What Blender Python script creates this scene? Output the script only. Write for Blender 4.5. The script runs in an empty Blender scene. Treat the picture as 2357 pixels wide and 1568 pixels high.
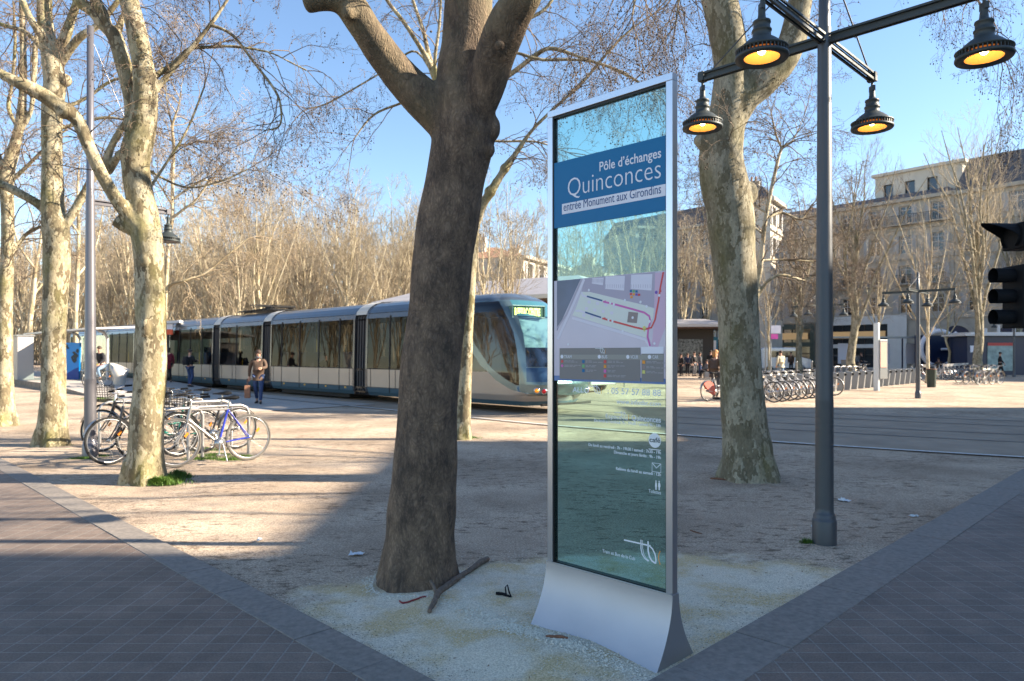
import bpy, bmesh, math, random
import numpy as np
from mathutils import Vector, Matrix
C = bpy.context.scene
COL = C.collection
R = math.radians
# ---------------------------------------------------------------- camera
HZ, F0, CX, CAMH = 814.0, 1645.0, 1178.5, 1.6      # measured in a 2357 px wide copy of the photograph
cam_d = bpy.data.cameras.new('camera'); cam = bpy.data.objects.new('camera', cam_d); COL.objects.link(cam)
cam.location = (0, 0, CAMH); cam.rotation_euler = (R(90), 0, 0)
cam_d.sensor_width = 36; cam_d.lens = 36*F0/2357
cam_d.shift_y = (HZ-784)/2357; cam_d.clip_start = .05; cam_d.clip_end = 3000
cam_d.dof.use_dof = True; cam_d.dof.focus_distance = 4.1; cam_d.dof.aperture_fstop = 4.0
C.camera = cam
# ---------------------------------------------------------------- sky and sun
SUN_EL, SUN_AZ = 27.0, 90.0       # the sun stands to the right of the view
w = bpy.data.worlds.new('World'); C.world = w; w.use_nodes = True
nt = w.node_tree; nt.nodes.clear()
sky = nt.nodes.new('ShaderNodeTexSky'); sky.sky_type = 'NISHITA'; sky.sun_disc = False
sky.sun_elevation = R(SUN_EL); sky.sun_rotation = R(SUN_AZ)
sky.air_density = 1.0; sky.dust_density = 0; sky.ozone_density = 2.6
bg = nt.nodes.new('ShaderNodeBackground'); bg.inputs[1].default_value = .077
out = nt.nodes.new('ShaderNodeOutputWorld')
nt.links.new(sky.outputs[0], bg.inputs[0]); nt.links.new(bg.outputs[0], out.inputs[0])
sd = bpy.data.lights.new('sun', 'SUN'); sd.energy = 5.0; sd.angle = R(.5); sd.color = (1, .86, .68)
sun = bpy.data.objects.new('sun', sd); COL.objects.link(sun); sun.location = (30, 0, 30)
d = Vector((math.cos(R(SUN_EL)), 0, math.sin(R(SUN_EL))))
sun.rotation_euler = d.to_track_quat('Z', 'Y').to_euler()
C.view_settings.view_transform = 'Standard'; C.view_settings.look = 'None'
C.view_settings.gamma = 1; C.view_settings.exposure = 1.88
C.cycles.max_bounces = 6; C.cycles.diffuse_bounces = 3; C.cycles.glossy_bounces = 3
C.cycles.transparent_max_bounces = 24; C.cycles.transmission_bounces = 4
# ---------------------------------------------------------------- measuring helpers
def U(u): return (u-CX)/F0
def P(u, v, Y): return (U(u)*Y, Y, CAMH-(v-HZ)/F0*Y)
def G(u, v):
    Y = CAMH*F0/(v-HZ); return (U(u)*Y, Y, 0.0)
S2 = math.sqrt(.5)
def AB(p, q, z=0.0): return ((p-q)*S2, (p+q)*S2, z)     # p: across the street grid (away right), q: along it (away left)
# ---------------------------------------------------------------- objects
def origin(o):
    v = Vector((0, 0, 0))
    while o is not None: v += o.location; o = o.parent
    return v
def tag(o, label=None, cat=None, group=None, kind=None):
    if label: o['label'] = label
    if cat: o['category'] = cat
    if group: o['group'] = group
    if kind: o['kind'] = kind
    return o
def thing(name, label, cat, loc=(0, 0, 0), group=None):
    o = bpy.data.objects.new(name, None); COL.objects.link(o); o.location = loc
    o.empty_display_size = .2
    return tag(o, label, cat, group)
def fast_mesh(name, V, F, mats, mi=None, smooth=True):
    me = bpy.data.meshes.new(name); V = np.asarray(V, dtype=np.float32); n = F.shape[1]
    me.vertices.add(len(V)); me.vertices.foreach_set('co', V.ravel())
    me.loops.add(F.size); me.loops.foreach_set('vertex_index', F.astype(np.int32).ravel())
    me.polygons.add(len(F)); me.polygons.foreach_set('loop_start', np.arange(0, F.size, n, dtype=np.int32))
    if mi is not None: me.polygons.foreach_set('material_index', np.asarray(mi, dtype=np.int32))
    me.polygons.foreach_set('use_smooth', np.full(len(F), smooth, dtype=bool))
    for m in mats: me.materials.append(m)
    me.update(calc_edges=True); return me
def link(name, me, parent=None):
    o = bpy.data.objects.new(name, me); COL.objects.link(o)
    if parent is not None: o.parent = parent
    return o
class MB:
    def __init__(s): s.v = []; s.f = []; s.m = []; s.s = []
    def add(s, vs, fs, m=0, smooth=False):
        b = len(s.v); s.v.extend([tuple(x) for x in vs])
        for f in fs: s.f.append([b+i for i in f]); s.m.append(m); s.s.append(smooth)
    def quad(s, a, b, c, d, m=0): s.add([a, b, c, d], [(0, 1, 2, 3)], m)
    def hexa(s, v, m=0):   # 8 corners: bottom ring, top ring
        s.add(v, [(0, 3, 2, 1), (4, 5, 6, 7), (0, 1, 5, 4), (1, 2, 6, 5), (2, 3, 7, 6), (3, 0, 4, 7)], m)
    def box(s, c, size, rz=0, m=0, M=None):
        x, y, z = size[0]/2, size[1]/2, size[2]/2
        vs = [Vector(t) for t in ((-x, -y, -z), (x, -y, -z), (x, y, -z), (-x, y, -z), (-x, -y, z), (x, -y, z), (x, y, z), (-x, y, z))]
        if M is not None: vs = [M @ t + Vector(c) for t in vs]
        else:
            cz, sz = math.cos(rz), math.sin(rz)
            vs = [Vector((t.x*cz-t.y*sz+c[0], t.x*sz+t.y*cz+c[1], t.z+c[2])) for t in vs]
        s.hexa(vs, m)
    def bar(s, a, b, w_, h_, m=0, up=(0, 0, 1)):   # rectangular bar from a to b
        a = Vector(a); b = Vector(b); d = (b-a).normalized(); u = Vector(up)
        if abs(d.dot(u)) > .99: u = Vector((1, 0, 0))
        r = d.cross(u).normalized()*w_/2; u = r.cross(d).normalized()*h_/2
        s.hexa([a-r-u, b-r-u, b+r-u, a+r-u, a-r+u, b-r+u, b+r+u, a+r+u], m)
    def tube(s, pts, rad, n=8, m=0, cap=True, closed=False, smooth=True, jit=None):
        pts = [Vector(p) for p in pts]; k = len(pts)
        if not hasattr(rad, '__len__'): rad = [rad]*k
        T = []
        for i in range(k):
            a = pts[(i-1) % k] if (closed or i > 0) else pts[i]; b = pts[(i+1) % k] if (closed or i < k-1) else pts[i]
            t = b-a; T.append(t.normalized() if t.length > 1e-9 else Vector((0, 0, 1)))
        x = Vector((1, 0, 0)) if abs(T[0].x) < .8 else Vector((0, 1, 0))
        x = (x-T[0]*x.dot(T[0])).normalized(); vs = []; fs = []
        for i in range(k):
            x = (x-T[i]*x.dot(T[i])).normalized(); y = T[i].cross(x)
            for j in range(n):
                a = 2*math.pi*j/n; r = rad[i]
                if jit: r *= jit(i, j)
                vs.append(pts[i]+(x*math.cos(a)+y*math.sin(a))*r)
        for i in range(k if closed else k-1):
            i2 = (i+1) % k
            for j in range(n): fs.append((i*n+j, i*n+(j+1) % n, i2*n+(j+1) % n, i2*n+j))
        s.add(vs, fs, m, smooth)
        if cap and not closed:
            s.add(vs[:n][::-1], [tuple(range(n))], m); s.add(vs[-n:], [tuple(range(n))], m)
    def cyl(s, a, b, r, r2=None, n=12, m=0): s.tube([a, b], [r, r if r2 is None else r2], n, m)
    def lathe(s, c, prof, n=24, m=0, axis=(0, 0, 1), smooth=True):
        ax = Vector(axis).normalized(); x = Vector((1, 0, 0)) if abs(ax.x) < .8 else Vector((0, 1, 0))
        x = (x-ax*x.dot(ax)).normalized(); y = ax.cross(x); c = Vector(c); vs = []; fs = []
        for r, z in prof:
            for j in range(n):
                a = 2*math.pi*j/n; vs.append(c+ax*z+(x*math.cos(a)+y*math.sin(a))*r)
        for i in range(len(prof)-1):
            for j in range(n): fs.append((i*n+j, i*n+(j+1) % n, (i+1)*n+(j+1) % n, (i+1)*n+j))
        s.add(vs, fs, m, smooth)
    def prism(s, poly, z0, z1, m=0, f=None):     # polygon in xy (ccw), or mapped by f(x, y, z)
        n = len(poly); f = f or (lambda x, y, z: (x, y, z))
        vs = [f(x, y, z0) for x, y in poly]+[f(x, y, z1) for x, y in poly]
        s.add(vs, [tuple(range(n))[::-1], tuple(range(n, 2*n))]+[(i, (i+1) % n, n+(i+1) % n, n+i) for i in range(n)], m)
    def ball(s, c, r, n=10, m=0, sc=(1, 1, 1), rings=6):
        vs = []; fs = []
        for i in range(rings+1):
            t = math.pi*i/rings
            for j in range(n):
                a = 2*math.pi*j/n; vs.append((c[0]+r*sc[0]*math.sin(t)*math.cos(a), c[1]+r*sc[1]*math.sin(t)*math.sin(a), c[2]+r*sc[2]*math.cos(t)))
        for i in range(rings):
            for j in range(n): fs.append((i*n+j, (i+1)*n+j, (i+1)*n+(j+1) % n, i*n+(j+1) % n))
        s.add(vs, fs, m, True)
    def build(s, name, mats, parent=None, label=None, bevel=0):
        if not isinstance(mats, (list, tuple)): mats = [mats]
        me = bpy.data.meshes.new(name); o_ = origin(parent)
        me.from_pydata([(x[0]-o_.x, x[1]-o_.y, x[2]-o_.z) for x in s.v], [], s.f)
        for m in mats: me.materials.append(m)
        me.polygons.foreach_set('material_index', s.m); me.polygons.foreach_set('use_smooth', s.s)
        me.update(); o = link(name, me, parent)
        if label: o['label'] = label
        if bevel:
            b = o.modifiers.new('bevel', 'BEVEL'); b.width = bevel; b.segments = 2; b.limit_method = 'ANGLE'
        return o
def copy_tree(o, parent=None):
    c = o.copy(); COL.objects.link(c); c.parent = parent
    for ch in list(o.children): copy_tree(ch, c)
    return c
def text(name, s, size, mat, parent, M, align='LEFT', offset=0.0, ext=.0004, sx=1.0):
    """writing as a mesh part; M places the text's own x/y plane in the world"""
    cu = bpy.data.curves.new(name, 'FONT'); cu.body = s; cu.size = size; cu.align_x = align
    cu.offset = offset; cu.extrude = ext; cu.resolution_u = 4
    t = bpy.data.objects.new(name, cu); COL.objects.link(t)
    dg = bpy.context.evaluated_depsgraph_get()
    me = bpy.data.meshes.new_from_object(t.evaluated_get(dg)); bpy.data.objects.remove(t); bpy.data.curves.remove(cu)
    me.transform(Matrix.Translation(-origin(parent)) @ M @ Matrix.Diagonal((sx, 1, 1, 1)))
    me.materials.clear(); me.materials.append(mat); me.name = name
    return link(name, me, parent)
# ---------------------------------------------------------------- materials
def N(nt, t, **kw):
    n = nt.nodes.new(t)
    for k, v in kw.items():
        if k in n.bl_rna.properties: setattr(n, k, v)
    return n
def mat(name, col, rough=.6, metal=0, noise=0, nscale=20, bump=0, bscale=None, spec=None, emit=None, estr=0, coat=0, aniso=0):
    m = bpy.data.materials.new(name); m.use_nodes = True; nt = m.node_tree; b = nt.nodes['Principled BSDF']
    b.inputs['Base Color'].default_value = (*col, 1); b.inputs['Roughness'].default_value = rough
    b.inputs['Metallic'].default_value = metal
    if spec is not None: b.inputs['Specular IOR Level'].default_value = spec
    if coat: b.inputs['Coat Weight'].default_value = coat; b.inputs['Coat Roughness'].default_value = .08
    if emit: b.inputs['Emission Color'].default_value = (*emit, 1); b.inputs['Emission Strength'].default_value = estr
    if noise or bump:
        tc = N(nt, 'ShaderNodeTexCoord')
        n = N(nt, 'ShaderNodeTexNoise'); n.inputs['Scale'].default_value = nscale; n.inputs['Detail'].default_value = 6
        nt.links.new(tc.outputs['Object'], n.inputs[0])
        if noise:
            r = N(nt, 'ShaderNodeValToRGB'); r.color_ramp.elements[0].position = .3; r.color_ramp.elements[1].position = .7
            r.color_ramp.elements[0].color = (*[c*(1-noise) for c in col], 1); r.color_ramp.elements[1].color = (*[min(1, c*(1+noise*.6)) for c in col], 1)
            nt.links.new(n.outputs[0], r.inputs[0]); nt.links.new(r.outputs[0], b.inputs['Base Color'])
        if bump:
            n2 = N(nt, 'ShaderNodeTexNoise'); n2.inputs['Scale'].default_value = bscale or nscale; n2.inputs['Detail'].default_value = 5
            nt.links.new(tc.outputs['Object'], n2.inputs[0])
            bp = N(nt, 'ShaderNodeBump'); bp.inputs['Distance'].default_value = bump; bp.inputs['Strength'].default_value = 1
            nt.links.new(n2.outputs[0], bp.inputs['Height']); nt.links.new(bp.outputs[0], b.inputs['Normal'])
    return m
def glass(name, tint, refl=.12, rough=.02, edge=.5):
    """thin tinted pane: tinted see-through plus a mirror share that grows at grazing angles"""
    m = bpy.data.materials.new(name); m.use_nodes = True; nt = m.node_tree; nt.nodes.clear()
    t = N(nt, 'ShaderNodeBsdfTransparent'); t.inputs[0].default_value = (*tint, 1)
    g = N(nt, 'ShaderNodeBsdfGlossy'); g.inputs['Roughness'].default_value = rough
    lw = N(nt, 'ShaderNodeLayerWeight'); lw.inputs[0].default_value = .3
    mr = N(nt, 'ShaderNodeMapRange'); mr.inputs['To Min'].default_value = refl; mr.inputs['To Max'].default_value = edge
    mx = N(nt, 'ShaderNodeMixShader'); o = N(nt, 'ShaderNodeOutputMaterial')
    nt.links.new(lw.outputs['Facing'], mr.inputs[0]); nt.links.new(mr.outputs[0], mx.inputs[0])
    nt.links.new(t.outputs[0], mx.inputs[1]); nt.links.new(g.outputs[0], mx.inputs[2]); nt.links.new(mx.outputs[0], o.inputs[0])
    return m
def bark(name, pale, mid, dark, moss=(.1, .11, .03), mossy=.15, scale=7, bump=.006, rough_low=None):
    """plane-tree bark: flakes of pale, mid and dark bark with a green bloom; rough_low = height under which it turns coarse and brown"""
    m = bpy.data.materials.new(name); m.use_nodes = True; nt = m.node_tree; b = nt.nodes['Principled BSDF']; L = nt.links.new
    b.inputs['Roughness'].default_value = .85; b.inputs['Specular IOR Level'].default_value = .2
    tc = N(nt, 'ShaderNodeTexCoord'); mp = N(nt, 'ShaderNodeMapping'); mp.inputs['Scale'].default_value = (1, 1, .5)
    L(tc.outputs['Object'], mp.inputs[0])
    wn = N(nt, 'ShaderNodeTexNoise'); wn.inputs['Scale'].default_value = scale*1.3; wn.inputs['Detail'].default_value = 6
    L(mp.outputs[0], wn.inputs[0])
    mx = N(nt, 'ShaderNodeMix', data_type='VECTOR'); mx.inputs[0].default_value = .22
    L(mp.outputs[0], mx.inputs[4]); L(wn.outputs['Color'], mx.inputs[5])
    v = N(nt, 'ShaderNodeTexVoronoi'); v.inputs['Scale'].default_value = scale; L(mx.outputs[1], v.inputs[0])
    sep = N(nt, 'ShaderNodeSeparateColor'); L(v.outputs['Color'], sep.inputs[0])
    r1 = N(nt, 'ShaderNodeValToRGB'); e = r1.color_ramp.elements; r1.color_ramp.interpolation = 'LINEAR'
    e[0].position = .12; e[0].color = (*dark, 1); e[1].position = .95; e[1].color = (*pale, 1)
    x = e.new(.38); x.color = (*mid, 1); x = e.new(.62); x.color = (*[(a+c)/2 for a, c in zip(mid, pale)], 1)
    L(sep.outputs[0], r1.inputs[0])
    n2 = N(nt, 'ShaderNodeTexNoise'); n2.inputs['Scale'].default_value = 2.2; n2.inputs['Detail'].default_value = 8; L(mp.outputs[0], n2.inputs[0])
    rm = N(nt, 'ShaderNodeMapRange'); rm.inputs[1].default_value = .52; rm.inputs[2].default_value = .68; rm.inputs[4].default_value = mossy*3; L(n2.outputs[0], rm.inputs[0])
    mm = N(nt, 'ShaderNodeMix', data_type='RGBA'); L(rm.outputs[0], mm.inputs[0]); L(r1.outputs[0], mm.inputs[6]); mm.inputs[7].default_value = (*moss, 1)
    n3 = N(nt, 'ShaderNodeTexNoise'); n3.inputs['Scale'].default_value = 38; n3.inputs['Detail'].default_value = 8; n3.inputs['Roughness'].default_value = .7; L(mp.outputs[0], n3.inputs[0])
    mv = N(nt, 'ShaderNodeMapRange'); mv.inputs[1].default_value = .3; mv.inputs[2].default_value = .7; mv.inputs[3].default_value = .62; mv.inputs[4].default_value = 1.3; L(n3.outputs[0], mv.inputs[0])
    ml = N(nt, 'ShaderNodeMix', data_type='RGBA', blend_type='MULTIPLY'); ml.inputs[0].default_value = 1
    cc = N(nt, 'ShaderNodeCombineColor')
    for i in range(3): L(mv.outputs[0], cc.inputs[i])
    L(mm.outputs[2], ml.inputs[6]); L(cc.outputs[0], ml.inputs[7]); last = ml.outputs[2]
    bh = n3.outputs[0]
    if rough_low is not None:
        z0, z1, colr = rough_low
        sx = N(nt, 'ShaderNodeSeparateXYZ'); L(tc.outputs['Object'], sx.inputs[0])
        ad = N(nt, 'ShaderNodeMath', operation='ADD'); L(sx.outputs[2], ad.inputs[0])
        ns = N(nt, 'ShaderNodeMath', operation='MULTIPLY_ADD'); L(n2.outputs[0], ns.inputs[0]); ns.inputs[1].default_value = 3.0; ns.inputs[2].default_value = -1.5
        L(ns.outputs[0], ad.inputs[1])
        mr = N(nt, 'ShaderNodeMapRange'); mr.inputs[1].default_value = z0; mr.inputs[2].default_value = z1; mr.inputs[3].default_value = 1; mr.inputs[4].default_value = 0; L(ad.outputs[0], mr.inputs[0])
        v2 = N(nt, 'ShaderNodeTexVoronoi'); v2.inputs['Scale'].default_value = 46; v2.feature = 'DISTANCE_TO_EDGE'; L(mx.outputs[1], v2.inputs[0])
        rr = N(nt, 'ShaderNodeValToRGB'); q = rr.color_ramp.elements; q[0].position = 0; q[0].color = (*[c*.62 for c in colr], 1); q[1].position = .35; q[1].color = (*colr, 1)
        L(v2.outputs['Distance'], rr.inputs[0])
        n5 = N(nt, 'ShaderNodeTexNoise'); n5.inputs['Scale'].default_value = 9; n5.inputs['Detail'].default_value = 9; n5.inputs['Roughness'].default_value = .75; L(mp.outputs[0], n5.inputs[0])
        r5 = N(nt, 'ShaderNodeValToRGB'); q = r5.color_ramp.elements; q[0].position = .38; q[0].color = (.52, .52, .54, 1); q[1].position = .62; q[1].color = (1.5, 1.4, 1.25, 1)
        L(n5.outputs[0], r5.inputs[0])
        m5 = N(nt, 'ShaderNodeMix', data_type='RGBA', blend_type='MULTIPLY'); m5.inputs[0].default_value = 1; L(rr.outputs[0], m5.inputs[6]); L(r5.outputs[0], m5.inputs[7])
        m6 = N(nt, 'ShaderNodeMix', data_type='RGBA'); L(mr.outputs[0], m6.inputs[0]); L(last, m6.inputs[6]); L(m5.outputs[2], m6.inputs[7]); last = m6.outputs[2]
        m7 = N(nt, 'ShaderNodeMath', operation='MULTIPLY_ADD'); L(v2.outputs['Distance'], m7.inputs[0]); m7.inputs[1].default_value = 1.0; L(n3.outputs[0], m7.inputs[2]); bh = m7.outputs[0]
    L(last, b.inputs['Base Color'])
    bp = N(nt, 'ShaderNodeBump'); bp.inputs['Distance'].default_value = bump; bp.inputs['Strength'].default_value = 1
    a2 = N(nt, 'ShaderNodeMath', operation='ADD'); L(bh, a2.inputs[0]); L(sep.outputs[0], a2.inputs[1]); L(a2.outputs[0], bp.inputs['Height']); L(bp.outputs[0], b.inputs['Normal'])
    return m
# ================================================================ ground, paving, tracks
def ground_mat():
    m = bpy.data.materials.new('packed_dirt'); m.use_nodes = True; nt = m.node_tree; b = nt.nodes['Principled BSDF']; L = nt.links.new
    b.inputs['Roughness'].default_value = .95; b.inputs['Specular IOR Level'].default_value = .1
    tc = N(nt, 'ShaderNodeTexCoord')
    def noise(s, d=6, r=.6, stretch=None):
        n = N(nt, 'ShaderNodeTexNoise'); n.inputs['Scale'].default_value = s; n.inputs['Detail'].default_value = d; n.inputs['Roughness'].default_value = r
        if stretch:
            mp = N(nt, 'ShaderNodeMapping'); mp.inputs['Scale'].default_value = stretch; L(tc.outputs['Object'], mp.inputs[0]); L(mp.outputs[0], n.inputs[0])
        else: L(tc.outputs['Object'], n.inputs[0])
        return n.outputs[0]
    def ramp(src, stops):
        r = N(nt, 'ShaderNodeValToRGB'); e = r.color_ramp.elements
        e[0].position, e[0].color = stops[0][0], (*stops[0][1], 1); e[1].position, e[1].color = stops[-1][0], (*stops[-1][1], 1)
        for p, c in stops[1:-1]: x = e.new(p); x.color = (*c, 1)
        L(src, r.inputs[0]); return r.outputs[0]
    def mixc(f, a, c, mode='MIX'):
        x = N(nt, 'ShaderNodeMix', data_type='RGBA', blend_type=mode)
        if isinstance(f, float): x.inputs[0].default_value = f
        else: L(f, x.inputs[0])
        for i, s in ((6, a), (7, c)):
            if isinstance(s, tuple): x.inputs[i].default_value = (*s, 1)
            else: L(s, x.inputs[i])
        return x.outputs[2]
    def mth0(s, k):
        n = N(nt, 'ShaderNodeMath', operation='MULTIPLY'); L(s, n.inputs[0]); n.inputs[1].default_value = k; return n.outputs[0]
    big = noise(.55, 7, .62)
    base = ramp(big, [(.34, (.33, .26, .195)), (.5, (.45, .36, .275)), (.66, (.56, .46, .355))])
    fine = noise(55, 8, .8); g = ramp(fine, [(.36, (.45, .43, .41)), (.5, (.97, .97, .97)), (.64, (1.5, 1.47, 1.4))])
    c = mixc(1.0, base, g, 'MULTIPLY')
    # scattered dark plant litter trodden into the dirt
    sp = noise(5.5, 12, .78, (1, 2.2, 1)); md = noise(.7, 4, .6)
    a = N(nt, 'ShaderNodeMapRange'); a.inputs[1].default_value = .525; a.inputs[2].default_value = .575; L(sp, a.inputs[0])
    a2 = N(nt, 'ShaderNodeMapRange'); a2.inputs[1].default_value = .42; a2.inputs[2].default_value = .52; L(md, a2.inputs[0])
    am = N(nt, 'ShaderNodeMath', operation='MULTIPLY'); L(a.outputs[0], am.inputs[0]); L(a2.outputs[0], am.inputs[1])
    c = mixc(mth0(am.outputs[0], .8), c, (.13, .095, .065))
    # pale crushed limestone spread round the information panel
    sx = N(nt, 'ShaderNodeSeparateXYZ'); L(tc.outputs['Object'], sx.inputs[0])
    def mth(op, x, y=None, z=None):
        n = N(nt, 'ShaderNodeMath', operation=op)
        for i, s in enumerate((x, y, z)):
            if s is None: continue
            if isinstance(s, (int, float)): n.inputs[i].default_value = s
            else: L(s, n.inputs[i])
        return n.outputs[0]
    dx = mth('MULTIPLY', mth('SUBTRACT', sx.outputs[0], .95), .40); dy = mth('MULTIPLY', mth('SUBTRACT', sx.outputs[1], 4.25), .66)
    dist = mth('SQRT', mth('ADD', mth('MULTIPLY', dx, dx), mth('MULTIPLY', dy, dy)))
    dist = mth('ADD', dist, mth('MULTIPLY_ADD', noise(1.7, 9, .75), .8, -.4))
    mk = N(nt, 'ShaderNodeMapRange'); mk.inputs[1].default_value = .88; mk.inputs[2].default_value = 1.0; mk.inputs[3].default_value = 1; mk.inputs[4].default_value = 0; L(dist, mk.inputs[0])
    gr = noise(95, 6, .85); pale = ramp(gr, [(.36, (.42, .365, .27)), (.5, (.76, .685, .54)), (.62, (.97, .89, .74))])
    pale = mixc(mth('MULTIPLY', a.outputs[0], .12), pale, (.3, .24, .16))
    yel = N(nt, 'ShaderNodeMapRange'); yel.inputs[1].default_value = .45; yel.inputs[2].default_value = .6; L(noise(2.3, 5, .6), yel.inputs[0])
    pale = mixc(yel.outputs[0], pale, mixc(1.0, pale, (.86, .76, .56), 'MULTIPLY'))
    c = mixc(mk.outputs[0], c, pale)
    L(c, b.inputs['Base Color'])
    bp = N(nt, 'ShaderNodeBump'); bp.inputs['Distance'].default_value = .012; bp.inputs['Strength'].default_value = .9
    h = mth('ADD', mth('MULTIPLY', noise(60, 8, .8), 1.0), mth('MULTIPLY', noise(6, 4, .6), 1.6)); L(h, bp.inputs['Height']); L(bp.outputs[0], b.inputs['Normal'])
    return m
M_dirt = ground_mat()
def paving_mat():
    m = bpy.data.materials.new('brick_paving'); m.use_nodes = True; nt = m.node_tree; b = nt.nodes['Principled BSDF']; L = nt.links.new
    tc = N(nt, 'ShaderNodeTexCoord'); br = N(nt, 'ShaderNodeTexBrick'); br.offset = 0.0
    br.inputs['Scale'].default_value = 1; br.inputs['Brick Width'].default_value = .15; br.inputs['Row Height'].default_value = .118
    br.inputs['Mortar Size'].default_value = .0055; br.inputs['Mortar Smooth'].default_value = .3
    br.inputs['Color1'].default_value = (.148, .114, .094, 1); br.inputs['Color2'].default_value = (.185, .145, .12, 1); br.inputs['Mortar'].default_value = (.23, .215, .195, 1)
    wn = N(nt, 'ShaderNodeTexNoise'); wn.inputs['Scale'].default_value = 5; wn.inputs['Detail'].default_value = 3; L(tc.outputs['Object'], wn.inputs[0])
    wm = N(nt, 'ShaderNodeMix', data_type='VECTOR'); wm.inputs[0].default_value = .006; L(tc.outputs['Object'], wm.inputs[4]); L(wn.outputs['Color'], wm.inputs[5]); L(wm.outputs[1], br.inputs[0])
    n = N(nt, 'ShaderNodeTexNoise'); n.inputs['Scale'].default_value = 1.8; n.inputs['Detail'].default_value = 9; n.inputs['Roughness'].default_value = .72; L(tc.outputs['Object'], n.inputs[0])
    r = N(nt, 'ShaderNodeValToRGB'); r.color_ramp.elements[0].position = .3; r.color_ramp.elements[0].color = (.66, .67, .69, 1); r.color_ramp.elements[1].position = .72; r.color_ramp.elements[1].color = (1.4, 1.36, 1.3, 1); L(n.outputs[0], r.inputs[0])
    x = N(nt, 'ShaderNodeMix', data_type='RGBA', blend_type='MULTIPLY'); x.inputs[0].default_value = 1; L(br.outputs[0], x.inputs[6]); L(r.outputs[0], x.inputs[7])
    d = N(nt, 'ShaderNodeTexNoise'); d.inputs['Scale'].default_value = 90; d.inputs['Detail'].default_value = 4; L(tc.outputs['Object'], d.inputs[0])
    dr = N(nt, 'ShaderNodeValToRGB'); dr.color_ramp.elements[0].position = .3; dr.color_ramp.elements[0].color = (.75, .75, .75, 1); dr.color_ramp.elements[1].position = .75; dr.color_ramp.elements[1].color = (1.25, 1.25, 1.25, 1); L(d.outputs[0], dr.inputs[0])
    y = N(nt, 'ShaderNodeMix', data_type='RGBA', blend_type='MULTIPLY'); y.inputs[0].default_value = 1; L(x.outputs[2], y.inputs[6]); L(dr.outputs[0], y.inputs[7])
    L(y.outputs[2], b.inputs['Base Color']); b.inputs['Roughness'].default_value = .62; b.inputs['Specular IOR Level'].default_value = .35
    bp = N(nt, 'ShaderNodeBump'); bp.inputs['Distance'].default_value = .004; bp.invert = True; bp.inputs['Strength'].default_value = 1; L(br.outputs['Fac'], bp.inputs['Height']); L(bp.outputs[0], b.inputs['Normal'])
    return m
M_pave = paving_mat()
M_kerb = mat('granite_kerb', (.22, .195, .17), .75, noise=.25, nscale=30, bump=.002, bscale=80)
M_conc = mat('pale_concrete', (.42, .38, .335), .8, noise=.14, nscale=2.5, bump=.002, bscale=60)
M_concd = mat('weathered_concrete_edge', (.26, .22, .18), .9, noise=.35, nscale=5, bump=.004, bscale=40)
M_white = mat('white_painted_line', (.62, .6, .57), .7, noise=.25, nscale=12)
M_steel = mat('rail_steel', (.12, .115, .11), .5, .6)
M_asph = mat('asphalt', (.16, .15, .145), .85, noise=.25, nscale=3, bump=.004, bscale=70)
# ground as one sheet, finely cut and gently uneven near the camera
def sheet(name, x0, x1, y0, y1, nx, ny, z, m, keep=None):
    xs = np.linspace(x0, x1, nx); ys = np.linspace(y0, y1, ny); X, Y = np.meshgrid(xs, ys); Z = np.full_like(X, 0)+z(X, Y)
    V = np.stack([X.ravel(), Y.ravel(), Z.ravel()], 1); I = np.arange(nx*ny).reshape(ny, nx)
    F = np.stack([I[:-1, :-1].ravel(), I[:-1, 1:].ravel(), I[1:, 1:].ravel(), I[1:, :-1].ravel()], 1)
    me = fast_mesh(name, V, F, [m]); return tag(link(name, me), kind='structure')
rs = np.random.RandomState(4)
waves = [(rs.uniform(.6, 3.2), rs.uniform(0, 6.28), rs.uniform(0, 6.28), rs.uniform(.002, .006)) for _ in range(14)]
def bumps(X, Y):
    Z = 0
    for k, th, ph, a in waves: Z = Z+a*np.sin(k*(X*math.cos(th)+Y*math.sin(th))+ph)
    return Z*.6
def gz(X, Y):
    p = (X+Y)*S2; q = (Y-X)*S2
    near = np.clip(np.minimum(p-2.185, q-1.98)/.5, 0, 1)*np.clip((14-Y)/6, 0, 1)*np.clip((9-np.abs(X))/3, 0, 1)*np.clip((Y-1.5), 0, 1)
    heap = .035*np.exp(-(((X-.25)/.75)**2+((Y-3.75)/.32)**2))+.03*np.exp(-(((X+.3)/.4)**2+((Y-4.75)/.35)**2))
    return near*(bumps(X, Y)+heap)-.004
# coarse far sheet and fine near sheet welded into one grid of uneven spacing
xs = np.concatenate([np.linspace(-900, -60, 12), np.linspace(-50, -10, 10), np.linspace(-9.5, 9.5, 260), np.linspace(10, 50, 10), np.linspace(60, 900, 12)])
ys = np.concatenate([np.linspace(-200, -4, 8), np.linspace(0, 1.9, 6), np.linspace(2, 9, 200), np.linspace(9.2, 16, 50), np.linspace(18, 60, 10), np.linspace(70, 1500, 14)])
X, Y = np.meshgrid(xs, ys); V = np.stack([X.ravel(), Y.ravel(), gz(X, Y).ravel()], 1); I = np.arange(X.size).reshape(X.shape)
F = np.stack([I[:-1, :-1].ravel(), I[:-1, 1:].ravel(), I[1:, 1:].ravel(), I[1:, :-1].ravel()], 1)
ground = tag(link('ground', fast_mesh('ground', V, F, [M_dirt])), kind='structure')
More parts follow.
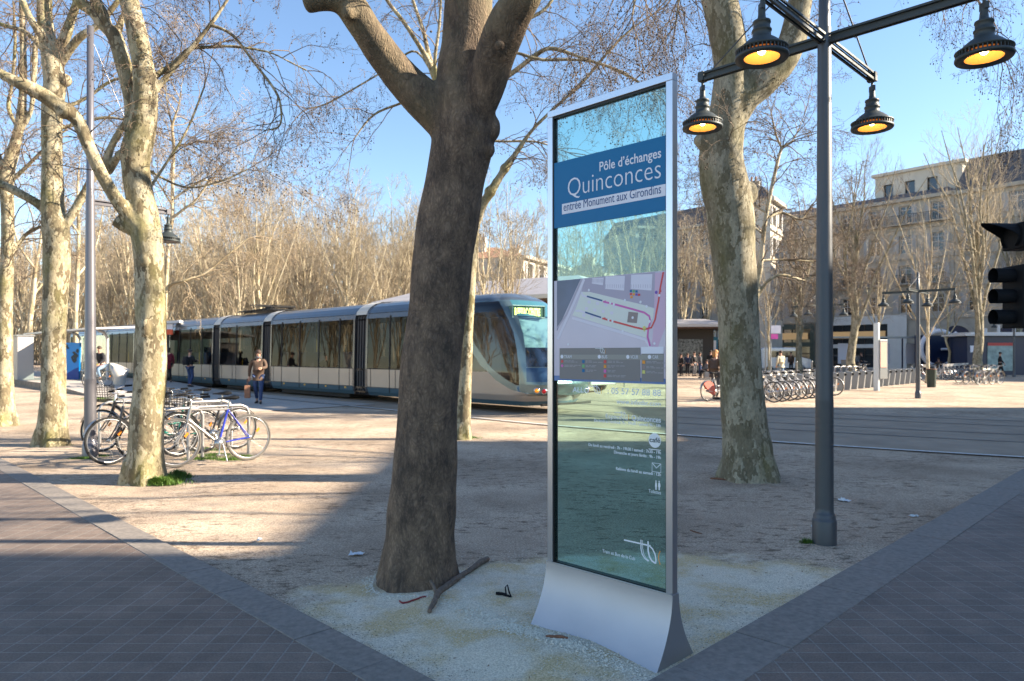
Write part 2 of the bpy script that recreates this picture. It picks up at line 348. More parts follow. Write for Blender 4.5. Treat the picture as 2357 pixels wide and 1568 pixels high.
# the two pavements meeting at the corner
KL0, KL1, KR0, KR1 = 1.945, 2.185, 1.655, 1.98     # kerb bands: left p range, right q range
pv = MB()
def pq(pts, z): return [AB(p, q, z) for p, q in pts]
zt = .012
pv.add(pq([(-8, -8), (KL0, -8), (KL0, 60), (-8, 60)], zt), [(0, 1, 2, 3)])
pv.add(pq([(KL0, -8), (60, -8), (60, KR0), (KL0, KR0)], zt), [(0, 1, 2, 3)])
tag(pv.build('pavement', M_pave), kind='structure')
def kerb(name, p0, p1, q0, q1, step, along):
    mb = MB(); t = (q0 if along == 'q' else p0); end = (q1 if along == 'q' else p1); rn = random.Random(3)
    while t < end:
        e = min(t+step*rn.uniform(.92, 1.08), end); g = .002; z = .017+rn.uniform(-.0015, .0015)
        a = (p0, t+g, p1, e-g) if along == 'q' else (t+g, q0, e-g, q1)
        c = [(a[0], a[1]), (a[2], a[1]), (a[2], a[3]), (a[0], a[3])]
        mb.hexa(pq(c, -.1)+pq(c, z)); t = e
    return tag(mb.build(name, M_kerb, bevel=.004), kind='structure')
kerb('kerb', KL0, KL1, KR1, 60, .565, 'q')
kerb('kerb', KL0, 60, KR0, KR1, .62, 'p')
# tram tracks: the near kerb line, then rails offset behind it
TK = [AB(11.77, q) for q in (70, 55, 45, 36, 28, 22, 17, 13.2, 10.65)]+[(3.2, 13.9, 0), (5.4, 12.35, 0), (7.8, 10.9, 0), (11.5, 9.1, 0), (17, 7.2, 0), (28, 4.6, 0), (45, 1.5, 0)]
def smooth_path(pts, n):
    pts = [Vector(p) for p in pts]; res = []
    for i in range(len(pts)-1):
        p0 = pts[max(i-1, 0)]; p1 = pts[i]; p2 = pts[i+1]; p3 = pts[min(i+2, len(pts)-1)]
        for k in range(n):
            t = k/n; res.append(.5*((2*p1)+(p2-p0)*t+(2*p0-5*p1+4*p2-p3)*t*t+(3*p1-p0-3*p2+p3)*t**3))
    res.append(pts[-1]); return res
TP = smooth_path(TK, 6)
def offs(path, d):
    r = []
    for i, p in enumerate(path):
        t = (path[min(i+1, len(path)-1)]-path[max(i-1, 0)]).normalized(); n = Vector((-t.y, t.x, 0)); r.append(p+n*d)
    return r
def ribbon(name, d0, d1, z, m, z1=None):
    A = offs(TP, d0); B = offs(TP, d1); mb = MB()
    vs = [(a.x, a.y, z) for a in A]+[(b_.x, b_.y, z if z1 is None else z1) for b_ in B]; k = len(A)
    mb.add(vs, [(i, i+1, k+i+1, k+i) for i in range(k-1)]); return mb
M_track = mat('sandy_track_paving', (.33, .26, .19), .9, noise=.22, nscale=1.3, bump=.003, bscale=50)
o = ribbon('track_bed', .12, 8.2, .006, M_track).build('track_bed', M_track); tag(o, kind='structure')
o = ribbon('track_edge', 0, .12, .02, M_white).build('track_edge_line', M_white); tag(o, kind='structure')
rl = MB()
for dd in (2.35, 3.79, 5.75, 7.19):
    for e, z in ((0, .012), (.09, .010)):
        pass
    A = offs(TP, dd-.035); B = offs(TP, dd+.035); k = len(A)
    rl.add([(a.x, a.y, .014) for a in A]+[(b_.x, b_.y, .014) for b_ in B], [(i, i+1, k+i+1, k+i) for i in range(k-1)])
    A = offs(TP, dd+.035); B = offs(TP, dd+.075)
    rl.add([(a.x, a.y, .010) for a in A]+[(b_.x, b_.y, .010) for b_ in B], [(i, i+1, k+i+1, k+i) for i in range(k-1)], 1)
M_groove = mat('rail_groove', (.02, .018, .016), .8)
tag(rl.build('rails', [M_steel, M_groove]), kind='structure')
# station platform: slab with a ramp at its near end
pf = MB(); ZP = .28
def zq(q): return max(.02, min(ZP, .02+(q-29.5)/7.0*ZP))
qs = [18.8, 24, 29.5, 31, 33, 35, 36.5, 42, 60, 80]; p0, p1 = 7.75, 12.75
for i in range(len(qs)-1):
    a, b_ = qs[i], qs[i+1]
    pf.quad(AB(p0, a, zq(a)), AB(p1, a, zq(a)), AB(p1, b_, zq(b_)), AB(p0, b_, zq(b_)))
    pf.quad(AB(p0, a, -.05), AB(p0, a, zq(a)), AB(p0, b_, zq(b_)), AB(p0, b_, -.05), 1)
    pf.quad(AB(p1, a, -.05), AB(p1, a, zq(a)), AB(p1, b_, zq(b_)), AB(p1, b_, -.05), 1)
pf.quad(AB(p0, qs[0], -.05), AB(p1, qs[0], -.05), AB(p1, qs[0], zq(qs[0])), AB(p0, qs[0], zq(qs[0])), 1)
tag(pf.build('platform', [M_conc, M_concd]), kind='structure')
def pz(x, y):
    p = (x+y)*S2; q = (y-x)*S2
    return zq(q) if (p0 < p < p1 and q > qs[0]) else 0.0
# street in front of the facade row on the right
FD = Vector((-.6326, .7745, 0)); FN = Vector((-.7745, -.6326, 0)); FO = Vector((35.6, 79.6, 0))
st = MB(); a = FO-FD*70+FN*6; b_ = FO+FD*60+FN*6; e = FN*9
st.quad(a+Vector((0, 0, .008)), b_+Vector((0, 0, .008)), b_+e+Vector((0, 0, .008)), a+e+Vector((0, 0, .008)))
tag(st.build('road', M_asph), kind='structure')
# ================================================================ unseen buildings added beyond the right edge, shaped to cast shade into view
M_stone = mat('limestone_wall', (.40, .36, .30), .85, noise=.16, nscale=1.2, bump=.004, bscale=12)
M_stone2 = mat('pale_render_wall', (.55, .50, .42), .85, noise=.12, nscale=1.0)
M_slate = mat('slate_roof', (.085, .085, .095), .6, noise=.3, nscale=8)
M_tile = mat('clay_tile_roof', (.40, .21, .12), .8, noise=.3, nscale=6)
M_win = mat('dark_window_glass', (.02, .025, .03), .06, spec=.8)
M_shut = mat('grey_shutter', (.34, .33, .32), .6)
M_iron = mat('black_ironwork', (.015, .015, .017), .5)
M_frame = mat('white_window_frame', (.55, .54, .52), .5)
M_cream = mat('white_shopfront', (.66, .65, .62), .6, noise=.06, nscale=2)
M_navy = mat('navy_panel', (.01, .02, .06), .35)
def wall_open(mb, O, dx, W, H, ops, depth=.3, m=0, mr=0, up=Vector((0, 0, 1))):
    """flat wall with real openings (x0,x1,z0,z1), their reveals running back by depth"""
    n = Vector((dx.y, -dx.x, 0)); back = -n*depth
    xs = sorted({0, W}|{o[0] for o in ops}|{o[1] for o in ops}); zs = sorted({0, H}|{o[2] for o in ops}|{o[3] for o in ops})
    pt = lambda x, z: O+dx*x+up*z
    for i in range(len(xs)-1):
        for j in range(len(zs)-1):
            cx, cz = (xs[i]+xs[i+1])/2, (zs[j]+zs[j+1])/2
            if any(o[0] < cx < o[1] and o[2] < cz < o[3] for o in ops): continue
            mb.quad(pt(xs[i], zs[j]), pt(xs[i+1], zs[j]), pt(xs[i+1], zs[j+1]), pt(xs[i], zs[j+1]), m)
    for x0, x1, z0, z1 in ops:
        for a, b_ in (((x0, z0), (x1, z0)), ((x1, z0), (x1, z1)), ((x1, z1), (x0, z1)), ((x0, z1), (x0, z0))):
            mb.quad(pt(*a), pt(*b_), pt(*b_)+back, pt(*a)+back, mr)
def facade_house(name, label, O, dx, W, D, H, floors, bays, roof='mansard', wallm=None, roofm=None, ground_h=4.5, cat='building', shutters=True, ov=1.6, balcony=(2,), roofh=3.0):
    """a house: front wall with openings on the side facing n = right of dx"""
    wallm = wallm or M_stone; roofm = roofm or M_slate
    O = Vector(O); n = Vector((dx.y, -dx.x, 0)); t = thing(name, label, cat, O+dx*W/2-n*D/2)
    mb = MB(); ops = []; fh = (H-ground_h)/floors; bw = W/bays
    for f in range(floors):
        for k in range(bays):
            c = bw*(k+.5); z = ground_h+f*fh+.55; ops.append((c-.6, c+.6, z, z+fh-1.25))
    wall_open(mb, O, dx, W, H, ops)
    bk = -n*D
    for a, b_ in ((O+dx*W, O+dx*W+bk), (O+dx*W+bk, O+bk), (O+bk, O)):
        mb.quad(a, b_, b_+Vector((0, 0, H)), a+Vector((0, 0, H)))
    # string courses and cornice
    for f in range(1, floors+1):
        z = ground_h+(f-1)*fh; mb.box(O+dx*W/2+n*.06+Vector((0, 0, z)), (W, .16, .18), math.atan2(dx.y, dx.x))
    mb.box(O+dx*W/2+n*.15+Vector((0, 0, H-.12)), (W+.3, .55, .35), math.atan2(dx.y, dx.x))
    mb.build('wall', wallm, t)
    up = Vector((0, 0, 1)); A = O+n*.2-dx*.1; B = O+dx*(W+.1)+n*.2; Cc = B+bk-n*.4; Dd = A+bk-n*.4; rf = MB(); i_ = 1.3 if roof == 'mansard' else D*.48
    ring = [A+up*H, B+up*H, Cc+up*H, Dd+up*H]; rx = dx*(1.0 if roof == 'mansard' else i_)
    top = [A-n*i_+rx+up*(H+roofh), B-n*i_-rx+up*(H+roofh), Cc+n*i_-rx+up*(H+roofh), Dd+n*i_+rx+up*(H+roofh)]
    rf.hexa([v for v in ring]+[v for v in top]); roofo = rf.build('roof', roofm, t)
    for k in range(max(1, int(W/9))):
        ch = MB(); c = O+dx*(W*(k+.5)/max(1, int(W/9)))-n*D*.5+up*(H+roofh*.9); ch.box(c, (.6, 1.6, 2.0), math.atan2(dx.y, dx.x))
        cho = ch.build('chimney', wallm, t)
        for j in range(3): ch = MB(); ch.cyl(c+n*(j-1)*.45+up, c+n*(j-1)*.45+up*1.5, .11, n=8); ch.build('chimney_pot', M_tile, cho)
    # windows: one built, the rest copied
    proto = None
    for (x0, x1, z0, z1) in ops:
        if proto is None:
            ww, hh = x1-x0, z1-z0; o_ = Vector((0, 0, 0)); fr = MB()
            for x in (-ww/2+.04, 0, ww/2-.04): fr.box((x, 0, hh/2), (.07, .06, hh))
            for z in (.04, hh*.5, hh*.78, hh-.04): fr.box((0, .001, z), (ww, .05, .05))
            proto = True
            fo = fr.build('window', M_frame); pn = MB(); pn.box((0, .05, hh/2), (ww, .02, hh)); po = pn.build('pane', M_win, fo)
            if shutters:
                for s in (-1, 1): sh = MB(); sh.box((s*(ww/2+.27), -.30, hh/2), (.52, .05, hh)); sh.build('shutter', M_shut, fo)
            base_w = fo; wo = fo
        else: wo = copy_tree(base_w)
        c = O+dx*((x0+x1)/2)+up*z0-n*.24
        wo.parent = t; wo.location = c-origin(t); wo.rotation_euler = (0, 0, math.atan2(dx.y, dx.x))
    # balconies
    for f in balcony:
        if f >= floors: continue
        for k in range(bays):
            c = O+dx*bw*(k+.5)+n*.35+up*(ground_h+f*fh+.42); b2 = MB(); rz = math.atan2(dx.y, dx.x); wdt = bw*.98 if f == floors-1 else 1.9
            b2.box(c-n*.05, (wdt, .7, .12), rz, 0)
            b2.box(c+n*.27+up*.95, (wdt, .04, .05), rz, 1)
            for j in range(15): b2.box(c+n*.27+dx*(wdt*(j/14-.5)*.98)+up*.5, (.03, .03, .9), rz, 1)
            b2.build('balcony', [wallm, M_iron], t)
    return t
dn = Vector((0, -1, 0))     # front faces west (towards -x)
facade_house('apartment_building', 'tall stone apartment block beyond the right edge, nearest the camera', (26, 5.6, 0), dn, 30, 14, 16.3, 4, 9, balcony=(0,), roofh=1.2)
facade_house('apartment_building', 'narrow stone house beyond the right edge, next to the tall block', (26, 13.0, 0), dn, 7.3, 12, 14.0, 3, 3, balcony=(0,), roofh=.7)
facade_house('apartment_building', 'low pale house with a tiled roof beyond the right edge', (26, 21.2, 0), dn, 8.1, 10, 11.4, 2, 3, roof='hip', roofm=M_tile, wallm=M_stone2, balcony=(), roofh=2.6)
# ================================================================ trees
def seg_mesh(name, S, n, mats, mi=None):
    """S: rows x0 y0 z0 x1 y1 z1 r0 r1 -> open n-sided prisms"""
    S = np.asarray(S, dtype=np.float64); A = S[:, 0:3]; B = S[:, 3:6]; d = B-A; L = np.linalg.norm(d, axis=1, keepdims=True)+1e-9; d /= L
    ref = np.where(np.abs(d[:, 2:3]) > .9, np.array([[1., 0, 0]]), np.array([[0, 0, 1.]])); x = np.cross(d, ref); x /= np.linalg.norm(x, axis=1, keepdims=True)+1e-9; y = np.cross(d, x)
    rings = []
    for P0, r in ((A, S[:, 6:7]), (B, S[:, 7:8])):
        for j in range(n):
            a = 2*math.pi*j/n; rings.append(P0+(x*math.cos(a)+y*math.sin(a))*r)
    V = np.stack(rings, 1).reshape(-1, 3); base = np.arange(len(S))[:, None]*(2*n)
    F = np.stack([base[:, 0][:, None]+np.array([[j, (j+1) % n, n+(j+1) % n, n+j]]) for j in range(n)], 1).reshape(-1, 4)
    return fast_mesh(name, V, F, mats, None if mi is None else np.repeat(mi, n))
def ball_mesh(name, Bs, mats):
    Bs = np.asarray(Bs); o = np.array([[1, 0, 0], [-1, 0, 0], [0, 1, 0], [0, -1, 0], [0, 0, 1], [0, 0, -1.]])
    V = (Bs[:, None, :3]+o[None]*Bs[:, None, 3:4]).reshape(-1, 3)
    f = np.array([[0, 2, 4], [2, 1, 4], [1, 3, 4], [3, 0, 4], [2, 0, 5], [1, 2, 5], [3, 1, 5], [0, 3, 5]])
    F = (np.arange(len(Bs))[:, None, None]*6+f[None]).reshape(-1, 3); return fast_mesh(name, V, F, mats)
class Tw:
    def __init__(s, seed): s.r = random.Random(seed); s.S = []; s.B = []
    def grow(s, p, d, L, r0, lev, droop=0.0, nseg=6, wob=.22, kids=4, maxlev=3, ball=.35, up=0.0, spread=(.5, 1.1), rmin=.0016, shrink=(.38, .62), kidstart=.25):
        R_ = s.r; p = Vector(p); d = Vector(d).normalized(); st = L/nseg; r1 = max(rmin, r0*.35); pts = []
        for i in range(nseg):
            f = i/nseg; ra = r0+(r1-r0)*f; rb = r0+(r1-r0)*(f+1/nseg); q = p+d*st
            s.S.append((*p, *q, ra, rb)); pts.append((q.copy(), d.copy(), rb, (i+1)/nseg)); p = q
            d = (d+Vector((R_.gauss(0, wob), R_.gauss(0, wob), R_.gauss(0, wob)-droop+up))).normalized()
        if lev >= maxlev:
            if R_.random() < ball:
                l = R_.uniform(.04, .10); q = p+Vector((R_.gauss(0, .01), R_.gauss(0, .01), -l)); s.S.append((*p, *q, .0011, .0009)); s.B.append((*q, R_.uniform(.009, .013)))
            return
        for k in range(kids):
            f = kidstart+(1-kidstart)*(k+R_.random())/kids; q, dd, rr, _ = pts[min(nseg-1, int(f*nseg))]
            a = R_.uniform(*spread); az = R_.uniform(0, 6.283); x = dd.orthogonal().normalized(); y = dd.cross(x)
            nd = dd*math.cos(a)+(x*math.cos(az)+y*math.sin(az))*math.sin(a)
            s.grow(q, nd, L*R_.uniform(*shrink)*(1.15-.4*f), max(rmin, rr*.62), lev+1, droop, max(3, nseg-1), wob*1.1, kids, maxlev, ball, up, spread, rmin, shrink, kidstart)
def pix_path(pts, Y0):
    """(u, v, dY, width px) measured along a limb -> world points and radii at the tree's own distance"""
    out = []
    for u, v, dy, wd in pts: Y = Y0+dy; out.append((Vector(P(u, v, Y)), wd/2/F0*Y))
    return out
def dense(path, n=5):
    pts = [p for p, r in path]; rad = [r for p, r in path]; q = smooth_path(pts, n); rr = []
    for i in range(len(pts)-1):
        for k in range(n): t = k/n; t = t*t*(3-2*t); rr.append(rad[i]*(1-t)+rad[i+1]*t)
    rr.append(rad[-1]); return list(zip(q, rr))
def plane_tree(label, Y0, trunk, limbs, barkm, twm, seed, name='plane_tree', knobs=(), voxel=.025, nside=20, twig=(1.0, 3), kids=5, droop=.06, rough=.06, group=None, twig_from=.35, ballf=.35, crown=None, tw_scale=1.0, up=0.0, limbtw=None, flare=True, ends=True):
    base = pix_path(trunk[:1], Y0)[0][0]; t = thing(name, label, 'tree', (base.x, base.y, 0), group)
    rn = random.Random(seed); mb = MB(); o0 = origin(t); paths = []
    ph = [rn.uniform(0, 6.28) for _ in range(8)]
    def jit_for(k0):
        return lambda i, j: 1+rough*(math.sin(2*j*2*math.pi/nside+ph[0]+i*.25+k0)*.5+math.sin(3*j*2*math.pi/nside+ph[1]-i*.4+k0)*.45+math.sin(i*.9+ph[2]+k0)*.4)
    tp = dense(pix_path(trunk, Y0)); 
    tp[0] = (Vector((tp[0][0].x, tp[0][0].y, -.08)), tp[0][1])
    mb.tube([p for p, r in tp], [r for p, r in tp], nside, jit=jit_for(0)); paths.append(tp)
    if flare:   # root flare
        r0 = tp[0][1]; b0 = tp[0][0]
        for k in range(5):
            a = k*1.257+ph[3]; e = Vector((math.cos(a), math.sin(a), 0))
            mb.tube([b0+e*r0*.62+Vector((0, 0, .36)), b0+e*r0*.70+Vector((0, 0, .18)), b0+e*r0*.78+Vector((0, 0, .06)), b0+e*r0*.85-Vector((0, 0, .06))], [r0*.2, r0*.26, r0*.28, r0*.28], 8)
    big = []; small = []
    for i, lb in enumerate(limbs):
        pp = dense(pix_path(lb, Y0)); paths.append(pp); (big if max(r for _, r in pp) > voxel*1.6 else small).append((i, pp))
    for i, pp in big:
        mb.tube([p for p, r in pp], [max(r, voxel*.9) for p, r in pp], 14, jit=jit_for(i+1))
    for (u, v, dy, rp, sx, sz) in knobs:
        c = P(u, v, Y0+dy); mb.ball(c, rp/F0*(Y0+dy), 12, 0, (sx, 1, sz), 8)
    tr = mb.build('trunk', barkm, t)
    m = tr.modifiers.new('remesh', 'REMESH'); m.mode = 'VOXEL'; m.voxel_size = voxel; m.use_smooth_shade = True
    m = tr.modifiers.new('smooth', 'SMOOTH'); m.factor = .5; m.iterations = 4
    if small:
        sb = MB()
        for i, pp in small: sb.tube([p for p, r in pp], [r for p, r in pp], 9, jit=jit_for(i))
        for i, pp in small: pass
        sb.build('limbs', barkm, t)
    # twigs along the limbs
    tw = Tw(seed+1); L0, ml = twig
    for k, pp in enumerate(paths):
        n = len(pp); cnt = kids*(2 if k == 0 else 1) if limbtw is None else limbtw[k] if k < len(limbtw) else kids
        for j in range(cnt):
            f = (twig_from+(1-twig_from)*(j+rn.random())/max(1, cnt)); i = min(n-2, int(f*(n-1))); p, r = pp[i]; dd = (pp[i+1][0]-p).normalized()
            a = rn.uniform(.5, 1.2); az = rn.uniform(0, 6.28); x = dd.orthogonal().normalized(); y = dd.cross(x)
            nd = dd*math.cos(a)+(x*math.cos(az)+y*math.sin(az))*math.sin(a)
            nd.z += up
            tw.grow(p, nd, L0*rn.uniform(.7, 1.3), min(r*.55, .010*tw_scale), 0, droop, 7, .16, 4, ml, ballf, 0, rmin=.0017*tw_scale)
        if ends and pp[-1][1] < .04:
            p, r = pp[-1]; dd = (p-pp[-3][0]).normalized()
            for _ in range(2): tw.grow(p, dd+Vector((rn.gauss(0, .3), rn.gauss(0, .3), rn.gauss(0, .3))), L0*1.3, min(r*.8, .02), 0, droop, 8, .15, 5, ml, ballf, 0, rmin=.0017*tw_scale)
    S = np.array(tw.S); S[:, 0:3] -= np.array(o0); S[:, 3:6] -= np.array(o0)
    link('twigs', seg_mesh('twigs', S, 3, [twm]), t)
    if tw.B:
        B = np.array(tw.B); B[:, :3] -= np.array(o0); bo = link('seed_balls', ball_mesh('seed_balls', B, [M_seed]), t); bo['kind'] = 'stuff'
    return t
M_seed = mat('seed_ball', (.07, .045, .028), .9)
M_twig = mat('twig_bark', (.17, .125, .085), .85)
M_twigp = mat('pale_twig_bark', (.36, .28, .18), .85)
B_main = bark('bark_grey_brown', (.24, .205, .125), (.145, .125, .075), (.10, .085, .055), (.12, .12, .045), .12, 5, .012, rough_low=(3.2, 4.4, (.205, .155, .118)))
B_pale = bark('bark_pale_flaking', (.44, .385, .265), (.26, .222, .135), (.15, .12, .075), (.2, .19, .06), .22, 13, .006)
B_mid = bark('bark_olive_flaking', (.37, .335, .245), (.215, .19, .13), (.165, .142, .092), (.14, .13, .055), .2, 14, .006)
B_far = bark('bark_far', (.60, .52, .37), (.44, .37, .24), (.30, .24, .15), (.22, .21, .08), .12, 3, .004)
# --- the big leaning trunk in the middle
plane_tree('massive leaning plane tree with grey-brown bark, standing left of the tall information panel', 5.05,
 [(962, 1350, 0, 196), (964, 1318, 0, 178), (967, 1270, 0, 165), (970, 1200, 0, 156), (976, 1100, 0, 148), (982, 1000, 0, 140), (991, 850, 0, 138), (1009, 700, 0, 136), (1018, 600, 0, 138), (1034, 500, 0, 138), (1050, 400, 0, 134), (1062, 340, 0, 146), (1068, 295, 0, 152), (1066, 240, 0, 146), (1066, 180, 0, 122), (1074, 100, 0, 114), (1079, 0, 0, 110), (1085, -150, .05, 96), (1100, -350, .1, 80), (1095, -600, .2, 60), (1110, -850, .3, 40), (1130, -1150, .3, 18)],
 [[(1050, 300, 0, 100), (990, 243, -.04, 96), (930, 185, -.1, 84), (880, 122, -.2, 76), (838, 62, -.3, 72), (802, 8, -.35, 74), (765, -25, -.4, 62), (742, -100, -.5, 50), (690, -300, -.7, 40), (700, -600, -.8, 24), (640, -900, -1, 10)],
  [(800, 5, -.35, 62), (755, -5, -.4, 58), (722, 2, -.42, 50), (700, 8, -.42, 44)],
  [(1085, 300, -.08, 70), (1118, 200, -.16, 88), (1143, 115, -.25, 94), (1170, 50, -.35, 94), (1202, 0, -.45, 82), (1240, -70, -.55, 70), (1300, -220, -.7, 58), (1320, -450, -.9, 42), (1400, -750, -1, 22), (1420, -1000, -1, 8)],
  [(900, -180, -.3, 10), (850, -300, -.2, 8), (780, -380, 0, 5)]],
 B_main, M_twig, 11, knobs=[(1132, 295, -.05, 26, .8, 1.2), (1124, 345, -.08, 20, .8, 1), (1122, 250, -.02, 20, .7, 1.5), (956, 670, -.1, 12, .6, 1), (1150, 105, -.45, 14, 1, .9), (800, 30, -.45, 16, 1, 1)], voxel=.016, nside=36, kids=9, limbtw=[6, 5, 0, 6, 3], twig_from=.72, rough=.035)
# --- sunlit trunk just behind it
plane_tree('slim plane tree with a sunlit cream trunk close behind the massive leaning one', 13.4,
 [(1064, 1012, 0, 48), (1065, 995, 0, 38), (1067, 930, 0, 33), (1072, 850, 0, 30), (1077, 750, 0, 27), (1083, 650, 0, 25), (1089, 560, 0, 24), (1090, 500, 0, 23), (1082, 420, 0, 22), (1070, 330, 0, 20), (1052, 265, 0, 20), (1030, 225, 0, 19), (1006, 190, 0, 17), (985, 140, 0, 13), (955, 90, 0, 11), (925, 45, 0, 10), (885, -10, 0, 9), (840, -120, 0, 6)],
 [[(1006, 190, 0, 15), (985, 118, .1, 11), (974, 70, .1, 10), (950, 0, .1, 8), (930, -80, .1, 6)],
  [(1008, 200, 0, 12), (1001, 140, -.1, 9), (1011, 60, -.1, 8), (1016, -30, -.1, 6)],
  [(1089, 540, 0, 20), (1110, 475, 0, 20), (1128, 445, 0, 22), (1150, 408, 0, 18), (1165, 385, 0, 19), (1190, 350, 0, 12), (1225, 300, 0, 9), (1275, 250, 0, 8), (1340, 190, 0, 8), (1400, 120, 0, 7), (1450, 70, 0, 6), (1510, 28, 0, 5)],
  [(1062, 290, 0, 15), (1100, 220, 0, 13), (1140, 195, 0, 12), (1190, 160, 0, 12), (1240, 122, 0, 11), (1272, 112, 0, 10), (1330, 130, 0, 8), (1400, 155, 0, 6), (1470, 190, 0, 4)],
  [(1066, 310, .2, 10), (1140, 325, .3, 7), (1230, 326, .3, 6), (1290, 345, .3, 4)],
  [(1085, 430, -.2, 8), (1130, 140, -.2, 7), (1250, 138, -.2, 7), (1350, 140, -.2, 6), (1430, 165, -.3, 5), (1500, 210, -.3, 4)],
  [(1150, 100, .4, 8), (1200, 55, .4, 8), (1260, 15, .4, 7), (1300, -60, .4, 5)],
  [(1000, 205, .2, 7), (930, 235, .1, 6), (860, 265, .1, 5), (815, 320, .1, 3)],
  [(1020, 225, .3, 6), (960, 120, .3, 5), (890, 160, .3, 4), (760, 235, .3, 4), (710, 250, .3, 3)]],
 B_pale, M_twig, 23, voxel=.022, nside=16, kids=15, droop=.10, knobs=[(1128, 442, 0, 14, 1, 1), (1162, 388, 0, 12, 1, 1), (1142, 420, 0, 10, 1, 1)], twig_from=.3, limbtw=[4, 8, 6, 16, 16, 8, 10, 10, 3, 3], tw_scale=1.25, ballf=.5)
# --- right tree behind the lamp post
plane_tree('thick plane tree with mottled olive bark, between information panel and near lamp post', 9.2,
 [(1726, 1112, 0, 150), (1724, 1090, 0, 128), (1720, 1040, 0, 112), (1714, 980, 0, 102), (1708, 900, 0, 96), (1702, 800, 0, 92), (1697, 700, 0, 94), (1690, 600, 0, 98), (1681, 500, 0, 104), (1668, 430, 0, 106), (1660, 360, 0, 100), (1668, 290, 0, 92), (1680, 230, 0, 84), (1683, 150, 0, 76), (1672, 70, 0, 78), (1655, 0, 0, 78), (1632, -80, 0, 68), (1618, -260, .1, 56), (1590, -500, .2, 42), (1600, -800, .2, 22), (1590, -1000, .2, 8)],
 [[(1672, 300, 0, 70), (1705, 232, 0, 76), (1745, 195, 0, 74), (1785, 158, 0, 70), (1815, 115, 0, 66), (1830, 70, 0, 60), (1838, 20, 0, 55), (1852, -40, 0, 48), (1880, -160, .2, 40), (1930, -380, .4, 26), (1960, -620, .5, 10)],
  [(1655, 370, 0, 50), (1628, 335, -.05, 42), (1604, 316, -.08, 30)],
  [(1655, 0, 0, 40), (1690, -60, .2, 36), (1740, -200, .4, 26), (1800, -420, .4, 12)],
  [(1600, -150, 0, 26), (1540, -260, -.5, 20), (1480, -420, -.8, 12)],
  [(1930, -200, .4, 16), (2060, -220, .6, 11), (2160, -140, .8, 9), (2240, -20, .9, 7), (2300, 110, .9, 4)],
  [(1960, -300, .4, 16), (2120, -300, 1.2, 11), (2280, -200, 1.8, 9), (2380, -40, 2, 6)],
  [(1560, -250, -.5, 14), (1500, -160, -.9, 9), (1470, -50, -1, 6), (1455, 40, -1, 4)],
  [(1590, -180, .5, 12), (1570, -60, .6, 8), (1555, 60, .6, 5)]],
 B_mid, M_twig, 37, voxel=.022, nside=26, kids=8, droop=.16, knobs=[(1612, 322, -.06, 16, 1, .8), (1725, 445, 0, 22, .9, 1.2), (1640, 480, 0, 12, .8, 1)], twig_from=.45, limbtw=[8, 8, 0, 8, 12, 18, 18, 14, 12], rough=.03, ballf=.5, twig=(.9, 3))
# --- left trees
plane_tree('plane tree with a patch of grass at its foot, before the parked bicycles', 8.95,
 [(331, 1116, 0, 108), (332, 1095, 0, 92), (335, 1040, 0, 80), (339, 960, 0, 72), (345, 880, 0, 68), (347, 760, 0, 66), (346, 650, 0, 64), (341, 570, 0, 66), (333, 520, 0, 68), (322, 450, 0, 60), (314, 400, 0, 58), (312, 355, 0, 66), (325, 305, 0, 64), (334, 250, 0, 55), (333, 190, 0, 49), (326, 130, 0, 45), (312, 60, 0, 43), (296, 0, 0, 42), (282, -70, 0, 38), (270, -260, .1, 32), (285, -500, .2, 20), (260, -800, .3, 8)],
 [[(335, 560, -.05, 44), (318, 520, -.1, 36), (293, 492, -.15, 33), (262, 450, -.25, 30), (233, 400, -.35, 28), (207, 343, -.45, 28), (187, 293, -.5, 30), (168, 265, -.55, 32), (143, 250, -.6, 34), (100, 220, -.7, 35), (57, 197, -.8, 32), (27, 183, -.85, 24), (-15, 158, -.9, 20), (-80, 100, -.9, 14)],
  [(330, 540, 0, 36), (290, 522, -.1, 30), (264, 507, -.15, 26)],
  [(312, 360, .05, 30), (300, 300, .1, 27), (302, 240, .15, 30), (292, 185, .15, 33), (280, 133, .15, 36), (264, 83, .15, 34), (240, 60, .15, 27), (213, 27, .15, 26), (177, -5, .15, 26), (150, -90, .2, 18), (100, -200, .3, 10)],
  [(268, 90, .15, 18), (280, 45, .2, 15), (300, 10, .2, 12)],
  [(252, 72, .15, 18), (236, 30, .1, 24), (215, -10, .1, 22), (190, -80, .1, 16)],
  [(345, 215, .1, 13), (357, 178, .15, 14), (400, 147, .3, 13), (437, 113, .4, 11), (477, 109, .5, 9), (534, 107, .6, 8), (617, 120, .7, 6), (667, 143, .8, 4), (707, 163, .8, 3)],
  [(345, 245, .05, 14), (360, 208, .1, 14), (400, 157, .2, 13), (450, 100, .3, 12), (484, 57, .3, 10), (523, 0, .3, 8), (560, -70, .3, 6)],
  [(484, 57, .3, 8), (534, 80, .35, 7), (584, 143, .4, 6), (634, 210, .4, 6), (647, 253, .4, 5), (643, 290, .4, 4), (613, 300, .4, 3)],
  [(280, 345, .2, 10), (262, 375, .3, 18), (246, 395, .3, 20), (255, 340, .3, 16), (290, 280, .3, 14)],
  [(333, 450, .3, 8), (380, 380, .5, 6), (430, 300, .6, 5), (470, 200, .7, 4)],
  [(322, 380, .4, 6), (420, 430, .7, 5), (500, 420, .9, 4), (570, 390, 1, 3)]],
 B_pale, M_twig, 51, voxel=.018, nside=24, kids=6, droop=.12, knobs=[(278, 358, 0, 13, 1, .9), (334, 600, -.15, 12, 1, 1.3), (335, 755, -.2, 10, 1, 2), (150, 255, -.6, 20, 1.2, 1)], twig_from=.3, limbtw=[0, 6, 0, 5, 4, 4, 12, 7, 9, 3, 4, 3], rough=.045, ballf=.25, twig=(.8, 3))
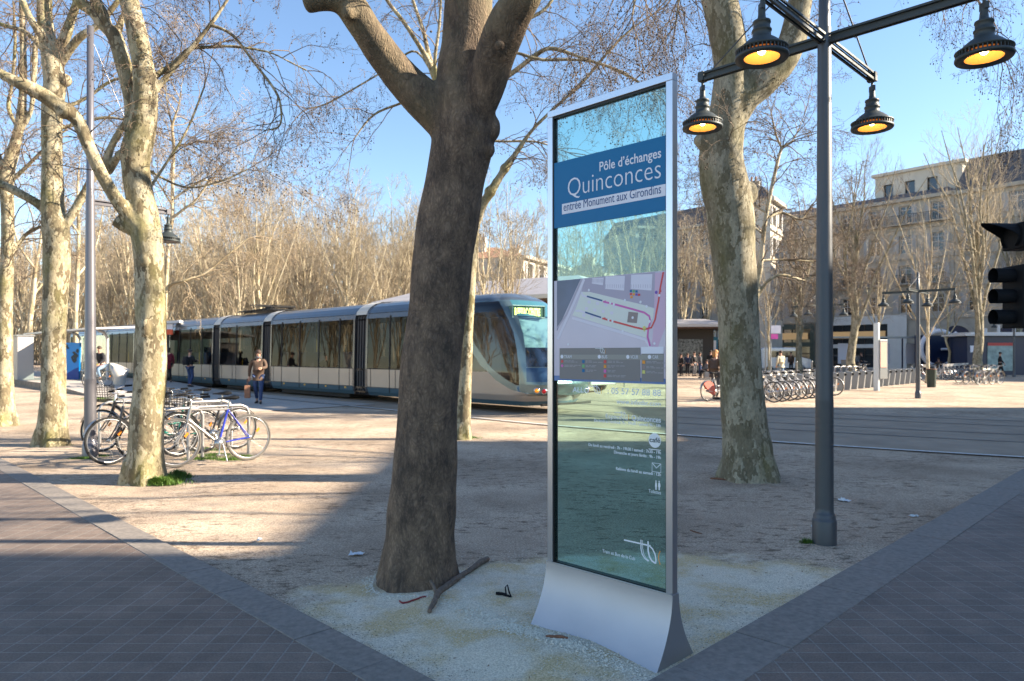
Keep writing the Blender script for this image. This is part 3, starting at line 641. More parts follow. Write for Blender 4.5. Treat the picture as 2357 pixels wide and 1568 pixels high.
plane_tree('plane tree with mottled bark left of the tall steel lamp post', 12.5,
 [(119, 1030, 0, 84), (120, 1010, 0, 70), (121, 960, 0, 60), (123, 880, 0, 51), (125, 780, 0, 49), (127, 690, 0, 50), (130, 610, 0, 55), (130, 540, 0, 58), (122, 480, 0, 50), (120, 400, 0, 43), (120, 330, 0, 41), (120, 250, 0, 44), (125, 200, 0, 47), (122, 150, 0, 45), (112, 100, 0, 38), (100, 50, 0, 26), (97, 0, 0, 22), (95, -110, 0, 17), (90, -300, 0, 8)],
 [[(122, 120, 0, 24), (114, 60, .1, 18), (112, 0, .1, 16), (120, -100, .1, 10)],
  [(128, 130, 0, 26), (150, 85, 0, 24), (165, 40, 0, 20), (178, 0, 0, 17), (195, -80, 0, 10)],
  [(135, 150, 0, 22), (180, 90, -.1, 18), (220, 62, -.1, 16), (262, 15, -.1, 13), (300, -40, -.1, 8)],
  [(118, 495, 0, 26), (85, 468, 0, 20), (50, 448, 0, 20), (15, 430, 0, 20), (-30, 415, 0, 16)],
  [(140, 530, 0, 24), (165, 495, 0, 20), (185, 460, 0, 18), (205, 425, 0, 15), (235, 385, .1, 13), (250, 345, .1, 12), (290, 275, .1, 9)],
  [(118, 110, 0, 20), (80, 60, -.2, 17), (55, 10, -.2, 14), (30, -60, -.2, 8)],
  [(110, 130, .2, 12), (60, 75, .3, 11), (0, 55, .4, 10), (-50, 20, .4, 6)],
  [(125, 260, .1, 10), (200, 225, .4, 8), (260, 185, .5, 6), (330, 172, .5, 4)],
  [(125, 300, .1, 8), (230, 272, .4, 7), (290, 276, .5, 5), (345, 285, .5, 3)]],
 B_pale, M_twig, 67, voxel=.024, nside=20, kids=9, droop=.06, twig_from=.35, rough=.05, tw_scale=1.3, knobs=[(150, 185, 0, 15, 1, 1), (150, 580, 0, 12, 1, 1.5)], limbtw=[4, 6, 6, 7, 6, 7, 6, 7, 7, 7])
plane_tree('plane tree with pale bark cut by the left edge of the photo', 15.9,
 [(12, 986, 0, 62), (12, 965, 0, 46), (11, 900, 0, 36), (11, 800, 0, 32), (12, 700, 0, 30), (16, 600, 0, 27), (18, 500, 0, 27), (15, 410, 0, 32), (25, 365, 0, 28), (38, 320, 0, 22), (48, 270, 0, 20), (53, 200, 0, 17), (53, 100, 0, 14), (50, 0, 0, 12), (48, -150, 0, 6)],
 [[(12, 420, 0, 20), (0, 380, 0, 20), (-20, 330, 0, 18), (-40, 260, 0, 12)], [(40, 310, 0, 12), (70, 260, 0, 10), (78, 180, 0, 12), (82, 100, 0, 12), (95, 40, 0, 8)], [(45, 300, .2, 10), (20, 250, .3, 10), (28, 190, .3, 8), (35, 90, .3, 8), (30, 0, .3, 5)],
  [(22, 420, 0, 12), (60, 385, 0, 9), (95, 350, 0, 8), (150, 300, 0, 5)], [(20, 600, 0, 10), (60, 540, .2, 9), (100, 520, .2, 8)]],
 B_pale, M_twig, 71, voxel=.028, nside=16, kids=10, tw_scale=1.5, twig_from=.3, twig=(1.2, 3))
plane_tree('slender pale tree rising behind the plane tree with the grass at its foot', 17.5,
 [(372, 965, 0, 14), (374, 850, 0, 11), (380, 700, 0, 10), (383, 640, 0, 10), (388, 560, 0, 10), (396, 500, 0, 11), (397, 430, 0, 9), (400, 340, 0, 8), (397, 290, 0, 7), (412, 240, 0, 5), (420, 180, 0, 3)],
 [[(400, 500, 0, 7), (425, 480, 0, 6), (450, 462, 0, 5), (480, 420, 0, 4)], [(398, 460, 0, 6), (425, 440, 0, 5), (470, 415, 0, 4), (500, 425, .2, 3), (560, 405, .2, 2)], [(400, 340, 0, 5), (420, 335, 0, 4), (440, 330, 0, 3)],
  [(382, 672, 0, 8), (395, 655, 0, 7), (430, 645, 0, 6), (470, 630, .2, 5), (520, 590, .3, 4), (570, 550, .4, 3)], [(397, 290, 0, 4), (385, 240, 0, 3), (380, 180, 0, 2)], [(395, 470, 0, 5), (370, 430, 0, 4), (350, 400, 0, 3)]],
 B_far, M_twigp, 83, voxel=.03, nside=10, kids=10, flare=False, tw_scale=1.6, twig_from=.3, twig=(1.1, 3))
plane_tree('slender forked tree leaning right, close behind the mottled trunk and before the facades', 18.0,
 [(1733, 964, 0, 16), (1735, 900, 0, 13), (1738, 780, 0, 12), (1741, 679, 0, 12), (1749, 620, 0, 13), (1758, 536, 0, 11), (1766, 481, 0, 11), (1783, 401, 0, 9), (1796, 350, 0, 8), (1804, 338, 0, 8), (1829, 317, 0, 5), (1850, 270, 0, 3)],
 [[(1800, 342, 0, 6), (1787, 313, 0, 5), (1775, 260, 0, 3)], [(1740, 690, 0, 9), (1765, 650, 0, 8), (1796, 633, 0, 8), (1830, 640, .2, 7), (1855, 645, .3, 6), (1884, 620, .3, 3)], [(1752, 600, 0, 6), (1800, 598, .2, 5), (1872, 602, .4, 3)], [(1764, 490, 0, 6), (1735, 470, 0, 5), (1700, 430, 0, 3)], [(1768, 500, 0, 6), (1800, 490, .3, 6), (1840, 505, .4, 5), (1858, 490, .4, 3)], [(1758, 540, .1, 5), (1730, 520, .2, 5), (1690, 500, .3, 3)]],
 B_far, M_twig, 95, voxel=.03, nside=10, kids=12, flare=False, tw_scale=1.8, twig_from=.3, twig=(1.1, 3), ballf=.5)
# two slim pale trunks on the platform side
for (u, v, lab, sd_) in ((176, 876, 'thin pale trunk rising in front of the blue poster of the tram stop', 91), (63, 868, 'thin pale trunk rising in front of the grey cabinet', 92)):
    b = G(u, v); zb = pz(b[0], b[1]); Y = b[1]
    pts = [(u, v, 0, 17), (u-1, v-60, 0, 13), (u-2, v-150, 0, 11), (u+2, v-240, 0, 10), (u+5, v-340, 0, 8), (u+3, v-440, 0, 6), (u+8, v-520, 0, 3)]
    if sd_ == 92: pts = [(63, 868, 0, 15), (68, 800, 0, 12), (70, 730, 0, 11), (77, 680, 0, 10), (82, 620, 0, 8), (95, 540, 0, 6), (100, 450, 0, 4)]
    plane_tree(lab, Y, pts, [[(pts[3][0], pts[3][1], 0, 6), (pts[3][0]+40, pts[3][1]-60, 1, 4), (pts[3][0]+60, pts[3][1]-160, 1.5, 2)], [(pts[4][0], pts[4][1], 0, 5), (pts[4][0]-40, pts[4][1]-60, -1, 4), (pts[4][0]-60, pts[4][1]-150, -1, 2)]],
      B_far, M_twigp, sd_, voxel=.05, nside=10, kids=8, flare=False, tw_scale=2.5, twig=(2.0, 3), twig_from=.3, ballf=0)
# --- unseen trees added beyond the right edge so their crowns dapple the light
def free_tree(seed, H, rt, fork, spread, nl, twm, barkm, sides=8, maxlev=3, L=2.2, tws=1.5, cnt=10, lr=.42, up=.06, droop=0, ball=.0, kids=4, name='plane_tree', low=False, wob=.14):
    """upright bare tree in local coordinates: returns trunk mesh and twig mesh"""
    rn = random.Random(seed); mb = MB(); tw = Tw(seed); paths = []
    top = Vector((rn.uniform(-.4, .4), rn.uniform(-.4, .4), H*.62)); tr = []
    for i in range(9):
        f = i/8; tr.append((Vector((top.x*f+rn.gauss(0, .06), top.y*f+rn.gauss(0, .06), top.z*f-.05)), rt*(1.25 if i == 0 else 1-.55*f)))
    mb.tube([p for p, r in tr], [r for p, r in tr], sides)
    for k in range(nl):
        f = fork+(1-fork)*k/nl*.9; i = min(8, int(f*8)); p, r = tr[i]; az = k*2.4+rn.uniform(-.4, .4); e = Vector((math.cos(az), math.sin(az), 0)); pts = [p.copy()]; rr = [r*lr]; d_ = (e*spread+Vector((0, 0, 1))*rn.uniform(.7, 1.3)).normalized(); Lk = (H-p.z)*rn.uniform(.75, 1.0)*(1 if k else 1.05); n = 7
        for j in range(n):
            pts.append(pts[-1]+d_*Lk/n); rr.append(r*lr*(1-.88*(j+1)/n)+.006); d_ = (d_+Vector((rn.gauss(0, .1), rn.gauss(0, .1), .10))).normalized()
        mb.tube(pts, rr, max(5, sides-2)); paths.append(list(zip(pts, rr)))
    paths.append([(p, r) for p, r in tr[4:]])
    for pp in paths:
        n = len(pp)
        for j in range(cnt):
            f = .2+.8*(j+rn.random())/cnt; i = min(n-2, int(f*(n-1))); p, r = pp[i]; dd = (pp[i+1][0]-p).normalized(); a = rn.uniform(.35, .95); az = rn.uniform(0, 6.28); x = dd.orthogonal().normalized(); y = dd.cross(x)
            tw.grow(p, dd*math.cos(a)+(x*math.cos(az)+y*math.sin(az))*math.sin(a), L*rn.uniform(.6, 1.2)*(1.2-.5*f), min(r*.6, .02*tws), 0, droop, 5, wob, kids, maxlev, ball, up, (.3, .8), .003*tws)
    if low:
        for _ in range(26):
            z = rn.uniform(.24, .42)*H; az = rn.uniform(0, 6.28); tw.grow((top.x*z/top.z, top.y*z/top.z, z), (math.cos(az), math.sin(az), rn.uniform(-.1, .7)), rn.uniform(.8, 1.7), .012, 0, .0, 5, .25, 4, 2, 0, .02, (.4, 1.0), .004)
    me_t = mb.build('trunk', barkm); m1 = me_t.data; bpy.data.objects.remove(me_t)
    return m1, seg_mesh('crown', tw.S, 3, [twm]), (ball_mesh('seed_balls', tw.B, [M_seed]) if tw.B else None)
def place_tree(var, x, y, rz, sc, label, group, name='plane_tree'):
    t = thing(name, label, 'tree', (x, y, 0), group); t.rotation_euler = (0, 0, rz); t.scale = (sc[0], sc[0], sc[1])
    link('trunk', var[0], t); link('crown', var[1], t)
    if var[2] is not None: b = link('seed_balls', var[2], t); b['kind'] = 'stuff'
    return t
M_bgtw = mat('tan_twigs', (.32, .265, .18), .9)  # tan twig colour of the background trees
M_bgtw2 = mat('grey_brown_twigs', (.26, .212, .155), .9)
VA = [free_tree(100+i, 14.5, .15, .18, .26, 9, (M_bgtw, M_bgtw2)[i % 2], B_far, 8, 2, 2.0, 2.2, up=.07, kids=5) for i in range(5)]
VB = [free_tree(200+i, 13.5, .25, .30, .24, 9, (M_bgtw2, M_bgtw)[i % 2], B_mid, 10, 2, 2.5, 1.4, up=.22, kids=5, low=True, cnt=9) for i in range(3)]
VD = [free_tree(400+i, 11.5, .11, .42, .5, 9, M_bgtw2, B_far, 8, 3, 1.5, 1.3, up=.02, kids=3, wob=.24) for i in range(2)]
VC = [free_tree(300+i, 12, .24, .30, .9, 8, M_twig, B_mid, 12, 3, 1.5, 1.2, up=.0, droop=.05, kids=3, ball=.2) for i in range(2)]
for i, (x, y, s) in enumerate([(12.5, 9.3, 1.0), (17, 12.9, .95), (9.5, 3.0, .9), (11.5, 7.4, .85)]):
    place_tree(VC[i % 2], x, y, i*1.7, (s, s*.95), ['bare plane tree standing just outside the right edge, level with the near lamp post', 'bare plane tree outside the right edge, beside the tram tracks', 'bare plane tree outside the right edge, nearest the camera', 'bare plane tree outside the right edge, second nearest the camera', 'bare plane tree outside the right edge by the brick pavement'][i], 'plane trees beyond the right edge')
# --- the wood behind the tram
rn = random.Random(5); k = 0
side = ['left', 'middle', 'right']
descr = ['slender bare tree with a pale trunk in the wood behind the tram', 'bare forked tree in the wood behind the tram']
for row in range(9):
    q0 = 46+row*6.3
    for cidx in range(13):
        # rows run along the station grid, behind the tram
        y = 40+row*6.0+rn.uniform(-1.5, 1.5); x0 = -y*.80; x1 = -.11*y if row > 2 else -9-6*(2-row)
        x = x0+(x1-x0)*cidx/12+rn.uniform(-1.6, 1.6)
        if (x+y)*S2 < 19 and y < 60 and x > -28: continue
        if (x+y)*S2 < 18: continue
        h = rn.uniform(.72, 1.26)*(.80 if row < 3 else .95)*(1+.02*row)
        place_tree(VA[rn.randrange(5)], x, y, rn.uniform(0, 6.28), (h, h), descr[0], 'trees of the wood behind the tram', 'bare_tree'); k += 1
# far-off wood read as one mass
fw = []; rn2 = random.Random(8)
for i in range(15000):
    y = rn2.uniform(95, 130); x = rn2.uniform(-1.0, -.09)*y; z = 15*rn2.random()**1.6 ; a = rn2.uniform(0, 6.28); l = rn2.uniform(1.5, 5)
    fw.append((x, y, z, x+math.cos(a)*l*.25, y+math.sin(a)*l*.2, z+l, .10, .03))
tag(link('distant_wood', seg_mesh('distant_wood', fw, 3, [M_bgtw])), 'pale brown mass of bare trees far behind the tram', 'wood', kind='stuff')
# unseen trees added left of the view for the tram windows to mirror
for i in range(34):
    place_tree(VA[i % 5], -36-rn.uniform(0, 26), 8+i*1.25+rn.uniform(-1, 1), i, (.95, .95), 'bare tree in the grove beyond the left edge of the photo', 'trees beyond the left edge', 'bare_tree')
# --- trees in front of the facades on the right
RT = [(1700, 52, 0, 1.15, 'B'), (1575, 60, 1, 1.0, 'A'), (1770, 54, 1, .85, 'D'), (1840, 58, 0, 1.05, 'B'), (1962, 46, 2, 1.12, 'B'), (1905, 64, 3, 1.05, 'B'), (2017, 52, 0, .92, 'D'), (2137, 38.5, 1, .90, 'D'), (2255, 44, 1, 1.18, 'B'), (2185, 56, 0, 1.0, 'D'), (2345, 56, 0, 1.15, 'B'), (1640, 66, 4, 1.0, 'A')]
RL = ['thick pollarded tree', 'slim bare tree']
where = ['just right of the thick mottled plane trunk', 'beside the right frame of the information panel, far off', 'between the mottled plane trunk and the near lamp post', 'left of the near lamp post, before the shopfronts', 'just right of the near lamp post, with three upright limbs', 'right behind the near lamp post', 'behind the rental bicycle terminal', 'growing out behind the dark litter bin', 'before the two arched doorways, largest crown', 'left of the arched doorways', 'behind the black traffic light', 'behind the mottled plane trunk']
for i, (u, y, v, s, kd) in enumerate(RT):
    x = U(u)*y; var = VB[v % 3] if kd == 'B' else VD[v % 2] if kd == 'D' else VA[v % 5]
    place_tree(var, x, y, i*1.3, (s, s), (RL[0] if kd == 'B' else RL[1])+' '+where[i], 'trees in front of the stone facades', 'bare_tree')
for i, (u, y, s) in enumerate([(1120, 31, .62), (1170, 33, .66), (1215, 47, .8), (1300, 50, .85), (1380, 54, .9), (1455, 50, .9), (1510, 45, .8), (1340, 60, .9)]):
    place_tree(VA[(i+2) % 5], U(u)*y, y, i*2.1, (s, s), ['bare many-stemmed tree behind the tram nose', 'second bare tree behind the tram nose, left of the panel frame', 'slim bare tree before the sunlit stone house', 'bare tree seen through the panel glass before the sunlit stone house', 'bare tree in the middle of the panel glass', 'bare tree right of the middle of the panel glass', 'bare tree at the right side of the panel glass', 'farther bare tree in the panel glass'][i], 'trees behind the information panel', 'bare_tree')
# ================================================================ information panel
M_alu = mat('brushed_aluminium', (.44, .44, .46), .50, .85, noise=.06, nscale=3, bump=.0006, bscale=25)
M_aluf = mat('satin_aluminium_frame', (.62, .62, .64), .3, .95)
M_gask = mat('black_gasket', (.008, .009, .01), .5)
M_pglass = glass('teal_tinted_glass', (.735, .93, .885), refl=.03, rough=.0, edge=.28)
M_hdr = mat('blue_print', (.0, .15, .34), .45, spec=.3)
M_wht = mat('white_print', (.78, .78, .84), .6)
M_wht2 = mat('white_lettering', (.80, .83, .84), .6)
M_blut = mat('blue_lettering', (.01, .07, .22), .5)
M_org = mat('orange_print', (.80, .32, .03), .5)
PE = Vector((S2, -S2, 0)); PN = Vector((-S2, -S2, 0)); PU = Vector((0, 0, 1)); PO = Vector((.230, 4.320, 0)); PW = .870
PB, PTOP = .352, 3.055
panel = thing('information_panel', 'tall blue-green glass information panel in an aluminium frame at the pavement corner', 'sign', PO+PE*PW/2)
def pc(u, v):
    Y = 4.508/(1+U(u)); X = U(u)*Y
    return (((X-PO.x)-(Y-PO.y))*S2, CAMH-(v-HZ)/F0*Y)
def z4(x, y): return pc((2020+x/2.0914)*.61380, (230+y/2.0914)*.61380)
def z6(x, y): return pc((2020+x/1.96)*.61380, (1400+y/1.96)*.61380)
def z5(x, y): return pc((2020+x/3.0155)*.61380, (980+y/3.0155)*.61380)
def pw(s, z, n=0): return PO+PE*s+PU*z+PN*n
def pbox(mb, s0, s1, za, zb, n0, n1, m=0):
    mb.hexa([pw(s0, za, n1), pw(s1, za, n1), pw(s1, za, n0), pw(s0, za, n0), pw(s0, zb, n1), pw(s1, zb, n1), pw(s1, zb, n0), pw(s0, zb, n0)], m)
fw_ = .040
f = MB(); pbox(f, 0, fw_, PB, PTOP-fw_, -.024, .024); pbox(f, PW-fw_, PW, PB, PTOP-fw_, -.024, .024); pbox(f, 0, PW, PTOP-fw_+.0005, PTOP, -.0245, .0245)
f.build('frame', M_aluf, panel, bevel=.002)
g = MB(); a, b_ = fw_, PW-fw_
pbox(g, a, a+.007, PB, PTOP-fw_, -.018, .018); pbox(g, b_-.005, b_, PB, PTOP-fw_, -.018, .018); pbox(g, a, b_, PTOP-fw_-.012, PTOP-fw_, -.017, .017); pbox(g, a, b_, PB, PB+.008, -.017, .017)
g.build('gasket', M_gask, panel)
g = MB(); pbox(g, a+.007, b_-.005, PB+.008, PTOP-fw_-.012, -.005, .005); g.build('glass_pane', M_pglass, panel)
# curved foot
bs = MB(); nz = 16; prof = []
for i in range(nz+1):
    t = i/nz; prof.append((.03+.158*(1-t)**1.9, PB*t-.02*(1-t)))
for s0, s1 in ((-.004, PW+.004),):
    for i in range(nz):
        (h0, za), (h1, zb) = prof[i], prof[i+1]
        pass
    for sg in (1, -1):
        v = [pw(s, z_, sg*h_) for h_, z_ in prof for s in (s0, s1)]; bs.add(v, [((2*i, 2*i+1, 2*i+3, 2*i+2) if sg == 1 else (2*i+2, 2*i+3, 2*i+1, 2*i)) for i in range(nz)], 0, True)
    for s in (s0, s1):
        for i in range(nz):
            (h0, za), (h1, zb) = prof[i], prof[i+1]; v = [pw(s, za, -h0), pw(s, za, h0), pw(s, zb, h1), pw(s, zb, -h1)]
            bs.add(v, [(0, 1, 2, 3)], 0)
bs.quad(pw(-.004, PB, .03), pw(PW+.004, PB, .03), pw(PW+.004, PB, -.03), pw(-.004, PB, -.03))
bs.build('foot', M_alu, panel)
ld = MB(); pbox(ld, .0, PW, PB+.0005, PB+.006, .031, .034); ld.build('edge_trim', M_aluf, panel)
ca = Matrix(((PE.x, 0, PN.x, 0), (PE.y, 0, PN.y, 0), (0, 1, 0, 0), (0, 0, 0, 1)))
def ptext(s, right, left, cap, parent, m=None, n=.0185, off=0.0, name='lettering', align='R'):
    """writing fitted between two measured points; cap = height of a capital in metres"""
    cu = bpy.data.curves.new(name, 'FONT'); cu.body = s; cu.size = 1; cu.offset = off; cu.extrude = .0004; cu.resolution_u = 3
    t = bpy.data.objects.new(name, cu); COL.objects.link(t); dg = bpy.context.evaluated_depsgraph_get()
    me = bpy.data.meshes.new_from_object(t.evaluated_get(dg)); bpy.data.objects.remove(t); bpy.data.curves.remove(cu)
    xs = [v.co.x for v in me.vertices]; x0, x1 = min(xs), max(xs); W = right[0]-left[0]; sx = W/(x1-x0); sy = cap/.70
    me.transform(Matrix.Translation(-origin(parent)) @ Matrix.Translation(pw(left[0], right[1], n)) @ ca @ Matrix.Diagonal((sx, sy, 1, 1)) @ Matrix.Translation((-x0, 0, 0)))
    me.materials.clear(); me.materials.append(m or M_wht2); me.name = name
    return link(name, me, parent)
def strokes(mb, lines, n0, n1, m=0):
    """flat ribbons along polylines given as ([(s,z)...], width)"""
    for pts, wd in lines:
        k = len(pts); L_ = []; R_ = []
        for i, (s, z) in enumerate(pts):
            a_ = pts[max(i-1, 0)]; c_ = pts[min(i+1, k-1)]; dx, dz = c_[0]-a_[0], c_[1]-a_[1]; l = math.hypot(dx, dz)+1e-9; w_ = wd[i] if isinstance(wd, (list, tuple)) else wd
            L_.append((s-dz/l*w_/2, z+dx/l*w_/2)); R_.append((s+dz/l*w_/2, z-dx/l*w_/2))
        vs = [pw(s, z, n1) for s, z in L_]+[pw(s, z, n1) for s, z in R_]
        mb.add(vs, [(i, i+1, k+i+1, k+i) for i in range(k-1)], m)
def poly(mb, pts, n, m=0): mb.add([pw(s, z, n) for s, z in pts], [tuple(range(len(pts)))], m)
def tblogo(parent, s, z, sc, name='logo'):
    """cross-bar with a t and a b, orange bracket to the right; s,z = right-bottom corner, sc = height"""
    mb = MB(); q = lambda *pp: [(s+x*sc, z+y*sc) for x, y in pp]
    strokes(mb, [(q((-2.15, .80), (-.55, .80)), .075*sc), (q((-1.12, 1.0), (-1.12, .55), (-1.05, .3), (-.9, .12), (-.68, .02)), .06*sc), (q((-1.03, 1.0), (-1.02, .6), (-.96, .34), (-.82, .14), (-.64, .05)), .03*sc),
        (q((-.70, 1.0), (-.70, .55), (-.62, .25), (-.48, .08), (-.26, .0)), .085*sc), (q((-.66, .80), (-.45, .68), (-.30, .45), (-.24, .2), (-.26, .0)), .07*sc)], 0, .0190, 0)
    strokes(mb, [(q((0, .66), (-.07, .5), (-.10, .34), (-.07, .16), (0, .0)), .05*sc)], 0, .0190, 1)
    return mb.build(name, [M_wht2, M_org], parent)
# header
hd = MB(); s0, s1 = a-.004, b_+.002
hz1 = (z4(132, 790)[1]+z4(1005, 573)[1])/2; hz0 = (z4(132, 1303)[1]+z4(1005, 1165)[1])/2
pbox(hd, s0, s1, hz0, hz1, .006, .016); header = hd.build('header', M_hdr, panel)
bz1 = (z4(172, 1117)[1]+z4(1003, 957)[1])/2; bz0 = (z4(172, 1198)[1]+z4(1003, 1050)[1])/2
bd = MB(); pbox(bd, z4(172, 1117)[0], s1, bz0, bz1, .016, .0172); bd.build('white_band', M_wht, header)
def zz(fn, lx, ly, rx, ry):  # average the two ends so that the line is level
    L_ = fn(lx, ly); R_ = fn(rx, ry); z = (L_[1]+R_[1])/2; return (R_[0], z), (L_[0], z)
ptext('Pôle d’échanges', *zz(z4, 466, 857, 950, 752), .052, header, M_wht, n=.0172, off=.012)
ptext('Quinconces', *zz(z4, 218, 1055, 948, 917), .108, header, M_wht, n=.0172, off=-.012)
ptext('entrée Monument aux Girondins', *zz(z4, 186, 1176, 950, 1030), .050, header, M_blut, n=.0182, off=-.004)
# map poster
mz1 = (z5(190, 215)[1]+z5(1445, 105)[1])/2; mz0 = (z5(190, 1350)[1]+z5(1445, 1395)[1])/2
M_mapbg = mat('map_paper', (.56, .52, .62), .35, noise=.10, nscale=2.0, coat=.2)
M_mapblue = mat('map_dark_river', (.08, .11, .20), .35, noise=.2, nscale=6, coat=.2)
M_mapst = mat('map_street', (.40, .36, .46), .4); M_mapgr = mat('map_square', (.68, .71, .66), .4); M_mapln = mat('map_line', (.70, .67, .76), .4)
M_mag = mat('map_magenta', (.60, .12, .42), .4); M_red = mat('map_red', (.62, .05, .06), .4); M_leg = mat('legend_grey', (.17, .17, .18), .4, coat=.1)
M_bluef = mat('map_blue_border', (.06, .17, .42), .35, coat=.2); M_yel = mat('map_yellow', (.62, .60, .16), .4); M_pur = mat('map_purple', (.15, .06, .4), .4); M_grn = mat('map_green', (.12, .42, .16), .4)
M_brn = mat('map_brown', (.25, .20, .20), .4); M_mag2 = mat('map_rose_wash', (.60, .42, .56), .4)
mp_ = MB(); pbox(mp_, s0, s1, mz0, mz1, .006, .016); mapo = mp_.build('map_board', M_bluef, panel)
def lim(pt): return (min(max(pt[0], s0+.001), s1-.001), min(max(pt[1], mz0+.001), mz1-.001))
def Z(*pp): return [lim(z5(x, y)) for x, y in pp]
lz = z5(190, 960)[1]
art = MB(); n = .0164
art.add([pw(s0, mz0+.03, n), pw(s1-.008, mz0+.03, n), pw(s1-.008, mz1, n), pw(s0, mz1, n)], [(0, 1, 2, 3)], 0)
poly(art, Z((190, 215), (460, 195), (190, 790)), n+.0003, 1)
poly(art, Z((1230, 140), (1310, 130), (1440, 118), (1440, 700), (1330, 980), (1260, 980), (1300, 560)), n+.0003, 9)
# blocks of streets, top
poly(art, Z((500, 190), (1300, 118), (1290, 525), (470, 340)), n+.0004, 2)
for x0, x1, y0, y1 in ((590, 720, 190, 270), (740, 960, 170, 330), (1030, 1270, 150, 330)):
    poly(art, Z((x0, y0), (x1, y0-8), (x1-10, y1), (x0-5, y1-20)), n+.0006, 3)
    for k in range(9): x = x0+(x1-x0)*k/9; poly(art, Z((x, y1-70), (x+4, y1-70), (x+4, y1-30), (x, y1-30)), n+.0008, 2)
# the square
poly(art, Z((470, 345), (560, 345), (1200, 500), (1290, 535), (1275, 640), (1200, 865), (1150, 850), (365, 610), (400, 540)), n+.0006, 4)
strokes(art, [(Z((200, 880), (330, 590), (500, 200)), .016)], 0, n+.0007, 3)
strokes(art, [(Z((190, 760), (300, 600), (470, 200)), .010)], 0, n+.0007, 2)
strokes(art, [(Z((360, 640), (800, 770), (1190, 885), (1240, 970)), .014)], 0, n+.0007, 3)
strokes(art, [(Z((470, 350), (480, 385), (560, 410), (705, 450)), .012), (Z((400, 560), (450, 560), (690, 640)), .012)], 0, n+.0009, 3)
strokes(art, [(Z((530, 395), (705, 445)), .009), (Z((510, 575), (690, 635)), .009)], 0, n+.0011, 10)
strokes(art, [(Z((715, 455), (860, 490), (1060, 545), (1180, 580), (1235, 620), (1250, 680), (1225, 760), (1215, 850), (1245, 960)), .011)], 0, n+.0011, 5)
strokes(art, [(Z((705, 645), (830, 680), (1070, 745), (1180, 770), (1260, 750), (1300, 660), (1340, 450), (1360, 300), (1395, 120)), .010)], 0, n+.0012, 6)
poly(art, Z((1348, 345), (1362, 290), (1375, 345)), n+.0015, 6); poly(art, Z((705, 455), (745, 440), (745, 475)), n+.0015, 5); poly(art, Z((700, 645), (740, 632), (740, 665)), n+.0015, 6)
poly(art, Z((1000, 570), (1110, 580), (1095, 700), (985, 690)), n+.0010, 11)
for i in range(12):
    x = 540+(i % 5)*95+(i//5)*-30; y = 440+(i//5)*75+(i % 5)*16
    if i % 5 < 4: poly(art, Z((x, y), (x+34, y+6), (x+30, y+40), (x-4, y+34)), n+.0009, 3)
for i, (x, y) in enumerate(((1028, 335), (1060, 337), (1092, 340), (1028, 370), (1060, 372), (1092, 375), (1120, 378), (1035, 405))):
    poly(art, Z((x-13, y-13), (x+13, y-13), (x+13, y+13), (x-13, y+13)), n+.0014, (12, 8, 12, 6, 13, 7, 6, 13)[i])
def disc(mb, c, r, n, m=0, k=14):
    poly(mb, [(c[0]+r*math.cos(6.283*i/k), c[1]+r*math.sin(6.283*i/k)) for i in range(k)], n, m)
disc(art, z5(1180, 755), .011, n+.0016, 14); poly(art, Z((1165, 765), (1195, 765), (1180, 800)), n+.0016, 14); disc(art, z5(1315, 350), .009, n+.0014, 7)
for x, y in ((553, 325), (795, 470), (835, 485), (1137, 460), (1350, 385), (1048, 637), (820, 675), (775, 662), (1240, 680), (1205, 510), (935, 790), (960, 440), (1295, 930), (318, 940)): disc(art, z5(x, y), .0075, n+.0017, 15)
art.build('map_print', [M_mapbg, M_mapblue, M_mapst, M_mapln, M_mapgr, M_mag, M_red, M_pur, M_grn, M_mag2, M_blut, M_brn, M_hdr, M_org, M_yel, M_wht], mapo)
# legend under the map
lg = MB(); la, lb, lc = z5(222, 0)[0], z5(1135, 0)[0], z5(1400, 0)[0]
lt = (z5(222, 985)[1]+z5(1135, 975)[1])/2; l0 = mz0+.012; lh = lt-l0
for x0, x1 in ((la, lb), (lb+.008, lc)): lg.add([pw(x0, l0, n+.0020), pw(x1, l0, n+.0020), pw(x1, lt, n+.0020), pw(x0, lt, n+.0020)], [(0, 1, 2, 3)], 0)
lg.add([pw(la, lt-lh*.36, n+.0024), pw(lc, lt-lh*.36, n+.0024), pw(lc, lt-lh*.21, n+.0024), pw(la, lt-lh*.21, n+.0024)], [(0, 1, 2, 3)], 1)
lg.add([pw(lb+.006, lt-lh*.18, n+.0026), pw(lc, lt-lh*.18, n+.0026), pw(lc, lt+.004, n+.0026), pw(lb+.006, lt+.004, n+.0026)], [(0, 1, 2, 3)], 2)
M_legl = mat('legend_band', (.27, .27, .25), .4)
zh = lt-lh*.325
for x in (250, 672, 995, 1240): disc(lg, (z5(x, 0)[0], zh+.009), .011, n+.0028, 2)
cols = [(252, (3, 4)), (492, (5, 6, 5)), (737, (3, 7, 4, 3)), (1175, (7, 8, 9))]
for x, cc in cols:
    for i, c_ in enumerate(cc):
        zz_ = lt-lh*(.43+i*.145); s = z5(x, 0)[0]
        if x == 252: disc(lg, (s, zz_), .009, n+.0028, c_)
        else: lg.add([pw(s-.009, zz_-.009, n+.0028), pw(s+.009, zz_-.009, n+.0028), pw(s+.009, zz_+.009, n+.0028), pw(s-.009, zz_+.009, n+.0028)], [(0, 1, 2, 3)], c_)
rr_ = random.Random(9)
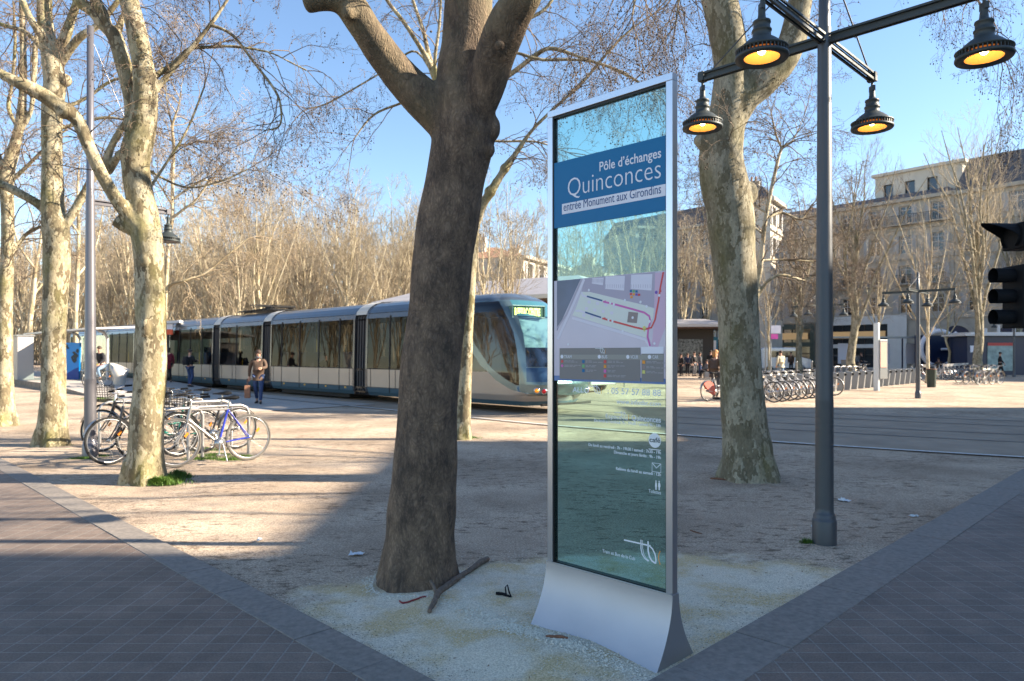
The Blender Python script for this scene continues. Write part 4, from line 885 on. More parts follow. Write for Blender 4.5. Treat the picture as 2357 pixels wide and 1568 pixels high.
for x, cc in cols:      # unreadably small rows of print
    for i in range(len(cc)):
        for j in range(2):
            zz_ = lt-lh*(.42+i*.145+j*.04); s = z5(x, 0)[0]+.017
            for e in range(rr_.randint(2, 4)):
                l = rr_.uniform(.012, .035)
                if s+l > (z5(x, 0)[0]+.15): break
                lg.add([pw(s, zz_, n+.0028), pw(s+l, zz_, n+.0028), pw(s+l, zz_+.004, n+.0028), pw(s, zz_+.004, n+.0028)], [(0, 1, 2, 3)], 10); s += l+.006
leg = lg.build('legend', [M_leg, M_legl, M_wht, M_red, M_mag, M_hdr, M_grn, M_org, M_brn, M_yel, mat('legend_small_print', (.32, .32, .34), .5)], mapo)
for wd, x0, x1 in (('TRAM', 275, 360), ('BUS', 700, 762), ('VCUB', 1025, 1110), ('CAR', 1275, 1340)):
    ptext(wd, (z5(x1, 0)[0], zh), (z5(x0, 0)[0], zh), .018, mapo, M_wht, n=n+.003)
tblogo(mapo, z5(745, 0)[0], lt-lh*.17, .035)
# lower writing on the glass
low = panel; NB = .0065
def lowt(s, x0, y0, x1, y1, cap, off=0.0): return ptext(s, *zz(z6, x0, y0, x1, y1), cap, panel, M_wht2, n=NB, off=off)
lowt('ALLO', 230, 138, 352, 146, .030, .012); lowt(': 05 57 57 88 88', 488, 152, 880, 168, .034, .008)
o1 = tblogo(panel, z6(455, 0)[0], (z6(455, 152)[1]), .050)
lowt('www.infotbc.com', 553, 226, 878, 242, .026, .006)
lowt('Espace', 475, 333, 590, 340, .026, .0); lowt('Quinconces', 665, 352, 880, 362, .030, .012)
tblogo(panel, z6(655, 0)[0], z6(655, 346)[1], .046)
lowt('Du lundi au vendredi 7h - 19h30 / samedi 9h - 18h', 390, 355, 880, 402, .0155, .012)
ci = MB(); cc = z6(835, 497); disc(ci, cc, .0385, NB, 0, 28); ci.build('cafe_badge', M_wht2, panel)
M_dkt = mat('dark_lettering', (.03, .07, .07), .5)
ptext('café', z6(876, 515), z6(797, 515), .026, panel, M_dkt, n=NB+.001, off=.008)
bl = MB(); sa, zb_ = z6(790, 557); sb_, _ = z6(880, 567); bl.add([pw(sa, zb_-.004, NB), pw(sb_, zb_-.004, NB), pw(sb_, zb_, NB), pw(sa, zb_, NB)], [(0, 1, 2, 3)]); bl.build('badge_underline', M_wht2, panel)
lowt('Du lundi au vendredi : 7h - 19h30 / samedi : 7h30 - 19h', 348, 536, 880, 600, .0165, .012)
lowt('Dimanche et jours fériés : 9h - 19h', 535, 592, 880, 635, .0165, .012)
ev = MB(); e0 = z6(815, 715); e1 = z6(880, 670); es0, es1, ez0, ez1 = e0[0], e1[0], e1[1]-.046, e1[1]
strokes(ev, [([(es0, ez0), (es1, ez0), (es1, ez1), (es0, ez1), (es0, ez0)], .003), ([(es0, ez1), ((es0+es1)/2, (ez0+ez1)/2-.002), (es1, ez1)], .004)], 0, NB); ev.build('envelope_symbol', M_wht2, panel)
lowt('Relèves du lundi au samedi : 12h', 550, 713, 880, 761, .0165, .012)
ti = MB(); t0 = z6(856, 862)
for sgn in (-1, 1):
    c_ = t0[0]+sgn*.010; zb2 = t0[1]
    disc(ti, (c_, zb2+.045), .0042, NB); wd = .006 if sgn < 0 else .0075
    poly(ti, [(c_-wd, zb2+.017), (c_+wd, zb2+.017), (c_+wd*.7, zb2+.039), (c_-wd*.7, zb2+.039)], NB); poly(ti, [(c_-.004, zb2), (c_+.004, zb2), (c_+.0045, zb2+.017), (c_-.0045, zb2+.017)], NB)
ti.build('toilet_symbol', M_wht2, panel)
lowt('Toilettes', 790, 884, 880, 893, .019, .0)
lg_ = z6(885, 1415); tblogo(panel, lg_[0], lg_[1]+.004, .108)
lowt('Tram et Bus de la Cub', 450, 1320, 690, 1384, .019, .0)
# ================================================================ lamp posts
M_post = mat('grey_painted_steel', (.085, .092, .102), .42, .35)
M_post2 = mat('mid_grey_painted_steel', (.17, .165, .18), .35, .5)
M_lamp = mat('dark_green_grey_casting', (.045, .055, .055), .5, .2)
M_lens = mat('lit_reflector', (.6, .35, .1), .3, emit=(1, .27, .04), estr=.11)
M_bulb = mat('lit_bulb', (1, .8, .5), .3, emit=(1, .70, .34), estr=8)
M_lensoff = mat('unlit_reflector', (.45, .42, .38), .25, .6)
def lamp(post, c, lit, k, rings=True):
    """bell-shaped hanging lamp; c = centre of the lower rim"""
    c = Vector(c); b = MB()
    b.lathe(c, [(.125, .012), (.183, .0), (.190, .012), (.188, .026), (.168, .030)], 36)
    b.lathe(c, [(.150, .052), (.186, .058), (.190, .068), (.172, .074), (.160, .078), (.140, .105), (.105, .135), (.075, .155), (.066, .165), (.064, .20), (.070, .205), (.070, .215), (.060, .22), (.058, .262), (.064, .266), (.062, .28), (.038, .292), (.03, .30), (.026, .33), (.026, .375)], 36)
    b.box(c+Vector((0, 0, .39)), (.03, .07, .05)); b.cyl(c+Vector((0, 0, .37)), c+Vector((0, 0, .46)), .012, n=8)
    body = b.build('lamp', M_lamp, post)
    lv = MB()
    for i in range(40):
        a = i*2*math.pi/40; e = Vector((math.cos(a), math.sin(a), 0)); t = Vector((-e.y, e.x, 0))
        lv.hexa([c+e*.160-t*.004+Vector((0, 0, .026)), c+e*.184-t*.004+Vector((0, 0, .026)), c+e*.184+t*.004+Vector((0, 0, .026)), c+e*.160+t*.004+Vector((0, 0, .026)), c+e*.160-t*.004+Vector((0, 0, .060)), c+e*.182-t*.004+Vector((0, 0, .060)), c+e*.182+t*.004+Vector((0, 0, .060)), c+e*.160+t*.004+Vector((0, 0, .060))])
    if rings: lv.build('louvres', M_lamp, body)
    ls = MB(); ls.lathe(c, [(.126, .014), (.115, .04), (.10, .10), (.05, .14), (.001, .15)], 24); ls.build('reflector', M_lens if lit else M_lensoff, body)
    if lit: bb = MB(); bb.ball(c+Vector((0, 0, .075)), .032, 12, sc=(1, 1, 1.3)); bb.build('bulb', M_bulb, body)
    return body
def lamp_post(label, x, y, za, ztop, L_, r=.07, lit=False, m=None, rot=0.0, z0=0.0, group='lamp posts with four hanging lamps', arms=(0, 1, 2, 3)):
    m = m or M_post; t = thing('lamp_post', label, 'lamp post', (x, y, z0), group); b = Vector((x, y, z0)); U3 = Vector((0, 0, 1))
    pb = MB(); pb.lathe(b, [(r*1.32, -.05), (r*1.35, .19), (r*1.3, .20), (r*1.22, .205), (r*1.22, .235), (r*1.12, .25), (r*1.02, .26), (r, .30), (r*.98, 1.2), (r*.985, 1.205), (r*.96, 1.22), (r*.74, za-z0-.05), (r*.72, za-z0+.1)], 28)
    pb.lathe(b, [(r*.66, za-z0+.02), (r*.55, ztop-z0), (0.001, ztop-z0+.01)], 20)
    pole = pb.build('pole', m, t)
    for k in arms:
        a = math.pi/4+k*math.pi/2+rot; e = Vector((math.cos(a), math.sin(a), 0)); s = Vector((-e.y, e.x, 0)); c = Vector((x, y, za)); ar = MB()
        for sg in (-1, 1):
            for zo, th in ((-.030, .022), (.030, .018)):
                ar.bar(c+e*.0+s*sg*.022+U3*zo, c+e*(L_+.03)+s*sg*.022+U3*zo, .016, th)
        ar.bar(c, c+e*(L_+.02), .012, .05); ar.box(c+e*L_, (.06, .08, .085), a)
        armo = ar.build('arm', M_lamp if m is M_post else m, t)
        sy = MB(); sy.cyl(c+e*(L_*.93)+U3*.03, Vector((x, y, ztop-.15)), .007, n=6); sy.build('stay', m, t)
        lamp(t, c+e*L_-U3*.50, lit, k)
    return t
lamp_post('near dark lamp post with four lit bell lamps, right of the information panel', 2.64, 6.04, 4.25, 5.2, 1.15, .073, True)
lamp_post('tall light grey lamp post standing before the parked bicycles on the left', -6.52, 11.05, 3.95, 6.66, 1.15, .086, False, M_post2, arms=(0,), group=None)
for (u, v, za, zt, lab) in ((2113, 917, 3.83, 4.5, 'thin grey lamp post beside the dark litter bin at the end of the docks'), (1883, 893, 3.83, 4.6, 'thin lamp post among the docked bicycles, half behind the near lamp post'), (2334, 868, 3.9, 4.6, 'far lamp post in front of the navy kiosk')):
    g_ = G(u, v); lamp_post(lab, g_[0], g_[1], za, zt, 1.15, .075)
# ================================================================ traffic light
M_blk = mat('black_plastic', (.006, .007, .009), .7, spec=.2)
tl = thing('traffic_light', 'black traffic light seen from the side at the right edge of the photo', 'traffic light', (5.16, 7.0, 0))
b = MB(); b.cyl((5.16, 7.0, -.05), (5.16, 7.0, 3.3), .05, n=20); b.lathe((5.16, 7.0, 0), [(.09, 0), (.09, .3), (.05, .34)], 20); b.build('pole', M_blk, tl)
for (za, zb, xs_, nm) in ((1.85, 2.46, 4.90, 'signal_head'), (2.62, 2.87, 4.90, 'pedestrian_signal')):
    b = MB(); b.box((xs_+.10, 7.0, (za+zb)/2), (.20, .30, zb-za)); hd_ = b.build(nm, M_blk, tl, bevel=.012); k = 3 if zb-za > .4 else 1
    for i in range(k):
        zc = za+(zb-za)*(i+.5)/k; vs = MB(); c = Vector((xs_, 7.0, zc)); rr = (zb-za)/k*(.36 if k == 3 else .5)
        n_ = 16; ring0 = []; ring1 = []
        for j in range(n_+1):
            a_ = math.pi*(-.30+1.6*j/n_); l = .19 if k == 3 else .30*max(.1, math.sin(a_))
            ring0.append(c+Vector((0.0, math.cos(a_)*rr, math.sin(a_)*rr))); ring1.append(c+Vector((-l, math.cos(a_)*rr*1.03, math.sin(a_)*rr*1.03)))
        vs.add(ring0+ring1, [(j, j+1, n_+2+j, n_+1+j) for j in range(n_)]); vs.add([p+(Vector((0, 0, .004))) for p in ring0+ring1], [(j, j+1, n_+2+j, n_+1+j) for j in range(n_)])
        vs.build('visor', M_blk, hd_)
b = MB(); b.box((5.07, 7.0, 1.92), (.12, .05, .04)); b.box((5.07, 7.0, 2.4), (.12, .05, .04)); b.box((5.07, 7.0, 2.72), (.12, .05, .04)); b.build('bracket', M_blk, tl)
# ================================================================ small things on the ground
M_wood = mat('weathered_branch', (.16, .12, .09), .85, noise=.4, nscale=30, bump=.003)
M_woodr = mat('reddish_stick', (.20, .09, .05), .8, noise=.3, nscale=40)
M_redw = mat('red_twig', (.22, .012, .015), .5)
M_tissue = mat('crumpled_white_paper', (.62, .66, .70), .8)
def gp(u, v, h=0): x, y, z = G(u, v); return Vector((x, y, float(gz(x, y))+h))
def stick(name, label, pts, mt, cat='twig', fork=None):
    t = MB(); q = [(gp(u, v, w_/2/F0*gp(u, v).y), w_/2/F0*gp(u, v).y) for u, v, w_ in pts]; q = dense(q, 3); rn_ = random.Random(len(label))
    t.tube([p+Vector((rn_.gauss(0, .002), rn_.gauss(0, .002), 0)) for p, r in q], [r*rn_.uniform(.88, 1.12) for p, r in q], 9)
    if fork:
        for f_ in fork: qf = [(gp(u, v, h), w_/2/F0*gp(u, v).y) for u, v, w_, h in f_]; t.tube([p for p, r in qf], [r for p, r in qf], 7)
    return tag(t.build(name, mt), label, cat)
stick('fallen_branch', 'long bare fallen branch lying between the leaning plane tree and the information panel', [(1122, 1292, 11), (1105, 1302, 13), (1075, 1325, 13), (1050, 1345, 13), (1030, 1362, 14), (1008, 1378, 14), (1001, 1393, 13), (988, 1413, 10)], M_wood, 'branch', [[(1003, 1376, 8, .02), (996, 1368, 9, .05), (990, 1366, 8, .07)], [(1040, 1352, 4, .02), (1060, 1351, 3, .04), (1070, 1350, 2, .04)]])
stick('red_twig', 'thin dark red twig left of the fallen branch', [(920, 1385, 4), (928, 1390, 4), (948, 1386, 4), (970, 1380, 4), (984, 1378, 3)], M_redw)
stick('black_strap', 'short black strap with a small loop right of the fallen branch', [(1141, 1377, 7), (1155, 1378, 7), (1170, 1381, 5), (1177, 1382, 4)], M_blk, 'litter', [[(1165, 1380, 4, .01), (1163, 1373, 3, .04), (1168, 1371, 3, .05), (1172, 1377, 4, .02), (1176, 1382, 3, .01)]])
stick('stick', 'short reddish stick on the gravel at the foot of the information panel', [(1256, 1478, 5), (1270, 1480, 7), (1290, 1483, 8), (1306, 1485, 6)], M_woodr)
stick('stick', 'small brown stick lying left of the near lamp post foot', [(1588, 1222, 2), (1600, 1226, 3), (1617, 1230, 2)], M_woodr)
stick('stick', 'reddish stick at the left foot of the mottled plane tree', [(1634, 1100, 3), (1652, 1102, 5), (1672, 1104, 3)], M_woodr)
def paper(label, u, v, sx, sy, seed):
    rn_ = random.Random(seed); c = gp(u, v); mb = MB(); n = 7; vs = []
    for i in range(n):
        for j in range(n): vs.append(c+Vector(((i/(n-1)-.5)*sx+rn_.gauss(0, sx*.05), (j/(n-1)-.5)*sy+rn_.gauss(0, sy*.06), .008+abs(rn_.gauss(0, .012)))))
    mb.add(vs, [(i*n+j, (i+1)*n+j, (i+1)*n+j+1, i*n+j+1) for i in range(n-1) for j in range(n-1)]); tag(mb.build('paper_scrap', M_tissue), label, 'litter', 'paper scraps on the dirt')
paper('crumpled pale paper scrap left of the leaning plane trunk', 820, 1278, .105, .07, 1)
paper('flat white paper scrap right of the near lamp post', 1944, 1154, .10, .09, 2)
paper('tiny white paper scrap near the left kerb', 597, 1244, .03, .06, 3)
paper('small white scrap at the foot of the near lamp post', 1872, 1215, .03, .04, 4)
paper('small grey-white scrap by the right kerb', 2103, 1190, .07, .05, 5)
# gravel stones and trodden bits: uncountable
def scatter(name, label, cat, n, fn, size, mt, seed, flat=.6, kindf=None):
    rn_ = np.random.RandomState(seed); o = np.array([[1, 0, 0], [0, 1, 0], [-1, 0, 0], [0, -1, 0], [0, 0, 1], [0, 0, -.6]]); f = np.array([[0, 1, 4], [1, 2, 4], [2, 3, 4], [3, 0, 4], [1, 0, 5], [2, 1, 5], [3, 2, 5], [0, 3, 5]])
    pts = []
    while len(pts) < n:
        x, y, s_ = fn(rn_)
        if x is not None: pts.append((x, y, s_))
    pts = np.array(pts); k = len(pts); sz = pts[:, 2]*rn_.uniform(size[0], size[1], k); ang = rn_.uniform(0, 6.28, k); asp = rn_.uniform(.5, 1, k)*(1 if flat > .3 else .35)
    V = o[None]*np.stack([sz, sz*asp, sz*flat*rn_.uniform(.6, 1.1, k)], 1)[:, None]; V = V*(1+rn_.uniform(-.25, .25, V.shape)); ca_, sa_ = np.cos(ang)[:, None], np.sin(ang)[:, None]
    Xr = V[..., 0]*ca_-V[..., 1]*sa_; Yr = V[..., 0]*sa_+V[..., 1]*ca_; zb = gz(pts[:, 0], pts[:, 1])+sz*flat*.3
    V = np.stack([Xr+pts[:, 0:1], Yr+pts[:, 1:2], V[..., 2]+zb[:, None]], -1).reshape(-1, 3); F = (np.arange(k)[:, None, None]*6+f[None]).reshape(-1, 3)
    return tag(link(name, fast_mesh(name, V, F, [mt], smooth=False)), label, cat, kind='stuff')
def in_dirt(x, y): return (x+y)*S2 > KL1+.01 and (y-x)*S2 > KR1+.01
def f_gravel(r):
    x = .75+r.normal()*1.0; y = 4.2+r.normal()*.75
    return (x, y, 1) if in_dirt(x, y) and y > 3.2 else (None, 0, 0)
M_grav = mat('limestone_gravel', (.70, .65, .53), .9, noise=.3, nscale=60)
scatter('gravel', 'pale crushed limestone scattered around the foot of the information panel', 'gravel', 9000, f_gravel, (.0025, .0065), M_grav, 1)
def f_heap(r):
    if r.rand() < .7: x = .15+r.normal()*.28; y = 4.56-x*.95-.40+r.normal()*.06
    else: a_ = r.uniform(0, 6.28); x = -.66+math.cos(a_)*(.31+abs(r.normal())*.04); y = 5.02+math.sin(a_)*(.31+abs(r.normal())*.04)
    return (x, y, 1) if in_dirt(x, y) else (None, 0, 0)
scatter('gravel', 'heaped coarse limestone chips along the foot of the panel and the leaning trunk', 'gravel', 3200, f_heap, (.004, .011), M_grav, 2)
M_deb = mat('dry_plant_litter', (.13, .09, .06), .9)
def f_deb(r):
    if r.rand() < .55:     # gathered along the kerbs
        if r.rand() < .5: p = KL1+abs(r.normal())*.12; q = r.uniform(2, 9)
        else: q = KR1+abs(r.normal())*.22; p = r.uniform(2.2, 11)
        x, y, _ = AB(p, q)
    else: x = r.uniform(-6, 6); y = r.uniform(3.4, 12)
    return (x, y, 1) if in_dirt(x, y) else (None, 0, 0)
scatter('plant_litter', 'dark bits of bark and leaf trodden into the dirt and gathered along the kerbs', 'plant litter', 7000, f_deb, (.003, .010), M_deb, 3, flat=.18)
M_leaf = mat('dry_brown_leaf', (.22, .10, .04), .8)
def f_leaf(r):
    x = r.uniform(-6, 6); y = 3.4+r.rand()**1.5*8
    return (x, y, 1) if in_dirt(x, y) or r.rand() < .1 else (None, 0, 0)
scatter('fallen_leaves', 'small dry brown leaf scraps scattered over the dirt', 'leaves', 260, f_leaf, (.010, .022), M_leaf, 4, flat=.12)
# grass tufts
M_grass = mat('green_grass', (.085, .17, .018), .6, noise=.4, nscale=14)
def grass(label, spots, n, h, seed):
    r = np.random.RandomState(seed); V = []; F = []
    for k in range(n):
        sx, sy, rx, ry = spots[r.randint(len(spots))]; x = sx+r.normal()*rx*.5; y = sy+r.normal()*ry*.5; a_ = r.uniform(0, 6.28); hh = h*r.uniform(.4, 1.1)*max(.35, 1-.5*(((x-sx)/rx)**2+((y-sy)/ry)**2)); le = r.uniform(.2, .9)*hh; w_ = r.uniform(.0025, .005)
        b0 = np.array([x, y, pz(x, y)-.01]); s = np.array([-math.sin(a_), math.cos(a_), 0])*w_; d_ = np.array([math.cos(a_), math.sin(a_), 0]); i = len(V)
        m1 = b0+d_*le*.35+np.array([0, 0, hh*.65]); tp = b0+d_*le+np.array([0, 0, hh]); V += [b0-s, b0+s, m1+s*.8, m1-s*.8, tp+s*.1, tp-s*.1]; F += [[i, i+1, i+2, i+3], [i+3, i+2, i+4, i+5]]
    tag(link('grass', fast_mesh('grass', V, np.array(F), [M_grass], smooth=False)), label, 'grass', kind='stuff')
def gs(*l): return [(G(u, v)[0], G(u, v)[1], rx, ry) for u, v, rx, ry in l]
grass('bright green grass tuft at the foot of the plane tree in front of the bicycles', gs((345, 1112, .22, .08), (378, 1108, .25, .12), (408, 1098, .16, .12), (365, 1114, .22, .07)), 5200, .11, 1)
grass('thin green grass under the wheels of the parked silver and blue bicycle', gs((470, 1056, .35, .12), (500, 1048, .3, .15), (530, 1058, .25, .1), (480, 1035, .4, .25), (560, 1052, .2, .1)), 2600, .055, 2)
grass('small green grass tuft at the foot of the tall light grey lamp post', gs((190, 1056, .25, .08), (225, 1050, .2, .08)), 1100, .05, 3)
grass('small grass tuft at the foot of the mottled plane tree left of the lamp post', gs((120, 1025, .3, .12),), 900, .06, 4)
grass('strip of grass along the ramp edge of the tram platform', gs((225, 918, .8, .4), (255, 925, .6, .25), (240, 922, .8, .3)), 1500, .07, 5)
grass('sparse grass at the foot of the sunlit slim trunk', gs((1075, 1008, .3, .2),), 500, .05, 6)
grass('tiny grass tuft left of the near lamp post foot', gs((1856, 1248, .06, .04),), 160, .05, 7)
# ================================================================ tram
M_troof = mat('tram_blue_grey_roof', (.07, .088, .108), .28, .35, coat=.4)
M_tband = mat('tram_dark_band', (.05, .055, .065), .25, .2, coat=.4)
M_tbody = mat('tram_champagne_body', (.34, .30, .262), .38, .35, coat=.3, noise=.05, nscale=1.5)
M_tskirt = mat('tram_blue_skirt', (.06, .12, .16), .4, .2)
M_tarch = mat('tram_blue_green_arch', (.11, .165, .18), .25, .4, coat=.7)
M_tglass = glass('tram_window_glass', (.24, .235, .22), refl=.015, rough=.0, edge=.07)
M_tcab = glass('tram_cab_glass', (.14, .15, .20), refl=.03, rough=.0, edge=.22)
M_tws = glass('tram_windscreen_glass', (.55, .68, .70), refl=.10, rough=.0, edge=.7)
M_tbell = mat('tram_bellows_rubber', (.05, .048, .05), .7)
M_tint = mat('tram_interior', (.10, .105, .11), .7)
M_tseat = mat('tram_seat', (.03, .05, .12), .7)
M_tpole = mat('tram_yellow_pole', (.65, .55, .05), .4)
M_tbeige = mat('tram_cream_fairing', (.60, .56, .48), .5)
M_under = mat('tram_underframe', (.018, .017, .016), .8)
M_dest = mat('tram_visor_teal', (.05, .17, .20), .2, .2, coat=.6)
M_led = mat('yellow_green_leds', (.5, .6, .15), .5, emit=(.55, .72, .18), estr=.9)
M_blind = mat('pale_sun_blind', (.40, .58, .58), .8)
TE = Vector((S2, -S2, 0)); TN = Vector((-S2, -S2, 0)); TNOSE = Vector((1.60, 19.0, 0))
def tp(t, w_, z): return TNOSE-TE*t+TN*w_+Vector((0, 0, z+.04))
tram = thing('tram', 'long blue-grey and champagne tram standing at the stop behind the trees', 'tram', tuple(tp(22, 0, 0)))
PRF = [(.18, 1.10), (.3, 1.17), (.45, 1.2), (1.06, 1.2), (2.72, 1.155), (2.88, 1.12), (3.0, 1.05), (3.12, .93), (3.22, .74), (3.28, .5), (3.30, .25), (3.30, 0)]
def prW(z):
    for (z0_, w0_), (z1_, w1_) in zip(PRF, PRF[1:]):
        if z0_ <= z <= z1_: return w0_+(w1_-w0_)*(z-z0_)/max(1e-6, z1_-z0_)
    return PRF[-1][1]
def interp(z, tab):
    if z <= tab[0][0]: return tab[0][1]
    for (a_, b0), (c_, d_) in zip(tab, tab[1:]):
        if z <= c_: return b0+(d_-b0)*(z-a_)/(c_-a_)
    return tab[-1][1]
GW = .34; BND = [8.3, 15.1, 20.0, 26.1, 30.8, 36.8]; secs = []; t0_ = 3.2
for b_ in BND: secs.append((t0_, b_-GW)); t0_ = b_+GW
secs.append((t0_, 44.5)); rt = random.Random(2)
doors = {0: [5.2, 6.6], 1: [9.6, 11.0, 12.4, 13.8], 2: [17.9], 3: [21.6, 23.0, 24.4], 4: [28.5], 5: [32.4, 33.8, 35.2], 6: [38.5, 40, 41.5, 43]}
for si, (ta, tb) in enumerate(secs):
    body = MB()
    for sg in (1, -1):
        for (z0_, w0_), (z1_, w1_) in zip(PRF, PRF[1:]):
            if abs(z0_-1.06) < .01: continue
            m_ = 2 if z1_ <= .45 else (1 if z1_ <= 1.06 else (3 if z1_ <= 2.88 else 0)); N_ = 1
            v = [tp(tb, sg*w0_, z0_), tp(ta, sg*w0_, z0_), tp(ta, sg*w1_, z1_), tp(tb, sg*w1_, z1_)]
            body.add(v if sg == 1 else v[::-1], [(0, 1, 2, 3)], m_, z0_ > 2.9)
    for t_ in (ta, tb):
        if t_ == 3.2: continue
        ring = [tp(t_, w_, z_) for z_, w_ in PRF]+[tp(t_, -w_, z_) for z_, w_ in PRF[::-1]][1:]
        k = len(PRF); ww = 1.0
        # end walls with a passage
        body.add([tp(t_, 1.2, .18), tp(t_, .75, .18), tp(t_, .75, 3.05), tp(t_, 1.08, 2.95)], [(0, 1, 2, 3)], 3); body.add([tp(t_, -1.2, .18), tp(t_, -.75, .18), tp(t_, -.75, 3.05), tp(t_, -1.08, 2.95)], [(0, 1, 2, 3)], 3)
        # dark rounded rim at each module end
        for sg in (1, -1):
            for (z0_, w0_), (z1_, w1_) in zip(PRF[:-1], PRF[1:-1]):
                d_ = .10 if t_ == tb else -.10
                body.hexa([tp(t_, sg*(w0_+.008), z0_), tp(t_-d_, sg*(w0_+.008), z0_), tp(t_-d_, sg*(w0_-.05), z0_), tp(t_, sg*(w0_-.05), z0_), tp(t_, sg*(w1_+.008), z1_+.005), tp(t_-d_, sg*(w1_+.008), z1_+.005), tp(t_-d_, sg*(w1_-.05), z1_), tp(t_, sg*(w1_-.05), z1_)], 3)
    body.quad(tp(ta, 1.1, .36), tp(tb, 1.1, .36), tp(tb, -1.1, .36), tp(ta, -1.1, .36), 4)
    bo = body.build('carriage_body', [M_troof, M_tbody, M_tskirt, M_tband, M_tint], tram)
    # seams: roof joint, waist line, panel joints
    sm = MB()
    for z_, th in ((2.885, .02), (1.06, .03), (.46, .015)):
        for sg in (1, -1): w_ = prW(z_)+.004; sm.hexa([tp(ta, sg*w_, z_-th/2), tp(tb, sg*w_, z_-th/2), tp(tb, sg*(w_-.02), z_-th/2), tp(ta, sg*(w_-.02), z_-th/2), tp(ta, sg*w_, z_+th/2), tp(tb, sg*w_, z_+th/2), tp(tb, sg*(w_-.02), z_+th/2), tp(ta, sg*(w_-.02), z_+th/2)])
    cuts = [ta]+doors[si]+[tb]
    for t_ in doors[si]:
        for sg in (1, -1): sm.bar(tp(t_, sg*1.203, .30), tp(t_, sg*1.203, 1.06), .018, .012, up=tuple(TN)); sm.bar(tp(t_, sg*1.195, 1.06), tp(t_, sg*1.152, 2.78), .055, .03, up=tuple(TN))
    for t_ in (ta+.3, tb-.3, (ta+tb)/2+.7): sm.bar(tp(t_, 1.203, .46), tp(t_, 1.203, 1.06), .010, .012, up=tuple(TN))
    sm.build('body_seams', M_under, bo)
    for j in range(len(cuts)-1):
        for sg in (1, -1):
            gl = MB(); x0, x1 = cuts[j]+.03, cuts[j+1]-.03; v = [tp(x1, sg*1.197, 1.075), tp(x0, sg*1.197, 1.075), tp(x0, sg*1.152, 2.72), tp(x1, sg*1.152, 2.72)]
            gl.add(v if sg == 1 else v[::-1], [(0, 1, 2, 3)]); gl.build('window', M_tglass, tram)
    it = MB()
    for j, t_ in enumerate(np.arange(ta+.5, tb-.3, .85)):
        for w_ in (-.75, .75):
            if any(abs(t_-d_) < .6 for d_ in doors[si]): continue
            c = tp(t_, w_, .85); it.box(c, (.45, .8, .12), math.atan2(TE.y, TE.x), 0); it.box(tp(t_+.2, w_, 1.25), (.08, .8, .75), math.atan2(TE.y, TE.x), 0)
    it.build('seats', M_tseat, tram)
    it = MB()
    for j, t_ in enumerate(np.arange(ta+.7, tb-.3, 1.5)): it.cyl(tp(t_, .35*(-1)**j, .4), tp(t_, .35*(-1)**j, 2.75), .018, n=6)
    it.build('handrails', M_tpole, tram)
    if si:
        un = MB(); un.box(tp((ta+tb)/2, 0, .15), ((tb-ta)*.8, 2.0, .22), math.atan2(TE.y, TE.x)); un.build('underframe', M_under, tram)
# small amber side markers
am = mat('amber_marker', (.8, .42, .03), .4)
for t_ in (9.2, 10.5, 12.0, 13.6, 16.2, 18.6, 21.2, 23.4, 25.4, 28.0, 5.6, 4.2):
    mk = MB(); mk.box(tp(t_, 1.185, .40), (.10, .03, .05), math.atan2(TE.y, TE.x)); mk.build('side_marker', am, tram)
# bellows and roof fairings between the modules
for b_ in BND:
    bl = MB(); k = 9
    for i in range(k):
        t_ = b_-GW+2*GW*(i+.5)/k; sc_ = .955 if i % 2 else .90; h = GW/k*1.02
        pts = [(z_, w_) for z_, w_ in PRF[:-1]]
        for sg in (1, -1):
            for (z0_, w0_), (z1_, w1_) in zip(pts, pts[1:]):
                bl.quad(tp(t_-h, sg*w0_*sc_, z0_), tp(t_+h, sg*w0_*(.955 if i % 2 else .90), z0_), tp(t_+h, sg*w1_*sc_, z1_-.05), tp(t_-h, sg*w1_*sc_, z1_-.05))
    for i in range(k+1):
        t_ = b_-GW+2*GW*i/k
        for sg in (1, -1):
            for (z0_, w0_), (z1_, w1_) in zip(PRF[:-2], PRF[1:-1]): bl.quad(tp(t_, sg*w0_*.96, z0_), tp(t_, sg*w0_*.89, z0_), tp(t_, sg*w1_*.89, z1_-.05), tp(t_, sg*w1_*.96, z1_-.05))
    bl.quad(tp(b_-GW, 1.0, .34), tp(b_+GW, 1.0, .34), tp(b_+GW, -1.0, .34), tp(b_-GW, -1.0, .34))
    bl.build('bellows', M_tbell, tram)
    fa = MB(); pr = [(1.14, 2.86), (1.09, 2.98), (.97, 3.12), (.78, 3.23), (.5, 3.31), (0, 3.34), (-.5, 3.31), (-.97, 3.12), (-1.14, 2.86)]
    for i in range(len(pr)-1):
        (w0_, z0_), (w1_, z1_) = pr[i], pr[i+1]
        fa.quad(tp(b_-GW+.02, w0_, z0_), tp(b_+GW-.02, w0_, z0_), tp(b_+GW-.02, w1_, z1_), tp(b_-GW+.02, w1_, z1_))
    fa.build('roof_fairing', M_tbeige, tram)
# folded current collector on the roof
pg = MB()
for w_ in (-.5, .5): pg.bar(tp(18.6, w_, 3.36), tp(16.0, w_, 3.52), .05, .05); pg.bar(tp(16.0, w_, 3.52), tp(18.2, w_*.6, 3.62), .04, .04)
for t_ in (16.6, 17.1): pg.bar(tp(t_, -.9, 3.62), tp(t_, .9, 3.62), .06, .05)
for t_ in np.arange(16.0, 18.9, .45): pg.box(tp(t_, 0, 3.42), (.3, 1.3, .06), math.atan2(TE.y, TE.x))
pg.build('pantograph', M_under, tram)
